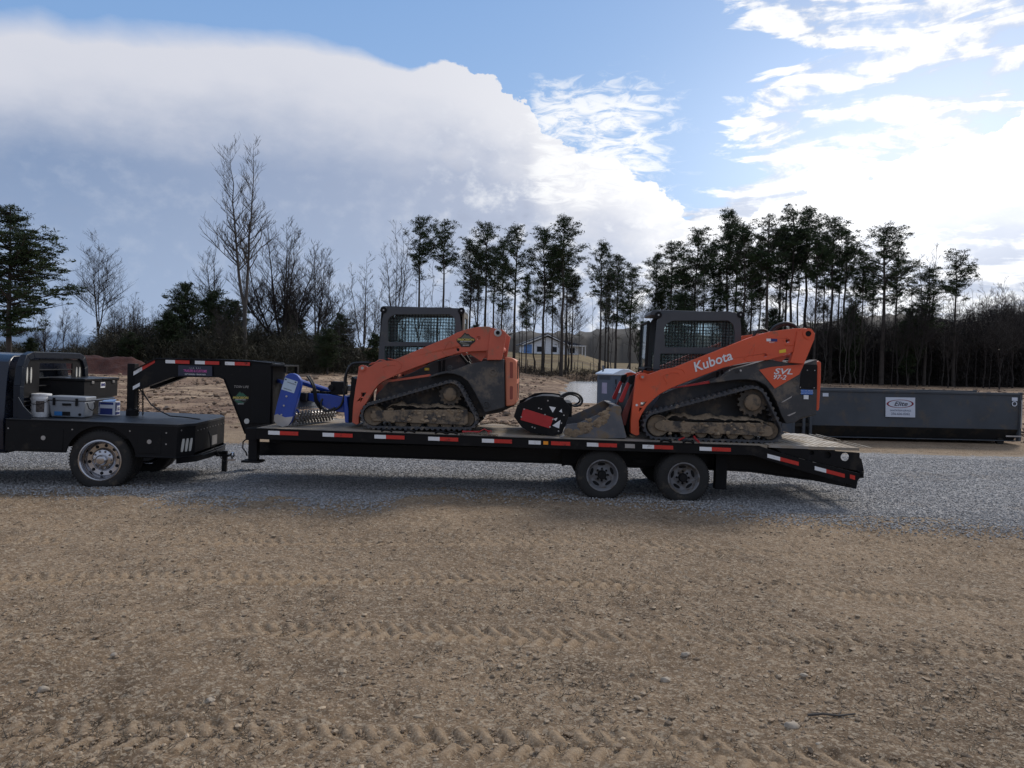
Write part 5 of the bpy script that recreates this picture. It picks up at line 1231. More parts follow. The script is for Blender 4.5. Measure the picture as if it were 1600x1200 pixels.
def bedp(px, py, dw=0): u, v = K.pixw(px, py, 1.112 + dw); return u, v
def build_cargo():
    H = 1.112; M = K.M
    # tool chest: lower cabinet and wide upper box with a lid
    u0, v0 = bedp(131, 652)
    def root(nm, lab, cat, u, v, g=None): return thing(nm, lab, cat, M @ Matrix.Translation((u, v, H)), g)
    a = K.pix(132, 592, 1.05); uB = a[0]; top = a[1]
    r = root('tool_chest', 'black truck tool chest with a flat two-piece lid, standing behind the cooler', 'tool chest', uB - .5, 1.6)
    mb = MB(M); mb.box(uB - 1.05, uB + .02, 1.10, 2.2, H, H + .28); mb.build('lower_cabinet', BLACKM, r, bevel=.006)
    mb = MB(M); mb.box(uB - 1.1, uB, 1.05, 2.42, H + .28, top - .045); mb.build('chest_body', BLACKM, r, bevel=.008)
    mb = MB(M); mb.box(uB - 1.12, uB + .02, 1.03, 1.72, top - .044, top); mb.box(uB - 1.12, uB + .02, 1.735, 2.44, top - .044, top); ld = mb.build('lid', BLACK, r, bevel=.008)
    mb = MB(M); mb.box(uB + .001, uB + .006, 1.68, 1.86, top - .17, top - .07); mb.build('sticker', WHITE, r)
    mb = MB(M); mb.text('BWB', lambda x, y: (uB + .009, 1.77 + x, top - .12 + y), .07, bold=.004); mb.build('sticker_letters', mat('ink_blue', (.02, .03, .16), .5), r, smoothdeg=0)
    for v in (1.3, 2.15): mb = MB(M); mb.box(uB, uB + .02, v, v + .09, top - .09, top - .05); mb.build('latch', STEEL, r, bevel=.003)
    mb = MB(M); mb.tube([(uB - .04, 1.06, H + .24), (uB + .40, 1.30, H + .30)], .014, 8); p_ = mb.build('metal_rod', STEEL, origin=M @ Vector((uB + .2, 1.2, H + .27)), label='thin metal rod reaching from the tool chest to the gooseneck coupler', cat='rod')
    # pail
    u, v = bedp(56, 651.5); v = max(v, .22); r = root('pail', 'white plastic pail with a torn label beside the cooler', 'pail', u, v + .14)
    mb = MB(M); c = (u, v + .14, H); mb.lathe(c, (0, 0, 1), [(0, 0), (.125, 0), (.132, .05), (.134, .052), (.143, .28), (.150, .28), (.150, .32), (.145, .33), (.145, .37), (.130, .37), (.125, .03), (0, .03)], 36); mb.build('pail_body', WHITE, r)
    mb = MB(M); mb.lathe(c, (0, 0, 1), [(0, .372), (.152, .372), (.155, .36), (.155, .345), (.147, .345)], 36); mb.build('lid', WHITE, r)
    mb = MB(M); pts = []
    for k, (rr, z) in enumerate(((.1395, .08), (.1445, .26))): pts.append([(c[0] + rr * math.cos(t), c[1] + rr * math.sin(t), H + z) for t in np.linspace(-1.6, -.75, 8)])
    A = mb.verts(pts[0]); B = mb.verts(pts[1])
    for i in range(7): mb.face([A[i], A[i + 1], B[i + 1], B[i]])
    mb.build('label_patch', mat('label_ink', (.10, .08, .07), .6, var=.5, vscale=30), r)
    mb = MB(M); mb.tube([(c[0] + .152 * math.cos(t), c[1] - .155 * abs(math.sin(t)), H + .30 - .10 * math.sin(t)) for t in np.linspace(0, math.pi, 14)], .004, 5); mb.build('handle', BLACKM, r)
    # thermos / bottle
    u, v = bedp(33, 650); v = max(v, .3); r = root('bottle', 'small tan bottle with a pale cap squeezed between rack and pail', 'bottle', u, v)
    mb = MB(M); mb.lathe((u, v, H), (0, 0, 1), [(0, 0), (.04, 0), (.042, .02), (.042, .2), (.03, .24), (.02, .25)], 18); mb.build('bottle_body', mat('tan_plastic', (.16, .11, .07), .5), r)
    mb = MB(M); mb.lathe((u, v, H), (0, 0, 1), [(.03, .24), (.03, .28), (0, .285)], 18); mb.build('cap', LENS, r)
    # cooler
    u0, v0 = bedp(71, 652.5); u1, v1 = bedp(122, 653); v0 = max(.12, (v0 + v1) / 2); L = .56; D = .38
    GC = mat('cooler_grey', (.25, .27, .30), .5, var=.05); r = root('cooler', 'grey hard cooler with black rubber latches next to the white pail', 'cooler', u0 + L / 2, v0 + D / 2)
    mb = MB(M); bt = [(u0 + .03, v0 + .02), (u0 + L - .03, v0 + .02), (u0 + L - .03, v0 + D - .02), (u0 + .03, v0 + D - .02)]; tpv = [(u0, v0), (u0 + L, v0), (u0 + L, v0 + D), (u0, v0 + D)]
    A = mb.verts([(a, b, H + .01) for a, b in bt]); B = mb.verts([(a, b, H + .27) for a, b in tpv]); mb.face(A); mb.face(B)
    for i in range(4): mb.face([A[i], A[(i + 1) % 4], B[(i + 1) % 4], B[i]])
    mb.build('cooler_body', GC, r, bevel=.02, segs=3)
    mb = MB(M); mb.box(u0 - .012, u0 + L + .012, v0 - .012, v0 + D + .012, H + .275, H + .345); mb.build('lid', GC, r, bevel=.018, segs=3)
    mb = MB(M)
    for f in (.16, .78): mb.box(u0 + L * f - .02, u0 + L * f + .02, v0 - .026, v0 - .010, H + .20, H + .32)
    mb.box(u0 + L * .38, u0 + L * .62, v0 - .014, v0 + .004, H + .20, H + .235); mb.build('latch', BLACKM, r, bevel=.004)
    mb = MB(M); mb.tube([(u0 + L + .005, v0 + .06, H + .25), (u0 + L + .03, v0 + .08, H + .16), (u0 + L + .035, v0 + D / 2, H + .12), (u0 + L + .03, v0 + D - .08, H + .16), (u0 + L + .005, v0 + D - .06, H + .25)], .008, 6); mb.build('handle', BLACKM, r)
    mb = MB(M); mb.box(u0 + .09, u0 + .21, v0 + .004, v0 + .016, H + .035, H + .10); mb.build('logo_plate', mat('logo_blue', (.02, .16, .42), .4), r)
    mb = MB(M); mb.box(u0 + .21, u0 + .33, v0 + .006, v0 + .016, H + .035, H + .10); mb.build('badge_plate', BLACKM, r)
    mb = MB(M); mb.disc((u0 + L - .08, v0 + .012, H + .06), (0, -1, 0), .022, .01, 12); mb.build('drain_plug', BLACKM, r)
    # printed carton
    u0, v0 = bedp(153.5, 648.5); L = .27; D = .22; Hh = .235
    r = root('carton', 'blue and white printed carton with open flap near the gooseneck coupler', 'box', u0 + L / 2, v0 + D / 2)
    CB = mat('carton_white', (.62, .64, .70), .7, var=.04); CN = mat('carton_navy', (.02, .035, .17), .6)
    mb = MB(M); mb.box(u0, u0 + L, v0, v0 + D, H, H + Hh); mb.build('carton_body', CB, r, bevel=.002)
    mb = MB(M)
    for a, b, c, d in ((.02, .08, .02, .96), (.10, .86, .06, .52), (.10, .90, .78, .96)): mb.quad((u0 + L * a, v0 - .002, H + Hh * c), (u0 + L * b, v0 - .002, H + Hh * c), (u0 + L * b, v0 - .002, H + Hh * d), (u0 + L * a, v0 - .002, H + Hh * d))
    for a, b, c, d in ((.08, .92, .06, .25), (.5, .92, .35, .6), (.08, .35, .35, .92), (.4, .92, .72, .95)): mb.quad((u0 + L + .002, v0 + D * a, H + Hh * c), (u0 + L + .002, v0 + D * b, H + Hh * c), (u0 + L + .002, v0 + D * b, H + Hh * d), (u0 + L + .002, v0 + D * a, H + Hh * d))
    mb.build('printed_panel', CN, r, smoothdeg=0)
    mb = MB(M); mb.text('AQUA', lambda x, y: (u0 + .012 - y, v0 - .004, H + .09 + x), .04); mb.text('24', lambda x, y: (u0 + L + .004, v0 + D * .72 + x, H + .12 + y), .06); mb.build('printing', WHITE, r, smoothdeg=0)
    mb = MB(M); mb.quad((u0 + .05, v0, H + Hh + .002), (u0 + L, v0, H + Hh + .002), (u0 + L - .02, v0 + .10, H + Hh + .04), (u0 + .06, v0 + .11, H + Hh + .035)); mb.build('flap', mat('flap_blue', (.25, .38, .62), .6), r, smoothdeg=0)
    return
build_cargo()
# ------------------------------------------------------------------ track loaders
def build_loader(D):
    M = T.M; zo = D['zo']; zs = D['zs']; vc = 1.30
    def Z(pts): return [(zo[0] + x / zs, zo[1] + y / zs) for x, y in pts]
    def pl(pts, v): return [T.pix(a, b, v) for a, b in Z(pts)]
    def p1(x, y, v): a = T.pix(zo[0] + x / zs, zo[1] + y / zs, v); return (a[0], v, a[1])
    mir = lambda v: 2 * vc - v
    base = T.pix(*Z([D['base']])[0], .5)
    r = thing('track_loader', D['label'], 'track loader', M @ Matrix.Translation((base[0], vc, DW)), 'orange compact track loaders on the trailer')
    OR = D['paint']; vA0, vA1 = .40, .52; vT0, vT1 = .30, .74
    sc = FPX / zs / (T.M @ Vector((base[0], .3, 1))).y; sm = 1 / (FPX * zs / (T.M @ Vector((base[0], .3, 1))).y)      # metres per zoomed pixel
    # --- tracks
    cs = [(p1(x, y, vT0), rr * sm) for x, y, rr in D['belt']]
    pts = []
    for c, rr in cs:
        for k in range(72): a = 2 * math.pi * k / 72; pts.append((c[0] + rr * math.cos(a), c[2] + rr * math.sin(a)))
    pts = sorted(set(pts)); 
    def half(ps):
        h = []
        for p in ps:
            while len(h) > 1 and (h[-1][0] - h[-2][0]) * (p[1] - h[-2][1]) - (h[-1][1] - h[-2][1]) * (p[0] - h[-2][0]) <= 0: h.pop()
            h.append(p)
        return h[:-1]
    hull = half(pts) + half(pts[::-1])
    hull.append(hull[0]); H = np.array(hull); seg = np.hypot(*(np.diff(H, axis=0).T)); cum = np.concatenate([[0], np.cumsum(seg)]); per = cum[-1]
    n = int(per / .086); ss = np.linspace(0, per, n * 4, endpoint=False)
    # a little sag of the top run
    P = np.stack([np.interp(ss, cum, H[:, 0]), np.interp(ss, cum, H[:, 1])], 1)
    tn = np.roll(P, -1, 0) - np.roll(P, 1, 0); tn /= np.hypot(tn[:, 0], tn[:, 1])[:, None]; nr = np.stack([tn[:, 1], -tn[:, 0]], 1)
    zb = DW + .001
    for side in (0, 1):
        f = (lambda v: v) if side == 0 else mir
        mb = MB(M); N = len(P); cols = [(0.0, 0), (.20, 0), (.22, 1), (.44, 1)]
        outer = []
        for v, ph in cols:
            row = []
            for i in range(N):
                k = (i + ph * 2) % 4; off = 0.0 if k in (0, 1) else -.026
                q = P[i] + nr[i] * off; w = max(q[1], zb if off == 0 else zb + .026)
                row.append(mb.bm.verts.new(M @ Vector((q[0], f(vT0 + v), w))))
            outer.append(row)
        inner = []
        for v, _ in cols:
            row = []
            for i in range(N): q = P[i] + nr[i] * -.052; row.append(mb.bm.verts.new(M @ Vector((q[0], f(vT0 + v), q[1]))))
            inner.append(row)
        for i in range(N):
            j = (i + 1) % N
            for a in range(3): mb.face([outer[a][i], outer[a][j], outer[a + 1][j], outer[a + 1][i]]); mb.face([inner[a][i], inner[a + 1][i], inner[a + 1][j], inner[a][j]])
            mb.face([outer[0][i], inner[0][i], inner[0][j], outer[0][j]]); mb.face([outer[3][i], outer[3][j], inner[3][j], inner[3][i]])
        for i in range(0, N, 4):
            q = P[i] + nr[i] * -.052; q2 = P[i] + nr[i] * -.095; t_ = tn[i]
            for va in (.15, .27):
                A = [(q[0] - t_[0] * .022, f(vT0 + va), q[1] - t_[1] * .022), (q[0] + t_[0] * .022, f(vT0 + va), q[1] + t_[1] * .022), (q2[0] + t_[0] * .010, f(vT0 + va), q2[1] + t_[1] * .010), (q2[0] - t_[0] * .010, f(vT0 + va), q2[1] - t_[1] * .010)]
                a = mb.verts(A); b = mb.verts([(x, y + .03, z) for x, y, z in A]); mb.face(a); mb.face(b)
                for k in range(4): mb.face([a[k], a[(k + 1) % 4], b[(k + 1) % 4], b[k]])
        tr = mb.build('rubber_track', TRACKR, r, smoothdeg=25)
        # sprocket
        cx, cy, rr, hr = D['sprocket']; c = p1(cx, cy, vT0 + .06); R1 = rr * sm
        nt_ = 15; out = []
        for k in range(nt_):
            for da, q in ((-.32, .86), (-.16, 1.0), (.16, 1.0), (.32, .86)): a = 2 * math.pi * (k + da) / nt_; out.append((c[0] + R1 * q * math.cos(a), c[2] + R1 * q * math.sin(a)))
        mb = MB(M); v0 = f(vT0 + .12); v1 = f(vT0 + .18); mb.prism(out, v0, v1); sp = mb.build('drive_sprocket', SPK, r)
        mb = MB(M); sg = -1 if side == 0 else 1; mb.lathe((c[0], f(vT0 + .12), c[2]), (0, sg, 0), [(hr * sm, 0), (hr * sm, .05), (hr * sm * .8, .065), (0, .07)], 28); mb.build('sprocket_hub', MUDG, sp)
        for k in range(12 if side == 0 else 0):
            pass
        # idlers and rollers
        x, y, rr = D['idler']; c = p1(x, y, vT0 + .05)
        mb = MB(M); mb.lathe((c[0], f(vT0 + .06), c[2]), (0, sg, 0), [(rr * sm, -.30), (rr * sm, 0), (rr * sm * .93, .012), (rr * sm * .86, -.015), (rr * sm * .35, -.03), (rr * sm * .3, .02), (0, .02)], 36); mb.build('idler_wheel', MUDG, r)
        x, y, rr = D['ridler']; c = p1(x, y, vT0 + .05)
        mb = MB(M); mb.lathe((c[0], f(vT0 + .10), c[2]), (0, sg, 0), [(rr * sm, -.25), (rr * sm, 0), (rr * sm * .8, -.01), (0, -.01)], 28); mb.build('idler_wheel', MUDG, r)
        for x, y, rr in D['rollers']:
            c = p1(x, y, vT0 + .05); R_ = rr * sm; c = (c[0], c[1], max(c[2], DW + .053 + R_))
            mb = MB(M); mb.lathe((c[0], f(vT0 + .08), c[2]), (0, sg, 0), [(R_, -.28), (R_, 0), (R_ * .88, .008), (R_ * .78, -.012), (0, -.012)], 24); mb.build('track_roller', MUDG, r)
        # track frame and mud
        fr = pl(D['frame'], vT0 + .04); mb = MB(M); mb.prism(fr, f(vT0 + .05), f(vT0 + .40)); tf = mb.build('track_frame', MUDF, r, bevel=.01)
        mt = pl(D['mud'], vT0 + .06); mb = MB(M); g = random.Random(3 + side)
        # mud heap: ragged lumpy slab on top of the frame
        xs = np.linspace(mt[0][0], mt[-1][0], 70); zt = np.interp(xs, [p[0] for p in mt], [p[1] for p in mt]); zf = np.interp(xs, *zip(*sorted(pl(D['frame_top'], vT0 + .05)))) - .03
        rows = []
        for vi, vv in enumerate(np.linspace(vT0 + .055, vT0 + .36, 9)):
            e = math.sin(math.pi * (vi + 1.2) / 10.4) ** .35
            rows.append([mb.bm.verts.new(M @ Vector((x, f(vv), zf[i] + (max(zt[i] - zf[i], .01)) * e * (1 + .35 * mnoise.noise(Vector((x * 9, vv * 12, side)))) + .014 * mnoise.noise(Vector((x * 30, vv * 30, 3)))))) for i, x in enumerate(xs)])
        for a, b in zip(rows, rows[1:]):
            for i in range(len(xs) - 1): mb.face([a[i], a[i + 1], b[i + 1], b[i]])
        mb.build('packed_mud', MUD, tf, smoothdeg=60)
        mb = MB(M)
        for k in range(46):
            i = g.randrange(2, 68); c = (xs[i], f(vT0 + g.uniform(.035, .06)), zf[i] + g.uniform(-.16, .05)); s_ = g.uniform(.008, .028)
            mb.blob(c, s_ * 1.6, s_ * .6, s_, .5, 1, k)
        mb.build('mud_clods', MUD, tf, kind='stuff')
    # --- body
    ch = pl(D['chassis'], .78); mb = MB(M); mb.prism(ch, .78, mir(.78)); mb.build('chassis', CHAR, r, bevel=.01)
    for s_ in (0, 1):
        f = (lambda v: v) if s_ == 0 else mir
        sd = pl(D['side'], .46); mb = MB(M); mb.prism(sd, f(.46), f(.79)); sp_ = mb.build('side_panel', CHAR, r, bevel=.012)
        mb = MB(M); mb.prism(pl(D['step'], .50), f(.50), f(.60)); mb.build('side_step', ORF if not D['new'] else REDP, r, bevel=.004)
        if s_ == 0:
            for (x, y, r_, kind) in D['body_pins']:
                c = p1(x, y, .46); mb = MB(M)
                if kind == 'ring': mb.lathe(c, (0, -1, 0), [(r_ * sm, 0), (r_ * sm, .012), (r_ * sm * .7, .014), (r_ * sm * .55, .004), (r_ * sm * .3, .004), (r_ * sm * .25, .014), (0, .014)], 24)
                else: mb.disc(c, (0, -1, 0), r_ * sm, .008, 10)
                mb.build('pin' if kind == 'ring' else 'bolt', STEEL if kind == 'bolt' else CHAR, sp_)
    if 'panel' in D:
        mb = MB(M); mb.prism(pl(D['panel'], .45), .452, .462); mb.build('access_panel', BLACKM, r, bevel=.003)
    # --- rear hood with slots
    hv0 = .56; hd = pl(D['hood'], hv0); us = [p[0] for p in hd]; mb = MB(M); mb.prism(rnd(hd, .04), hv0, mir(hv0)); hood = mb.build('rear_hood', D['hoodm'], r, bevel=.02, segs=3)
    z0, z1 = min(p[1] for p in hd), max(p[1] for p in hd); uh = max(us)
    mb = MB(M)
    for sgn in (0, 1):
        for a, b in ((.12, .46), (.56, .92)):
            for k in range(7):
                v = hv0 + .12 + k * .05; v = v if sgn == 0 else mir(v)
                mb.box(uh - .01, uh + .003, v, v + .022, z0 + (z1 - z0) * a, z0 + (z1 - z0) * b)
    mb.build('grille_slots', HOLE, hood)
    for poly in D.get('hood_slots', []):
        mb = MB(M); mb.prism(rnd(pl(poly, hv0), .02), hv0 - .002, hv0 + .01); mb.build('hood_slot', mat('hood_recess', (.30, .07, .045), .6), hood)
    # --- arms
    for s_ in (0, 1):
        f = (lambda v: v) if s_ == 0 else mir
        arm = pl(D['arm'], vA0); a_ = plate(M, arm, [pl(h, vA0) for h in D['arm_holes']], min(f(vA0), f(vA1)), max(f(vA0), f(vA1)), 'lift_arm', OR, r, bevel=.006)
        mb = MB(M); mb.prism(pl(D['tower'], vA0 - .02), f(vA0 - .025), f(vA0 - .002)); mb.build('arm_plate', OR, a_, bevel=.004)
        mb = MB(M); mb.prism(pl(D['gusset'], .50), f(.50), f(.53)); mb.build('gusset', OR, a_)
        if s_ == 0:
            for x, y, r_, dark in D['arm_pins']:
                c = p1(x, y, vA0 - .026 if dark != 2 else vA0 - .004); mb = MB(M)
                mb.lathe(c, (0, -1, 0), [(r_ * sm, -.03), (r_ * sm, .012), (r_ * sm * .55, .014), (r_ * sm * .5, -.002), (0, -.002)], 24); pn = mb.build('pivot_boss', OR if dark != 3 else STEEL, a_)
                mb = MB(M); mb.disc((c[0], c[1] - .001, c[2]), (0, -1, 0), r_ * sm * .5, .003, 18); mb.build('pin', BLACKM if dark else STEEL, pn)
            for ln_ in D['ribs']:
                mb = MB(M); mb.tube([p1(x, y, vA0 + .001) for x, y in ln_], .008, 6); mb.build('weld_rib', OR, a_)
    c0 = p1(*D['cross'][0], vA1); mb = MB(M); mb.tube([(c0[0], vA1, c0[2]), (c0[0], mir(vA1), c0[2])], .06, 14)
    c1 = p1(*D['cross'][1], vA1); mb.tube([(c1[0], vA1, c1[2]), (c1[0], mir(vA1), c1[2])], .05, 14); mb.build('cross_tube', OR, r)
    for v in (.60, mir(.60)):
        a, b = D['cyl']; A = Vector(p1(*a, .6)); B = Vector(p1(*b, .6)); A.y = B.y = v
        mb = MB(M); mb.tube([A, A.lerp(B, .62)], .045, 14); cy_ = mb.build('lift_cylinder', BLACKM, r); mb = MB(M); mb.tube([A.lerp(B, .6), B], .024, 12); mb.build('cylinder_rod', BLACKM, cy_)
    for a, b in D['small_parts']:
        mb = MB(M); mb.tube([p1(*a, .66), p1(*b, .66)], .022, 8); mb.build('hydraulic_line', BLACKM, r)
    # --- cab
    vC0 = .86; cabside = rnd(pl(D['cab'], vC0), .02); holes = [rnd(pl(h, vC0), .02) for h in D['win']]
    for s_ in (0, 1):
        f = (lambda v: v) if s_ == 0 else mir
        a, b = sorted((f(vC0), f(vC0 + .05))); cs_ = plate(M, cabside, holes, a, b, 'cab_side', CABG, r, bevel=.012)
        for h in holes:
            x0 = min(p[0] for p in h) - .02; x1 = max(p[0] for p in h) + .02; y0 = min(p[1] for p in h) - .02; y1 = max(p[1] for p in h) + .02
            mb = MB(M); vv = f(vC0 + .055)
            k = 0; st = .052
            x = x0
            while x < x1: mb.box(x, x + .008, min(vv, vv + .006 * (1 if s_ == 0 else -1)), max(vv, vv + .006 * (1 if s_ == 0 else -1)), y0, y1); x += st
            y = y0
            while y < y1: mb.box(x0, x1, min(vv, vv + .004) - .004, max(vv, vv + .004) - .004, y, y + .007); y += st
            mb.build('window_guard', BLACKM, cs_, kind='stuff' if False else None)
            mb = MB(M); vg = f(vC0 + .07); mb.quad((x0, vg, y0), (x1, vg, y0), (x1, vg, y1), (x0, vg, y1)); mb.build('side_glass', GLASS, cs_)
    u0 = min(p[0] for p in cabside); u1 = max(p[0] for p in cabside); zt = max(p[1] for p in cabside); uf = p1(*D['roof'][0], vC0)[0]; ur = p1(*D['roof'][1], vC0)[0]
    mb = MB(M); mb.prism(rnd([(uf, zt - .04), (uf + .04, zt - .005), (ur - .06, zt - .005), (ur, zt - .05), (ur, zt - .10), (uf, zt - .10)], .02), vC0 + .052, mir(vC0 + .052)); mb.build('cab_roof', CABG, r, bevel=.01)
    fx = p1(*D['front'][0], vC0); fy = p1(*D['front'][1], vC0)
    mb = MB(M)                                           # front door posts
    for v in (vC0 + .06, mir(vC0 + .06)): mb.tube([(fx[0], v, fx[2]), (fy[0], v, fy[2])], .028, 8)
    mb.tube([(fx[0], vC0 + .06, fx[2]), (fx[0], mir(vC0 + .06), fx[2])], .028, 8); mb.tube([(fy[0], vC0 + .06, fy[2]), (fy[0], mir(vC0 + .06), fy[2])], .028, 8)
    dr = mb.build('cab_door', BLACKM, r)
    mb = MB(M); mb.quad((fx[0], vC0 + .06, fx[2]), (fx[0], mir(vC0 + .06), fx[2]), (fy[0], mir(vC0 + .06), fy[2]), (fy[0], vC0 + .06, fy[2])); mb.build('door_glass', GLASS, dr)
    mb = MB(M)                                            # rear wall with its window
    ub = p1(*D['cabrear'][0], vC0 + .05)[0]; zb2 = p1(*D['cabrear'][1], vC0)[2]
    mb.box(ub - .03, ub, vC0 + .052, vC0 + .20, zb2, zt - .08); mb.box(ub - .03, ub, mir(vC0 + .20), mir(vC0 + .052), zb2, zt - .08); mb.box(ub - .03, ub, vC0 + .20, mir(vC0 + .20), zb2, zb2 + .35); mb.box(ub - .03, ub, vC0 + .20, mir(vC0 + .20), zt - .16, zt - .08)
    cr = mb.build('cab_rear', D['rearm'], r, bevel=.006)
    mb = MB(M); mb.quad((ub - .015, vC0 + .2, zb2 + .35), (ub - .015, mir(vC0 + .2), zb2 + .35), (ub - .015, mir(vC0 + .2), zt - .16), (ub - .015, vC0 + .2, zt - .16)); mb.build('rear_glass', GLASS, cr)
    for x, y in D['ears']:
        c = p1(x, y, vC0 - .01); mb = MB(M); mb.lathe(c, (0, 1, 0), [(.055, 0), (.055, .05), (0, .05)], 18); mb.lathe(c, (0, -1, 0), [(0, .004), (.055, .002), (.055, -.01)], 18); e = mb.build('work_lamp', BLACKM, r); mb = MB(M); mb.disc((c[0], c[1] - .004, c[2]), (0, -1, 0), .014, .006, 10); mb.build('bolt', STEEL, e)
    # seat and headrest, seen against the light through the windows
    us = (u0 + u1) / 2 + .12; zf = DW + .55
    mb = MB(M); mb.box(us - .25, us + .22, vc - .25, vc + .25, zf, zf + .14); mb.box(us + .14, us + .28, vc - .24, vc + .24, zf + .1, zf + .75); mb.build('seat', BLACKM, r, bevel=.05, segs=3)
    mb = MB(M); mb.box(us - .55, us - .45, vc - .3, vc + .3, DW + .3, zf + .2); mb.tube([(us - .35, vc - .3, zf), (us - .42, vc - .3, zf + .35)], .02, 8); mb.tube([(us - .35, vc + .3, zf), (us - .42, vc + .3, zf + .35)], .02, 8); mb.build('controls', BLACKM, r)
    # front quick coupler
    mb = MB(M); q = pl(D['coupler'], .75); mb.prism(q, .62, mir(.62)); mb.build('quick_coupler', BLACKM, r, bevel=.01)
    # hoses
    for h, rad in D['hoses']: mb = MB(M); mb.tube([p1(x, y, v) for x, y, v in h], rad, 8); mb.build('hydraulic_hose', HOSE if rad > .011 else OR, r)
    return r, p1, pl, Z, sm

def smoothpts(P, n=6):
    P = [Vector(p) for p in P]; out = []
    for i in range(len(P) - 1):
        a = P[max(0, i - 1)]; b = P[i]; c = P[i + 1]; d = P[min(len(P) - 1, i + 2)]
        for k in range(n):
            t = k / n; out.append(.5 * ((2 * b) + (c - a) * t + (2 * a - 5 * b + 4 * c - d) * t * t + (3 * b - a - 3 * c + d) * t ** 3))
    out.append(P[-1]); return [tuple(p) for p in out]

D1 = dict(zo=(540, 460), zs=5.0, base=(560, 1060), paint=ORF, hoodm=ORH, new=False, rearm=mat('beige_pillar', (.16, .15, .12), .6, dirt=(.2, .17, .12), dirt_amt=.3),
    label='faded orange track loader with mountain badge on its arm, hitched to the blue rake',
    belt=[(217, 946, 110), (815, 782, 114), (948, 978, 88)], sprocket=(815, 780, 92, 52), idler=(218, 948, 78), ridler=(945, 975, 58),
    rollers=[(430, 1008, 46), (545, 1012, 46), (680, 1016, 46), (785, 1020, 46), (880, 1022, 40)],
    frame=[(205, 908), (470, 903), (950, 900), (956, 930), (955, 1005), (930, 1022), (470, 1003), (430, 1000), (205, 990)], frame_top=[(205, 908), (470, 903), (950, 905)],
    mud=[(310, 890), (345, 870), (380, 850), (400, 838), (440, 845), (470, 862), (500, 856), (560, 868), (640, 866), (720, 862), (800, 872), (860, 866), (900, 878), (945, 896)],
    chassis=[(235, 790), (330, 690), (540, 600), (700, 520), (880, 470), (1235, 520), (1320, 870), (1200, 925), (1100, 940), (1040, 960), (300, 960), (240, 900)],
    side=[(650, 640), (720, 612), (830, 592), (890, 575), (960, 545), (1110, 515), (1237, 505), (1244, 884), (1085, 926), (1060, 870), (1003, 760), (955, 680), (905, 643), (850, 623), (790, 618), (720, 632), (652, 652)],
    step=[(342, 668), (660, 622), (666, 640), (345, 685)], body_pins=[(1150, 610, 30, 'ring'), (1100, 860, 30, 'ring'), (815, 572, 18, 'ring'), (636, 585, 3, 'bolt')],
    hood=[(1244, 486), (1300, 494), (1330, 512), (1340, 560), (1335, 850), (1318, 866), (1250, 876)], hood_slots=[[(1283, 525), (1308, 530), (1308, 655), (1283, 655)], [(1283, 715), (1308, 718), (1306, 820), (1283, 822)]],
    arm=[(96, 615), (102, 565), (120, 552), (150, 556), (178, 572), (235, 535), (310, 520), (370, 515), (800, 335), (870, 298), (960, 268), (1050, 252), (1110, 250), (1160, 265), (1230, 276), (1256, 300), (1250, 330), (1225, 480), (1215, 512), (1104, 514), (1110, 440), (1000, 445), (900, 455), (830, 472), (700, 515), (560, 565), (440, 610), (350, 650), (290, 680), (255, 706), (220, 748), (190, 800), (160, 850), (122, 905), (103, 960), (104, 1008), (85, 1018), (50, 1002), (58, 870), (75, 740)],
    arm_holes=[circ((1040, 340), 15), circ((875, 432), 14), [(122, 768), (165, 766), (140, 800), (120, 800)], [(115, 808), (135, 812), (115, 842)]],
    tower=[(1130, 300), (1145, 282), (1180, 274), (1232, 280), (1252, 302), (1247, 332), (1222, 482), (1213, 511), (1107, 511), (1116, 400)],
    gusset=[(950, 452), (1102, 438), (1098, 470), (1060, 522)], arm_pins=[(130, 575, 24, 0), (1190, 300, 30, 3)],
    ribs=[[(310, 620), (290, 575), (305, 560), (350, 550), (385, 550), (395, 562)], [(330, 500), (400, 515), (440, 540), (435, 570), (400, 610)], [(755, 445), (775, 415), (805, 370), (825, 366), (832, 385), (828, 430)], [(755, 445), (770, 468), (800, 480), (840, 470)]],
    cross=[(290, 640), (1200, 420)], cyl=[(1040, 640), (895, 470)], small_parts=[((735, 520), (735, 610)), ((770, 510), (765, 600)), ((940, 475), (975, 530))],
    cab=[(255, 560), (262, 420), (285, 200), (297, 150), (330, 115), (380, 101), (820, 101), (868, 120), (892, 160), (905, 290), (905, 400), (700, 520), (400, 580)],
    win=[[(330, 372), (330, 200), (352, 172), (390, 155), (810, 155), (846, 178), (856, 215), (856, 372)], [(303, 530), (305, 404), (800, 404), (800, 425), (520, 530)]],
    roof=[(265, 110), (925, 120)], front=[(285, 140), (262, 520)], cabrear=[(925, 200), (900, 440)], ears=[(297, 122), (905, 128)],
    coupler=[(60, 640), (98, 660), (100, 990), (40, 1000), (30, 900), (48, 780)],
    hoses=[([(0, 690, .9), (5, 620, .9), (30, 560, .9), (70, 540, .85), (150, 536, .8), (200, 540, .75)], .022), ([(200, 538, .45), (235, 532, .45), (265, 510, .45), (300, 515, .45), (330, 528, .45)], .010), ([(185, 548, .5), (240, 535, .5), (300, 520, .5)], .010)])
L1, q1, ql1, Z1, sm1 = build_loader(D1)
badge(T.M, L1, lambda x, y: q1(940 + x * 74, 356 - y * 60, .394), lambda x, y: q1(940 + x * 68, 356 - y * 55, .390), (0.12, 0.115, 0.09))
mb = MB(T.M); mb.prism(ql1([(617, 574), (653, 574), (653, 594), (617, 594)], .77), .768, .776); mb.build('yellow_label', YELW, L1)

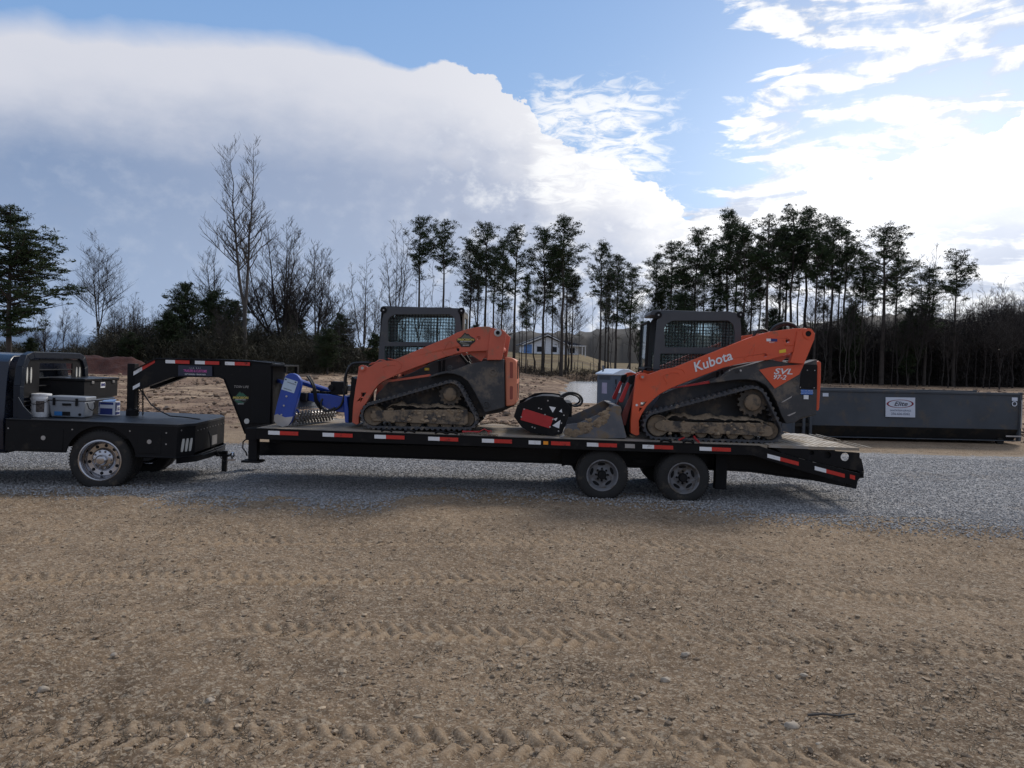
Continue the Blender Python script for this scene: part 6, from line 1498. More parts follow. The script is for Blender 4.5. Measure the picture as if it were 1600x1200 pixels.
D2 = dict(zo=(960, 470), zs=4.706, base=(720, 1040), paint=ORN, hoodm=ORN, new=True, rearm=CABG,
    label='bright orange track loader with white lettering on its arm and a bucket in front',
    belt=[(318, 916, 112), (1018, 744, 122), (1150, 958, 97)], sprocket=(1020, 747, 108, 60), idler=(322, 918, 80), ridler=(1148, 958, 62),
    rollers=[(530, 965, 46), (640, 968, 46), (755, 971, 46), (872, 974, 46), (990, 976, 46)],
    frame=[(318, 890), (380, 882), (600, 895), (1100, 900), (1160, 930), (1172, 978), (1140, 1000), (900, 985), (560, 972), (400, 965), (318, 950)], frame_top=[(318, 890), (600, 895), (1100, 900), (1170, 945)],
    mud=[(325, 885), (370, 868), (410, 845), (430, 822), (470, 832), (515, 828), (545, 848), (600, 855), (640, 850), (700, 842), (780, 855), (840, 850), (920, 862), (1000, 858), (1060, 872), (1100, 880), (1165, 925)],
    chassis=[(240, 840), (340, 690), (560, 600), (800, 490), (1130, 430), (1385, 465), (1490, 620), (1480, 840), (1330, 880), (1240, 880), (1230, 960), (330, 960), (250, 900)],
    side=[(700, 590), (780, 560), (880, 500), (1000, 470), (1130, 432), (1240, 450), (1395, 462), (1490, 430), (1492, 640), (1486, 838), (1380, 860), (1330, 895), (1262, 905), (1230, 850), (1190, 740), (1150, 665), (1110, 620), (1050, 590), (980, 580), (900, 582), (705, 608)],
    step=[(415, 640), (710, 586), (712, 606), (470, 640), (418, 645)], body_pins=[(905, 515, 16, 'ring'), (928, 513, 8, 'bolt'), (845, 512, 5, 'bolt'), (1333, 590, 20, 'ring')],
    panel=[(1395, 468), (1492, 470), (1490, 650), (1362, 645), (1370, 545)],
    hood=[(1462, 438), (1505, 442), (1520, 455), (1518, 600), (1506, 790), (1500, 808), (1485, 806), (1492, 470)],
    arm=[(158, 570), (165, 545), (185, 534), (215, 530), (252, 542), (350, 505), (440, 490), (1010, 265), (1150, 225), (1330, 202), (1400, 200), (1450, 212), (1476, 240), (1470, 285), (1395, 465), (1290, 456), (1312, 376), (1240, 405), (1130, 435), (960, 455), (880, 472), (800, 492), (520, 600), (420, 640), (340, 682), (290, 722), (240, 772), (200, 836), (180, 880), (184, 985), (160, 992), (118, 970), (120, 880), (140, 720)],
    arm_holes=[circ((1275, 295), 15), circ((1110, 402), 13), [(195, 744), (238, 742), (212, 776), (192, 775)], [(185, 785), (205, 790), (182, 815)]],
    tower=[(1345, 225), (1400, 203), (1448, 214), (1473, 242), (1467, 284), (1393, 463), (1293, 454), (1318, 372)],
    gusset=[(1165, 425), (1275, 395), (1250, 430), (1212, 462)], arm_pins=[(207, 560, 20, 0), (1425, 242, 40, 1)],
    ribs=[[(385, 605), (360, 555), (380, 540), (430, 528), (470, 530), (480, 545)], [(440, 492), (500, 505), (520, 530)], [(950, 420), (985, 400), (1010, 345), (1025, 335), (1032, 355), (1015, 420)], [(950, 420), (965, 438), (1000, 445)], [(1355, 210), (1338, 250), (1330, 285), (1300, 330)], [(1243, 300), (1250, 275), (1275, 268)], [(1250, 318), (1262, 328), (1320, 326)]],
    cross=[(330, 620), (1380, 400)], cyl=[(1290, 640), (1110, 440)], small_parts=[((760, 520), (750, 590)), ((790, 510), (800, 570)), ((860, 500), (870, 580))],
    cab=[(285, 520), (290, 420), (302, 280), (316, 140), (345, 102), (392, 85), (850, 78), (900, 94), (925, 130), (932, 190), (932, 330), (700, 430), (440, 510)],
    win=[[(372, 342), (366, 205), (384, 166), (430, 145), (838, 145), (874, 172), (885, 230), (884, 342)], [(332, 500), (336, 388), (740, 388), (740, 400), (450, 500)]],
    roof=[(270, 100), (925, 90)], front=[(255, 155), (235, 500)], cabrear=[(925, 200), (900, 400)], ears=[(325, 104), (928, 102)],
    coupler=[(110, 640), (160, 560), (180, 700), (150, 960), (90, 980), (70, 860)],
    hoses=[(smoothpts([(1020, 265, .5), (1050, 225, .5), (1100, 215, .5), (1135, 235, .5)]), .022), (smoothpts([(1140, 235, .6), (1180, 190, .6), (1250, 165, .6), (1310, 175, .6), (1345, 205, .6)]), .026), (smoothpts([(1160, 235, .75), (1200, 195, .75), (1260, 175, .75), (1320, 190, .75), (1345, 215, .75)]), .024),
           (smoothpts([(200, 525, .7), (225, 495, .7), (260, 492, .7), (290, 505, .7), (340, 505, .6)]), .012)])
L2, q2, ql2, Z2, sm2 = build_loader(D2)
M_ = T.M
mb = MB(M_); mb.prism(ql2([(1065, 508), (1150, 487), (1395, 465), (1360, 540), (1180, 645)], .448), .4475, .4515); tri = mb.build('model_decal', ORN, L2, smoothdeg=0)
DW2 = mat('decal_white', (.72, .74, .76), .4, var=.02)
mb = MB(M_); ca_, sa_ = math.cos(R(18.5)), math.sin(R(18.5))
mb.text('Kubota', lambda x, y: q2(722 + (x * ca_ - y * sa_) * 1.0, 448 - (x * sa_ + y * ca_), .392), 100, bold=1.6, sx=1.0, shear=.12)
mb.build('arm_lettering', DW2, L2, smoothdeg=0)
mb = MB(M_)
mb.text('SVL', lambda x, y: q2(1238 + x, 521 - y + x * .03, .443), 58, bold=1.0, sx=1.55, shear=.3)
mb.text('97-2', lambda x, y: q2(1212 + x, 563 - y + x * .05, .443), 48, bold=.9, sx=1.1, shear=.3)
mb.build('model_lettering', DW2, L2, smoothdeg=0)
mb = MB(M_); mb.prism(ql2([(1372, 652), (1460, 656), (1458, 690), (1372, 688)], .447), .446, .4505); bl = mb.build('blue_label', mat('label_blue', (.02, .14, .50), .4), L2, smoothdeg=0)
mb = MB(M_); mb.text('CALL FOR SERVICE', lambda x, y: q2(1415 + x, 663 - y, .444), 11); mb.text('AND PARTS SUPPORT', lambda x, y: q2(1415 + x, 679 - y, .444), 10); mb.build('label_text', DW2, bl, smoothdeg=0)
mb = MB(M_); mb.prism(ql2([(1392, 692), (1428, 694), (1427, 724), (1392, 723)], .447), .446, .4505); mb.build('white_label', DW2, L2, smoothdeg=0)
mb = MB(M_); mb.prism(ql2([(1212, 364), (1260, 354), (1262, 378), (1214, 386)], .396), .395, .3995); mb.build('yellow_label', YELW, L2, smoothdeg=0)
mb = MB(M_); mb.prism(ql2([(1118, 278), (1150, 278), (1150, 298), (1118, 298)], .396), .395, .3995); mb.text('ASSIST', lambda x, y: q2(1158 + x, 306 - y, .394), 14); mb.build('small_decal', DW2, L2, smoothdeg=0)
mb = MB(M_); mb.prism(ql2([(1152, 278), (1198, 280), (1198, 300), (1152, 299)], .396), .395, .3995); mb.build('navy_decal', mat('ink_blue', (0, 0, 0)), L2, smoothdeg=0)
mb = MB(M_); mb.disc(q2(164, 767, .398), (0, -1, 0), 9 * sm2, .004, 12); mb.build('round_label', DW2, L2)
for x, y in ((1418, 510), (1473, 512), (1367, 636), (1468, 640)): mb = MB(M_); mb.disc(q2(x, y, .452), (0, -1, 0), 4 * sm2, .006, 8); mb.build('bolt', STEEL, L2)
# scrapes of bare metal on the body and a mirror of dirt
mb = MB(M_)
for poly in ([(1225, 748), (1308, 698), (1300, 712), (1240, 745)], [(1270, 842), (1335, 816), (1330, 826), (1285, 848)]): mb.face(mb.verts([q2(x, y, .4545) for x, y in poly]))
mb.build('scrape', STEEL, L2, smoothdeg=0)

# bucket, part of the right loader (coordinates of the 6.154x detail of the photo, origin 780,560)
def z5(x, y, v): a = T.pix(780 + x / 6.154, 560 + y / 6.154, v); return (a[0], v, a[1])
BK = mat('worn_bucket', (0.13, 0.135, 0.15), 0.55, 0.4, var=.2, dirt=(0.24, 0.18, 0.12), dirt_amt=.32, dscale=3, bump=.004, bscale=30)
def build_bucket():
    v0, v1 = .24, 2.34; p2 = lambda pts, v=v0: [(z5(x, y, v)[0], z5(x, y, v)[2]) for x, y in pts]
    side = p2([(612, 728), (640, 772), (940, 786), (1218, 786), (1224, 770), (1168, 550), (1178, 515), (1168, 480), (1110, 474), (970, 548), (760, 640), (650, 650)])
    zmin = min(p[1] for p in side); sh = DW + .002 - zmin; side = [(a, b + max(0, sh)) for a, b in side]
    mb = MB(M_); mb.prism(side, v0, v0 + .025); bk = mb.build('bucket', BK, L2, bevel=.004); mb = MB(M_); mb.prism(side, v1 - .025, v1); mb.build('bucket_side', BK, bk, bevel=.004)
    mb = MB(M_); shell = side[1:9]
    for (a, b), (c, d) in zip(shell, shell[1:]):
        n = Vector((-(d - b), c - a)).normalized() * .016
        mb.prism([(a, b), (c, d), (c - n.x * -1, d + n.y), (a + n.x, b + n.y)], v0 + .025, v1 - .025)
    mb.build('bucket_shell', BK, bk)
    e = side[1]; mb = MB(M_); mb.prism([(e[0] - .10, e[1]), (e[0] + .02, e[1]), (e[0] + .02, e[1] + .02), (e[0] - .07, e[1] + .018)], v0, v1); mb.build('cutting_edge', STEEL, bk)
    g = random.Random(8); mb = MB(M_)
    for k in range(70):
        f = g.random(); x = 640 + f * 420 + g.gauss(0, 22); y = 745 - f * 190 + g.gauss(0, 24); c = z5(x, min(y, 765), v0 - .004); s_ = g.uniform(.012, .045)
        mb.blob(c, s_ * 1.5, .010, s_, .6, 1, k)
    mb.build('mud_patches', MUD, bk, kind='stuff')
    # near and far coupler links with red bars
    for f_ in (lambda v: v, lambda v: 2.6 - v):
        mb = MB(M_); mb.prism([(z5(x, y, .7)[0], z5(x, y, .7)[2]) for x, y in ((1150, 405), (1160, 425), (1190, 420), (1258, 245), (1250, 228), (1228, 232))], f_(.68), f_(.74)); mb.build('coupler_link', REDP, L2, bevel=.008)
        mb = MB(M_); mb.prism([(z5(x, y, .7)[0], z5(x, y, .7)[2]) for x, y in ((1236, 228), (1250, 168), (1306, 156), (1300, 240), (1262, 250))], f_(.66), f_(.76)); mb.build('coupler_head', BLACKM, L2, bevel=.008)
        mb = MB(M_); mb.prism([(z5(x, y, .7)[0], z5(x, y, .7)[2]) for x, y in ((1170, 540), (1215, 440), (1262, 330), (1300, 240), (1312, 190), (1318, 240), (1280, 380), (1240, 520), (1210, 640), (1190, 640))], f_(.60), f_(.66)); mb.build('coupler_link', mat('rusty_red', (.20, .05, .04), .7, var=.3), L2, bevel=.006)
build_bucket()

def build_drum():
    v0, v1 = .40, 2.05; o = T.pix(855, 683, v0)
    r = thing('brush_cutter', 'black drum cutter attachment with a bolted red side plate, lying between the two loaders', 'attachment', M_ @ Matrix.Translation((o[0], 1.2, DW)))
    pp = lambda pts, v=v0: [(z5(x, y, v)[0], z5(x, y, v)[2]) for x, y in pts]
    out = pp([(175, 455), (262, 418), (330, 380), (420, 368), (520, 372), (610, 385), (690, 488), (668, 565), (604, 735), (505, 756), (390, 735), (300, 722), (215, 670), (140, 568)])
    zmin = min(p[1] for p in out); sh = DW - zmin; out = [(a, b + sh) for a, b in out]
    mb = MB(M_); mb.prism(out, v0, v0 + .03); sp_ = mb.build('side_plate', BLACK, r, bevel=.004)
    mb = MB(M_); mb.prism(out, v1 - .03, v1); mb.build('side_plate', BLACK, r, bevel=.004)
    inn = [(a * .0 + (a - out[6][0]) * .9 + out[6][0], b) for a, b in out]
    sh_ = pp([(215, 470), (262, 430), (420, 385), (520, 385), (600, 400), (665, 490), (640, 560), (560, 500), (420, 430), (250, 520)]); sh_ = [(a, b + sh) for a, b in sh_]
    mb = MB(M_); mb.prism(sh_, v0 + .03, v1 - .03); mb.build('drum_housing', BLACKM, r, bevel=.006)
    c = z5(360, 610, v0); cz = c[2] + sh; Rr = .215; mb = MB(M_); mb.tube([(c[0], v0 + .03, cz), (c[0], v1 - .03, cz)], Rr * .8, 24); dm = mb.build('drum', BLACKM, r)
    mb = MB(M_); g = random.Random(2)
    for k in range(60):
        a = k * 2.4; v = v0 + .08 + (v1 - v0 - .16) * k / 60; d = Vector((math.cos(a), 0, math.sin(a))); t = Vector((-d.z, 0, d.x)); p = Vector((c[0], v, cz)) + d * Rr * .78
        q = [p + t * .02, p - t * .02, p - t * .012 + d * .05, p + t * .02 + d * .05]; A = mb.verts(q); B = mb.verts([x + Vector((0, .03, 0)) for x in q]); mb.face(A); mb.face(B)
        for i in range(4): mb.face([A[i], A[(i + 1) % 4], B[(i + 1) % 4], B[i]])
    mb.build('drum_teeth', STEEL, dm)
    red = [(a, b + sh) for a, b in pp([(232, 488), (524, 580), (484, 682), (204, 600)])]
    mb = MB(M_); mb.prism(red, v0 - .014, v0); rd = mb.build('red_plate', REDP, r, bevel=.002)
    for x, y in ((240, 497), (212, 572), (488, 668), (515, 595), (380, 488), (405, 496), (318, 668), (342, 678), (622, 556), (570, 708), (598, 632), (468, 416), (440, 550)):
        q = z5(x, y, v0 - .014); mb = MB(M_); mb.disc((q[0], v0 - (.014 if x < 520 and 480 < y < 690 else .0), q[2] + sh), (0, -1, 0), .012, .008, 8); mb.build('bolt', STEEL, r)
    mb = MB(M_)
    for poly in ([(480, 470), (545, 480), (515, 530), (500, 505)], [(510, 655), (590, 600), (575, 682)], [(575, 520), (600, 495), (605, 530)], [(520, 590), (560, 580), (545, 610)]):
        mb = MB(M_); mb.face(mb.verts([(z5(x, y, v0)[0], v0 - .003, z5(x, y, v0)[2] + sh) for x, y in poly]))
        mb.build('white_decal', WHITE, r, smoothdeg=0)
    mb = MB(M_); q = z5(640, 470, .8); mb.box(q[0] - .06, q[0] + .10, .7, 1.8, q[2] - .15, q[2] + .08); mb.lathe((q[0] - .1, .9, q[2]), (0, 1, 0), [(0, 0), (.09, 0), (.09, .3), (0, .3)], 18); mb.build('mount_frame', BLACKM, r, bevel=.008)
    mb = MB(M_); P = smoothpts([z5(600, 410, .75), z5(590, 375, .75), z5(640, 340, .75), z5(700, 330, .75), z5(765, 350, .75), z5(798, 400, .75), z5(780, 445, .75), z5(730, 458, .75), z5(670, 440, .75), z5(630, 430, .75)]); mb.tube(P, .020, 10); mb.build('hydraulic_hose', HOSE, r)
    mb = MB(M_); P = smoothpts([z5(615, 400, .9), z5(620, 370, .9), z5(680, 345, .9), z5(750, 365, .9), z5(775, 410, .9), z5(720, 448, .9), z5(640, 450, .9)]); mb.tube(P, .016, 8); mb.build('hydraulic_hose', HOSE, r)
build_drum()

def build_rake():
    # blue soil conditioner hitched to the left loader (7.27x detail, origin 400,560)
    def z3(x, y, v): a = T.pix(400 + x / 7.27, 560 + y / 7.27, v); return Vector((a[0], v, a[1]))
    v0 = .34
    po = [(330, 212), (370, 182), (430, 180), (478, 208), (512, 262), (508, 330), (455, 540), (400, 725), (370, 772), (300, 790), (240, 762), (205, 722), (208, 655), (235, 530), (270, 400), (310, 262)]
    q = [(z3(x, y, v0).x, z3(x, y, v0).z) for x, y in po]; sh = max(0, DW - min(b for a, b in q)); q = [(a, b + sh) for a, b in q]
    mb = MB(M_); mb.prism(rnd(q, .03), v0, v0 + .10); rk = mb.build('power_rake', BLUEP, L1, bevel=.012, segs=3)
    low = [(z3(x, y, v0).x, z3(x, y, v0).z + sh) for x, y in ((208, 655), (240, 640), (330, 680), (420, 670), (400, 725), (370, 772), (300, 790), (240, 762), (205, 722))]
    mb = MB(M_); mb.prism(low, v0 - .006, v0 + .004); mb.build('bare_metal_wear', STEEL, rk, bevel=.002)
    mb = MB(M_); mb.face(mb.verts([z3(x, y, v0 - .003) for x, y in ((330, 216), (476, 264), (432, 396), (288, 352))])); lb = mb.build('warning_label', mat('label_pale', (.45, .55, .66), .4), rk, smoothdeg=0)
    mb = MB(M_)
    for (x, y, s_) in ((405, 285, 22), (360, 352, 20)): mb.text('WARNING', lambda a, b: z3(x + a * .95, y - b + a * .3, v0 - .006), s_)
    for a, b in ((340, 236), (450, 268)): mb.face(mb.verts([z3(a - 9, b - 6, v0 - .006), z3(a + 9, b, v0 - .006), z3(a + 6, b + 12, v0 - .006), z3(a - 12, b + 6, v0 - .006)]))
    mb.build('label_text', HOLE, lb, smoothdeg=0)
    for x, y in ((348, 430), (318, 536), (290, 640)): mb = MB(M_); p = z3(x, y, v0 - .001); mb.disc(p, (0, -1, 0), .016, .012, 8); mb.build('bolt', STEEL, rk)
    A = z3(400, 722, v0 + .12); B = z3(850, 668, 1.75); A.z = DW + .135; B.z = DW + .135; Rr = .10
    mb = MB(M_); mb.tube([A, B], Rr * .75, 18); rl = mb.build('roller', mat('rust_steel', (.12, .10, .085), .75, .3, dirt=(.22, .17, .12), dirt_amt=.4), rk)
    mb = MB(M_); ax = (B - A).normalized(); x_ = ax.orthogonal().normalized(); y_ = ax.cross(x_); N = 26
    for i in range(N):
        for k in range(9):
            a = 2 * math.pi * (k + .5 * (i % 2)) / 9; d = x_ * math.cos(a) + y_ * math.sin(a); p = A.lerp(B, (i + .5) / N) + d * Rr * .7; t = ax.cross(d)
            qd = [p + t * .012 + ax * .012, p - t * .012 + ax * .012, p - t * .012 - ax * .012, p + t * .012 - ax * .012]; a1 = mb.verts(qd); b1 = mb.verts([v + d * .045 for v in qd]); mb.face(b1)
            for j in range(4): mb.face([a1[j], a1[(j + 1) % 4], b1[(j + 1) % 4], b1[j]])
    mb.build('roller_teeth', STEEL, rl)
    # shield above the roller, bolt rails, frame
    mb = MB(M_); up = Vector((0, 0, 1)); C_ = A + Vector((.05, .0, .12)); D_ = B + Vector((.02, 0, .12))
    mb.quad(C_ + up * .02, D_ + up * .02, D_ + up * .20 + Vector((-.06, .05, 0)), C_ + up * .20 + Vector((-.03, .05, 0))); mb.quad(C_ + up * .20 + Vector((-.03, .05, 0)), D_ + up * .20 + Vector((-.06, .05, 0)), D_ + up * .24 + Vector((-.2, .25, 0)), C_ + up * .24 + Vector((-.2, .25, 0)))
    s_ = mb.build('roller_shield', mat('dull_shield', (.07, .085, .11), .5, .4), rk, smoothdeg=0); sm_ = s_.modifiers.new('t', 'SOLIDIFY'); sm_.thickness = .012
    mb = MB(M_)
    for i in range(22):
        p = (A + Vector((.04, -.02, .16))).lerp(B + Vector((-.02, -.02, .16)), (i + .5) / 22); mb.box(p.x - .014, p.x + .014, p.y - .014, p.y + .014, p.z - .012, p.z + .02)
    mb.build('bolt_row', CHROME, rk)
    mb = MB(M_); mb.tube([z3(180, 235, 1.5), z3(300, 268, 1.1)], .035, 8); mb.tube([z3(500, 265, .75), z3(640, 310, .95), z3(860, 378, 1.2)], .045, 10); mb.tube([z3(440, 560, .5), z3(480, 610, .6)], .02, 8); mb.build('top_tube', BLUEP, rk)
    mb = MB(M_); mb.prism([(z3(x, y, .9).x, z3(x, y, .9).z) for x, y in ((590, 395), (700, 400), (850, 408), (1005, 440), (1010, 615), (900, 600), (800, 560), (740, 520), (590, 470))], .85, 1.05); mb.build('pivot_frame', BLUEP, rk, bevel=.01)
    mb = MB(M_); mb.prism([(z3(x, y, .6).x, z3(x, y, .6).z) for x, y in ((1000, 420), (1030, 440), (1052, 600), (1052, 735), (1010, 728), (1000, 600))], .60, 2.0); mb.build('mount_plate', BLUEP, rk, bevel=.01)
    mb = MB(M_); p = z3(520, 430, .8); mb.box(p.x - .06, p.x + .10, .7, .95, p.z - .08, p.z + .06); p = z3(760, 400, 1.0)
    for k in range(4): mb.box(p.x - .20 + k * .09, p.x - .14 + k * .09, .95, 1.25, p.z - .02, p.z + .04)
    p = z3(930, 330, 1.0); mb.box(p.x - .10, p.x + .12, .9, 1.2, p.z - .12, p.z + .10); mb.lathe((p.x - .08, .88, p.z), (0, -1, 0), [(0, .03), (.05, .03), (.05, 0)], 12); mb.build('valve_block', BLACKM, rk, bevel=.006)
    mb = MB(M_); p = z3(1060, 330, 1.3); mb.box(p.x - .12, p.x + .10, 1.2, 1.5, p.z - .06, p.z + .04); mb.build('grey_motor', STEEL, rk, bevel=.01)
    for P in ([(580, 200, .7), (620, 260, .7), (650, 330, .7), (665, 420, .75), (680, 500, .8), (740, 580, .9)], [(600, 195, .75), (650, 280, .75), (675, 360, .75), (690, 470, .8), (750, 560, .9)], [(900, 560, .8), (800, 600, .8), (740, 540, .8), (750, 470, .85), (820, 425, .95)], [(1010, 330, .8), (1010, 220, .8), (1060, 100, .8), (1120, 55, .8), (1290, 50, .75)], [(880, 590, .8), (960, 540, .8), (1000, 430, .8), (990, 340, .8)]):
        mb = MB(M_); mb.tube(smoothpts([tuple(z3(*p)) for p in P]), .019, 8); mb.build('hydraulic_hose', HOSE, rk)
build_rake()

# tie-down chains and a red binder beside each loader
def chain(name, pts, label, cat='chain', rad=.008, m_=None):
    P = [Vector(p) for p in smoothpts(pts, 10)]; mb = MB(M_); acc = 0
    Ls = [0]
    for a, b in zip(P, P[1:]): Ls.append(Ls[-1] + (b - a).length)
    n = max(3, int(Ls[-1] / .036)); arr = np.array([tuple(p) for p in P])
    for k in range(n):
        s_ = Ls[-1] * k / n; c = Vector([float(np.interp(s_, Ls, arr[:, j])) for j in range(3)]); e = Vector([float(np.interp(min(Ls[-1], s_ + .02), Ls, arr[:, j])) for j in range(3)])
        t = (e - c).normalized() if (e - c).length > 1e-6 else Vector((1, 0, 0)); o = t.orthogonal().normalized(); o = o if k % 2 else t.cross(o)
        mb.tube([c + t * (.024 * math.cos(q)) + o * (.014 * math.sin(q)) for q in np.linspace(0, 2 * math.pi, 9)], rad * .8, 5, cap=False)
    c = M_ @ P[0]
    return mb.build(name, m_ or STEEL, origin=c, label=label, cat=cat)
zc = DW + .016
def dk(px, py, dz=0): u, v = T.pixw(px, py, DW); return (u, max(v, .03), zc + dz)
chain('tie_down_chain', [dk(716, 684), dk(735, 682, .02), dk(760, 683), dk(778, 684)], 'rusty tie-down chain heaped behind the left loader track at the deck edge', m_=mat('rust_steel', (0, 0, 0)))
chain('tie_down_chain', [dk(752, 664), dk(776, 665, .04), dk(800, 666), dk(812, 667)], 'thin chain lying on the deck between left loader and drum cutter', m_=mat('rust_steel', (0, 0, 0)))
chain('tie_down_chain', [dk(1095, 694), dk(1085, 690, .05), dk(1080, 684, .10)], 'short red chain over the deck edge under the right loader', m_=REDP)
def binder(pa, pb, label):
    a = Vector(dk(*pa)); b = Vector(dk(*pb)); a.z += .03; b.z += .03
    r = thing('load_binder', label, 'load binder', M_ @ Matrix.Translation(a))
    mb = MB(M_); mb.tube([a, a.lerp(b, .6)], .016, 8); mb.build('barrel', REDP, r)
    mb = MB(M_); c = a.lerp(b, .6); mb.tube([c, c.lerp(b, .5) + Vector((0, 0, .05)), b], .010, 6); mb.tube([b + Vector((.03 * math.cos(t), 0, .03 * math.sin(t))) for t in np.linspace(0, 5, 9)], .007, 5); mb.build('handle', REDP, r)
binder((722, 679), (765, 680), 'red load binder on the deck edge behind the left loader track')
binder((1062, 692), (1082, 684), 'red load binder hooked under the right loader track frame')
# ------------------------------------------------------------------ dumpster and toilet
def build_dumpster():
    c = at(1240, 600, 22.6); D = Frame(Vector((c.x, 22.6, 0.05)), -1.0); M = D.M
    r = thing('roll_off_dumpster', 'long slate grey roll-off dumpster with a white logo sign on its side', 'dumpster', M)
    SL = mat('slate_paint', (0.076, 0.085, 0.097), 0.85, var=0.12, vscale=.7, dirt=(0.11, 0.10, 0.09), dirt_amt=0.22, dscale=2.2, spec=.15); SD = mat('slate_shadow_panel', (0.026, 0.026, 0.026), 0.9, spec=.1, dirt=(.045, .038, .03), dirt_amt=.3)  # lower sides: same paint, darkened in colour for downward-facing shade and dirt
    L = D.pix(1597, 650)[0]; Wd = 2.4; zt = D.pix(1440, 611)[1]; zm = D.pix(1440, 668)[1]; zl = D.pix(1440, 687)[1]
    for v0, s_ in ((0, 1), (Wd, -1)):
        mb = MB(M); mb.quad((.55, v0 + s_ * .06, zm), (L - .06, v0 + s_ * .06, zm), (L - .06, v0 + s_ * .03, zt - .06), (.55, v0 + s_ * .03, zt - .06)); p = mb.build('side_wall', SL, r, smoothdeg=0); sm_ = p.modifiers.new('t', 'SOLIDIFY'); sm_.thickness = .02
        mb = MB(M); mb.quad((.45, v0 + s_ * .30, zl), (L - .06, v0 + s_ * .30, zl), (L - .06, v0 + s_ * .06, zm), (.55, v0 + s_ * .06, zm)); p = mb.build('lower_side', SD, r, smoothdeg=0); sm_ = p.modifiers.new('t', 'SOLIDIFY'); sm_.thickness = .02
    mb = MB(M)
    for v0 in (0, Wd - .10): mb.box(0, L, v0, v0 + .10, zt - .07, zt)
    mb.box(0, .1, .1, Wd - .1, zt - .07, zt); mb.build('top_rail', SL, r, bevel=.012)
    mb = MB(M); mb.box(.2, L - .02, .12, .30, .13, zl); mb.box(.2, L - .02, Wd - .30, Wd - .12, .13, zl); mb.build('bottom_rail', SL, r, bevel=.01)
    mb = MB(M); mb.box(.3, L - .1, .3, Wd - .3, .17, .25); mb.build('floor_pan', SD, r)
    mb = MB(M); mb.box(0, .05, .05, Wd - .05, .2, zt - .08); mb.build('front_wall', SL, r)
    for u in (.0, .30, .50):
        for v0 in (.0, Wd - .1): mb = MB(M); mb.box(u, u + .08, v0, v0 + .1, .12, zt - .071); mb.build('corner_post', SL, r, bevel=.01)
    mb = MB(M); mb.box(.08, .50, .01, .05, zm - .05, zm + .05); mb.box(.08, .5, .12, .15, .2, zt - .1); mb.build('front_brace', SD, r)
    
    for v0 in (0, Wd - .12): mb = MB(M); mb.box(L - .08, L, v0, v0 + .12, .12, zt + .02); mb.build('door_post', SL, r, bevel=.01)
    mb = MB(M); mb.box(L - .05, L - .01, .12, Wd - .12, .2, zt - .05); mb.build('rear_door', SL, r)
    mb = MB(M); u, w = D.pix(1596, 682, -.02); mb.box(u - .45, u, -.03, -.005, w - .02, w + .02); mb.tube([(L - .04, -.03, .5), (L - .04, -.03, zt - .2)], .02, 8); mb.build('door_latch', STEEL, r)
    for v0 in (.2, Wd - .2):
        for u in (.9, L - .5): mb = MB(M); mb.lathe((u, v0 - .05, .10), (0, 1, 0), [(0, 0), (.10, 0), (.10, .12), (0, .12)], 16); mb.build('ground_roller', SD, r)
    q = lambda x, y, v=.0: (D.pix(x, y, v)[0], v, D.pix(x, y, v)[1])
    mb = MB(M); A = [q(1384, 620.6, .012), q(1430, 621.3, .012), (q(1430, 652.3, .012)), q(1383.7, 651.2, .012)]; mb.face(mb.verts(A)); B_ = [(a, b + .012, c) for a, b, c in A]; mb.face(mb.verts(B_)); sg = mb.build('logo_sign', mat('sign_white', (.58, .62, .70), .5, var=.03), r, smoothdeg=0)
    mb = MB(M)
    def ell(rx0, ry0, rx1, ry1, n=48):
        a = [q(1406.5 + rx0 * math.cos(2 * math.pi * k / n), 630.9 + ry0 * math.sin(2 * math.pi * k / n), .009) for k in range(n)]; b = [q(1406.5 + rx1 * math.cos(2 * math.pi * k / n), 630.9 + ry1 * math.sin(2 * math.pi * k / n), .009) for k in range(n)]
        A = mb.verts(a); B = mb.verts(b)
        for k in range(n): mb.face([A[k], A[(k + 1) % n], B[(k + 1) % n], B[k]])
    ell(21.2, 6.4, 18.2, 5.7); mb.build('logo_ellipse', mat('logo_maroon', (.20, .012, .03), .5), sg, smoothdeg=0)
    mb = MB(M); mb.text('Elite', lambda x, y: q(1407 + x, 631.2 - y + x * .02, .006), 9.6, bold=.12, shear=.35, sx=1.25); mb.build('logo_word', mat('sign_ink', (.012, .012, .04), .5), sg, smoothdeg=0)
    mb = MB(M); mb.text('SANITATION SERVICE', lambda x, y: q(1407 + x, 641.6 - y + x * .02, .006), 3.6, bold=.03, sx=.92); mb.text('256-636-0262', lambda x, y: q(1407 + x, 646.8 - y + x * .02, .006), 5.2, bold=.03, sx=1.0); mb.build('sign_text', mat('sign_grey', (.10, .12, .20), .5), sg, smoothdeg=0)
    for x, y in ((1285.5, 614), (1581, 621)):
        mb = MB(M); mb.face(mb.verts([q(x, y, .018), q(x + 9, y + .2, .018), q(x + 9, y + 5.6, .018), q(x, y + 5.4, .018)])); mb.build('small_sticker', mat('sign_white', (0, 0, 0)), r, smoothdeg=0)
    mb = MB(M); c = q(1585, 631, .02); n = 20
    mb.lathe(c, (0, -1, 0), [(.052, 0), (.075, 0), (.075, .01), (.052, .01)], 24, close=True); mb.build('ring_mark', mat('sign_white', (0, 0, 0)), r)
build_dumpster()
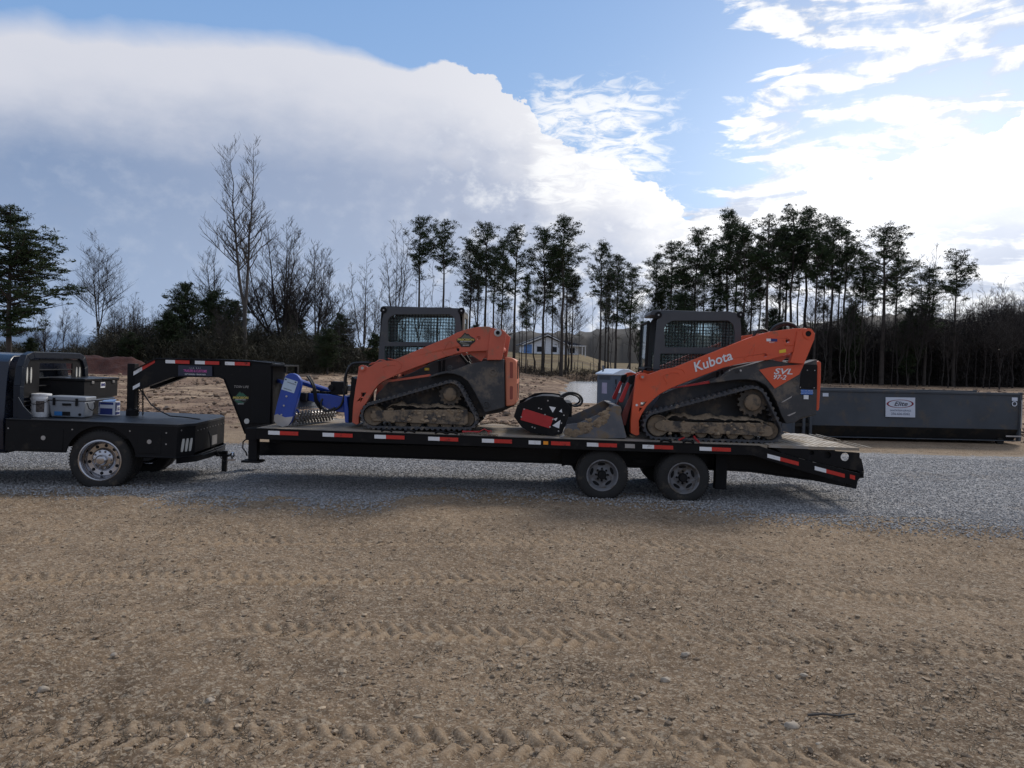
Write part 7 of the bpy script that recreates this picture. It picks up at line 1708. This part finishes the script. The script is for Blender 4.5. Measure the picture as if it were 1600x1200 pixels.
def build_toilet():
    Y = 30; c = at(958, 600, Y); F = Frame(Vector((c.x, Y, 0.0 + hz(c.x, Y))), 28); M = F.M
    r = thing('portable_toilet', 'blue grey portable toilet with a white roof, left of the right loader', 'toilet', M)
    TB_ = mat('toilet_blue', (.060, .085, .125), .5, var=.06); W_, Dp, Hh = 1.12, 1.12, 1.82
    sc = (F.M @ Vector((0, 0, 0))).z; k = (2.04 - sc + .0) / 2.06
    mb = MB(M); mb.prism(rnd([(0, 0), (W_, 0), (W_, Dp), (0, Dp)], .05), .08, Hh * k, 'w'); mb.build('cabin', TB_, r)
    mb = MB(M); mb.box(-.05, W_ + .05, -.05, Dp + .05, 0, .09); mb.build('skid_base', mat('toilet_blue', (0, 0, 0)), r)
    RW = mat('roof_white', (.60, .66, .74), .5, var=.05)
    mb = MB(M); mb.prism([(-.05, Hh * k - .02), (-.05, Hh * k + .04), (.34, 2.02 * k), (.44, 2.05 * k), (.68, 2.05 * k), (.78, 2.02 * k), (W_ + .05, Hh * k + .04), (W_ + .05, Hh * k - .02)], -.05, Dp + .05); mb.build('roof', RW, r, bevel=.02)
    mb = MB(M); mb.prism(rnd([(.16, .12), (W_ - .14, .12), (W_ - .14, 1.62 * k), (W_ / 2 + .1, 1.76 * k), (W_ / 2 - .1, 1.76 * k), (.16, 1.62 * k)], .03), -.03, .01); dr = mb.build('door', TB_, r, bevel=.012)
    mb = MB(M); mb.prism([(.22, 1.1), (.40, 1.1), (.40, 1.4), (.22, 1.4)], -.034, -.03); mb.prism([(.52, 1.28), (.88, 1.28), (.88, 1.52), (.52, 1.52)], -.034, -.03); mb.build('door_sign', RW, dr)
    mb = MB(M); mb.text('ELITE', lambda x, y: (.70 + x, -.038, 1.43 + y), .10, bold=.003); mb.build('door_sign_text', mat('sign_ink', (0, 0, 0)), dr, smoothdeg=0)
    for i in range(5): mb = MB(M); mb.box(.10, .14, -.02, .01, .25 + i * .3, .42 + i * .3); mb.build('hinge', BLK_, r)
    mb = MB(M); mb.quad((-.004, .75, 1.05), (-.004, .40, 1.05), (-.004, .40, 1.48), (-.004, .75, 1.48)); mb.build('side_notice', mat('notice_lilac', (.34, .32, .44), .6), r, smoothdeg=0)
    mb = MB(M)
    for i in range(6): mb.box(-.006, .0, .2, .95, 1.60 + i * .025, 1.612 + i * .025)
    mb.build('vent_slots', BLK_, r)
    mb = MB(M); mb.tube([(.15, Dp - .2, 1.7), (.15, Dp - .2, 2.16)], .035, 10); mb.build('vent_pipe', mat('toilet_blue', (0, 0, 0)), r)
BLK_ = mat('dark_plastic', (.012, .014, .018), .6)
build_toilet()

# a few single stones and a stick in the foreground
def build_foreground():
    g = random.Random(9); SM = mat('pale_stone', (.36, .30, .23), .85, var=.2, vscale=12, bump=.004, bscale=30)
    L = [(1237, 1138, .038, 'largest pale rounded stone in the foreground, right of the thin stick'), (1280, 1168, .024, 'pale stone below and right of the thin foreground stick'),
         (1072, 1026, .030, 'oval pale stone beside the lower tyre track'), (1040, 1066, .030, 'pale stone below the lower tyre track, near the middle'), (68, 1080, .030, 'pale stone lying at the far left of the foreground'),
         (328, 1098, .024, 'flat pale stone in the left foreground'), (178, 1026, .020, 'small flat stone above the left foreground'), (1256, 1058, .022, 'pale pebble above the largest foreground stone')]
    for px, py, rr, lab in L:
        x, y = gpt(px, py); c = Vector((x, y, hz(x, y) + .012)); mb = MB(); mb.blob(c, rr * 1.15, rr * .9, rr * .7, .35, 3, int(px)); mb.build('stone', SM, origin=c, label=lab, cat='stone', group='single stones in the foreground', smoothdeg=60)
    P = [gpt(*p) for p in ((1262, 1123), (1285, 1124), (1310, 1124), (1336, 1121))]; P = [Vector((a, b, hz(a, b) + .022 + .012 * (i == 1))) for i, (a, b) in enumerate(P)]
    mb = MB(); mb.tube(P, .009, 8, r1=.005); mb.tube([P[2], P[2] + Vector((.04, .05, .015))], .004, 5, r1=.002); mb.build('stick', BARK2, origin=P[0], label='thin pale stick lying on the dirt in the right foreground', cat='stick')
build_foreground()
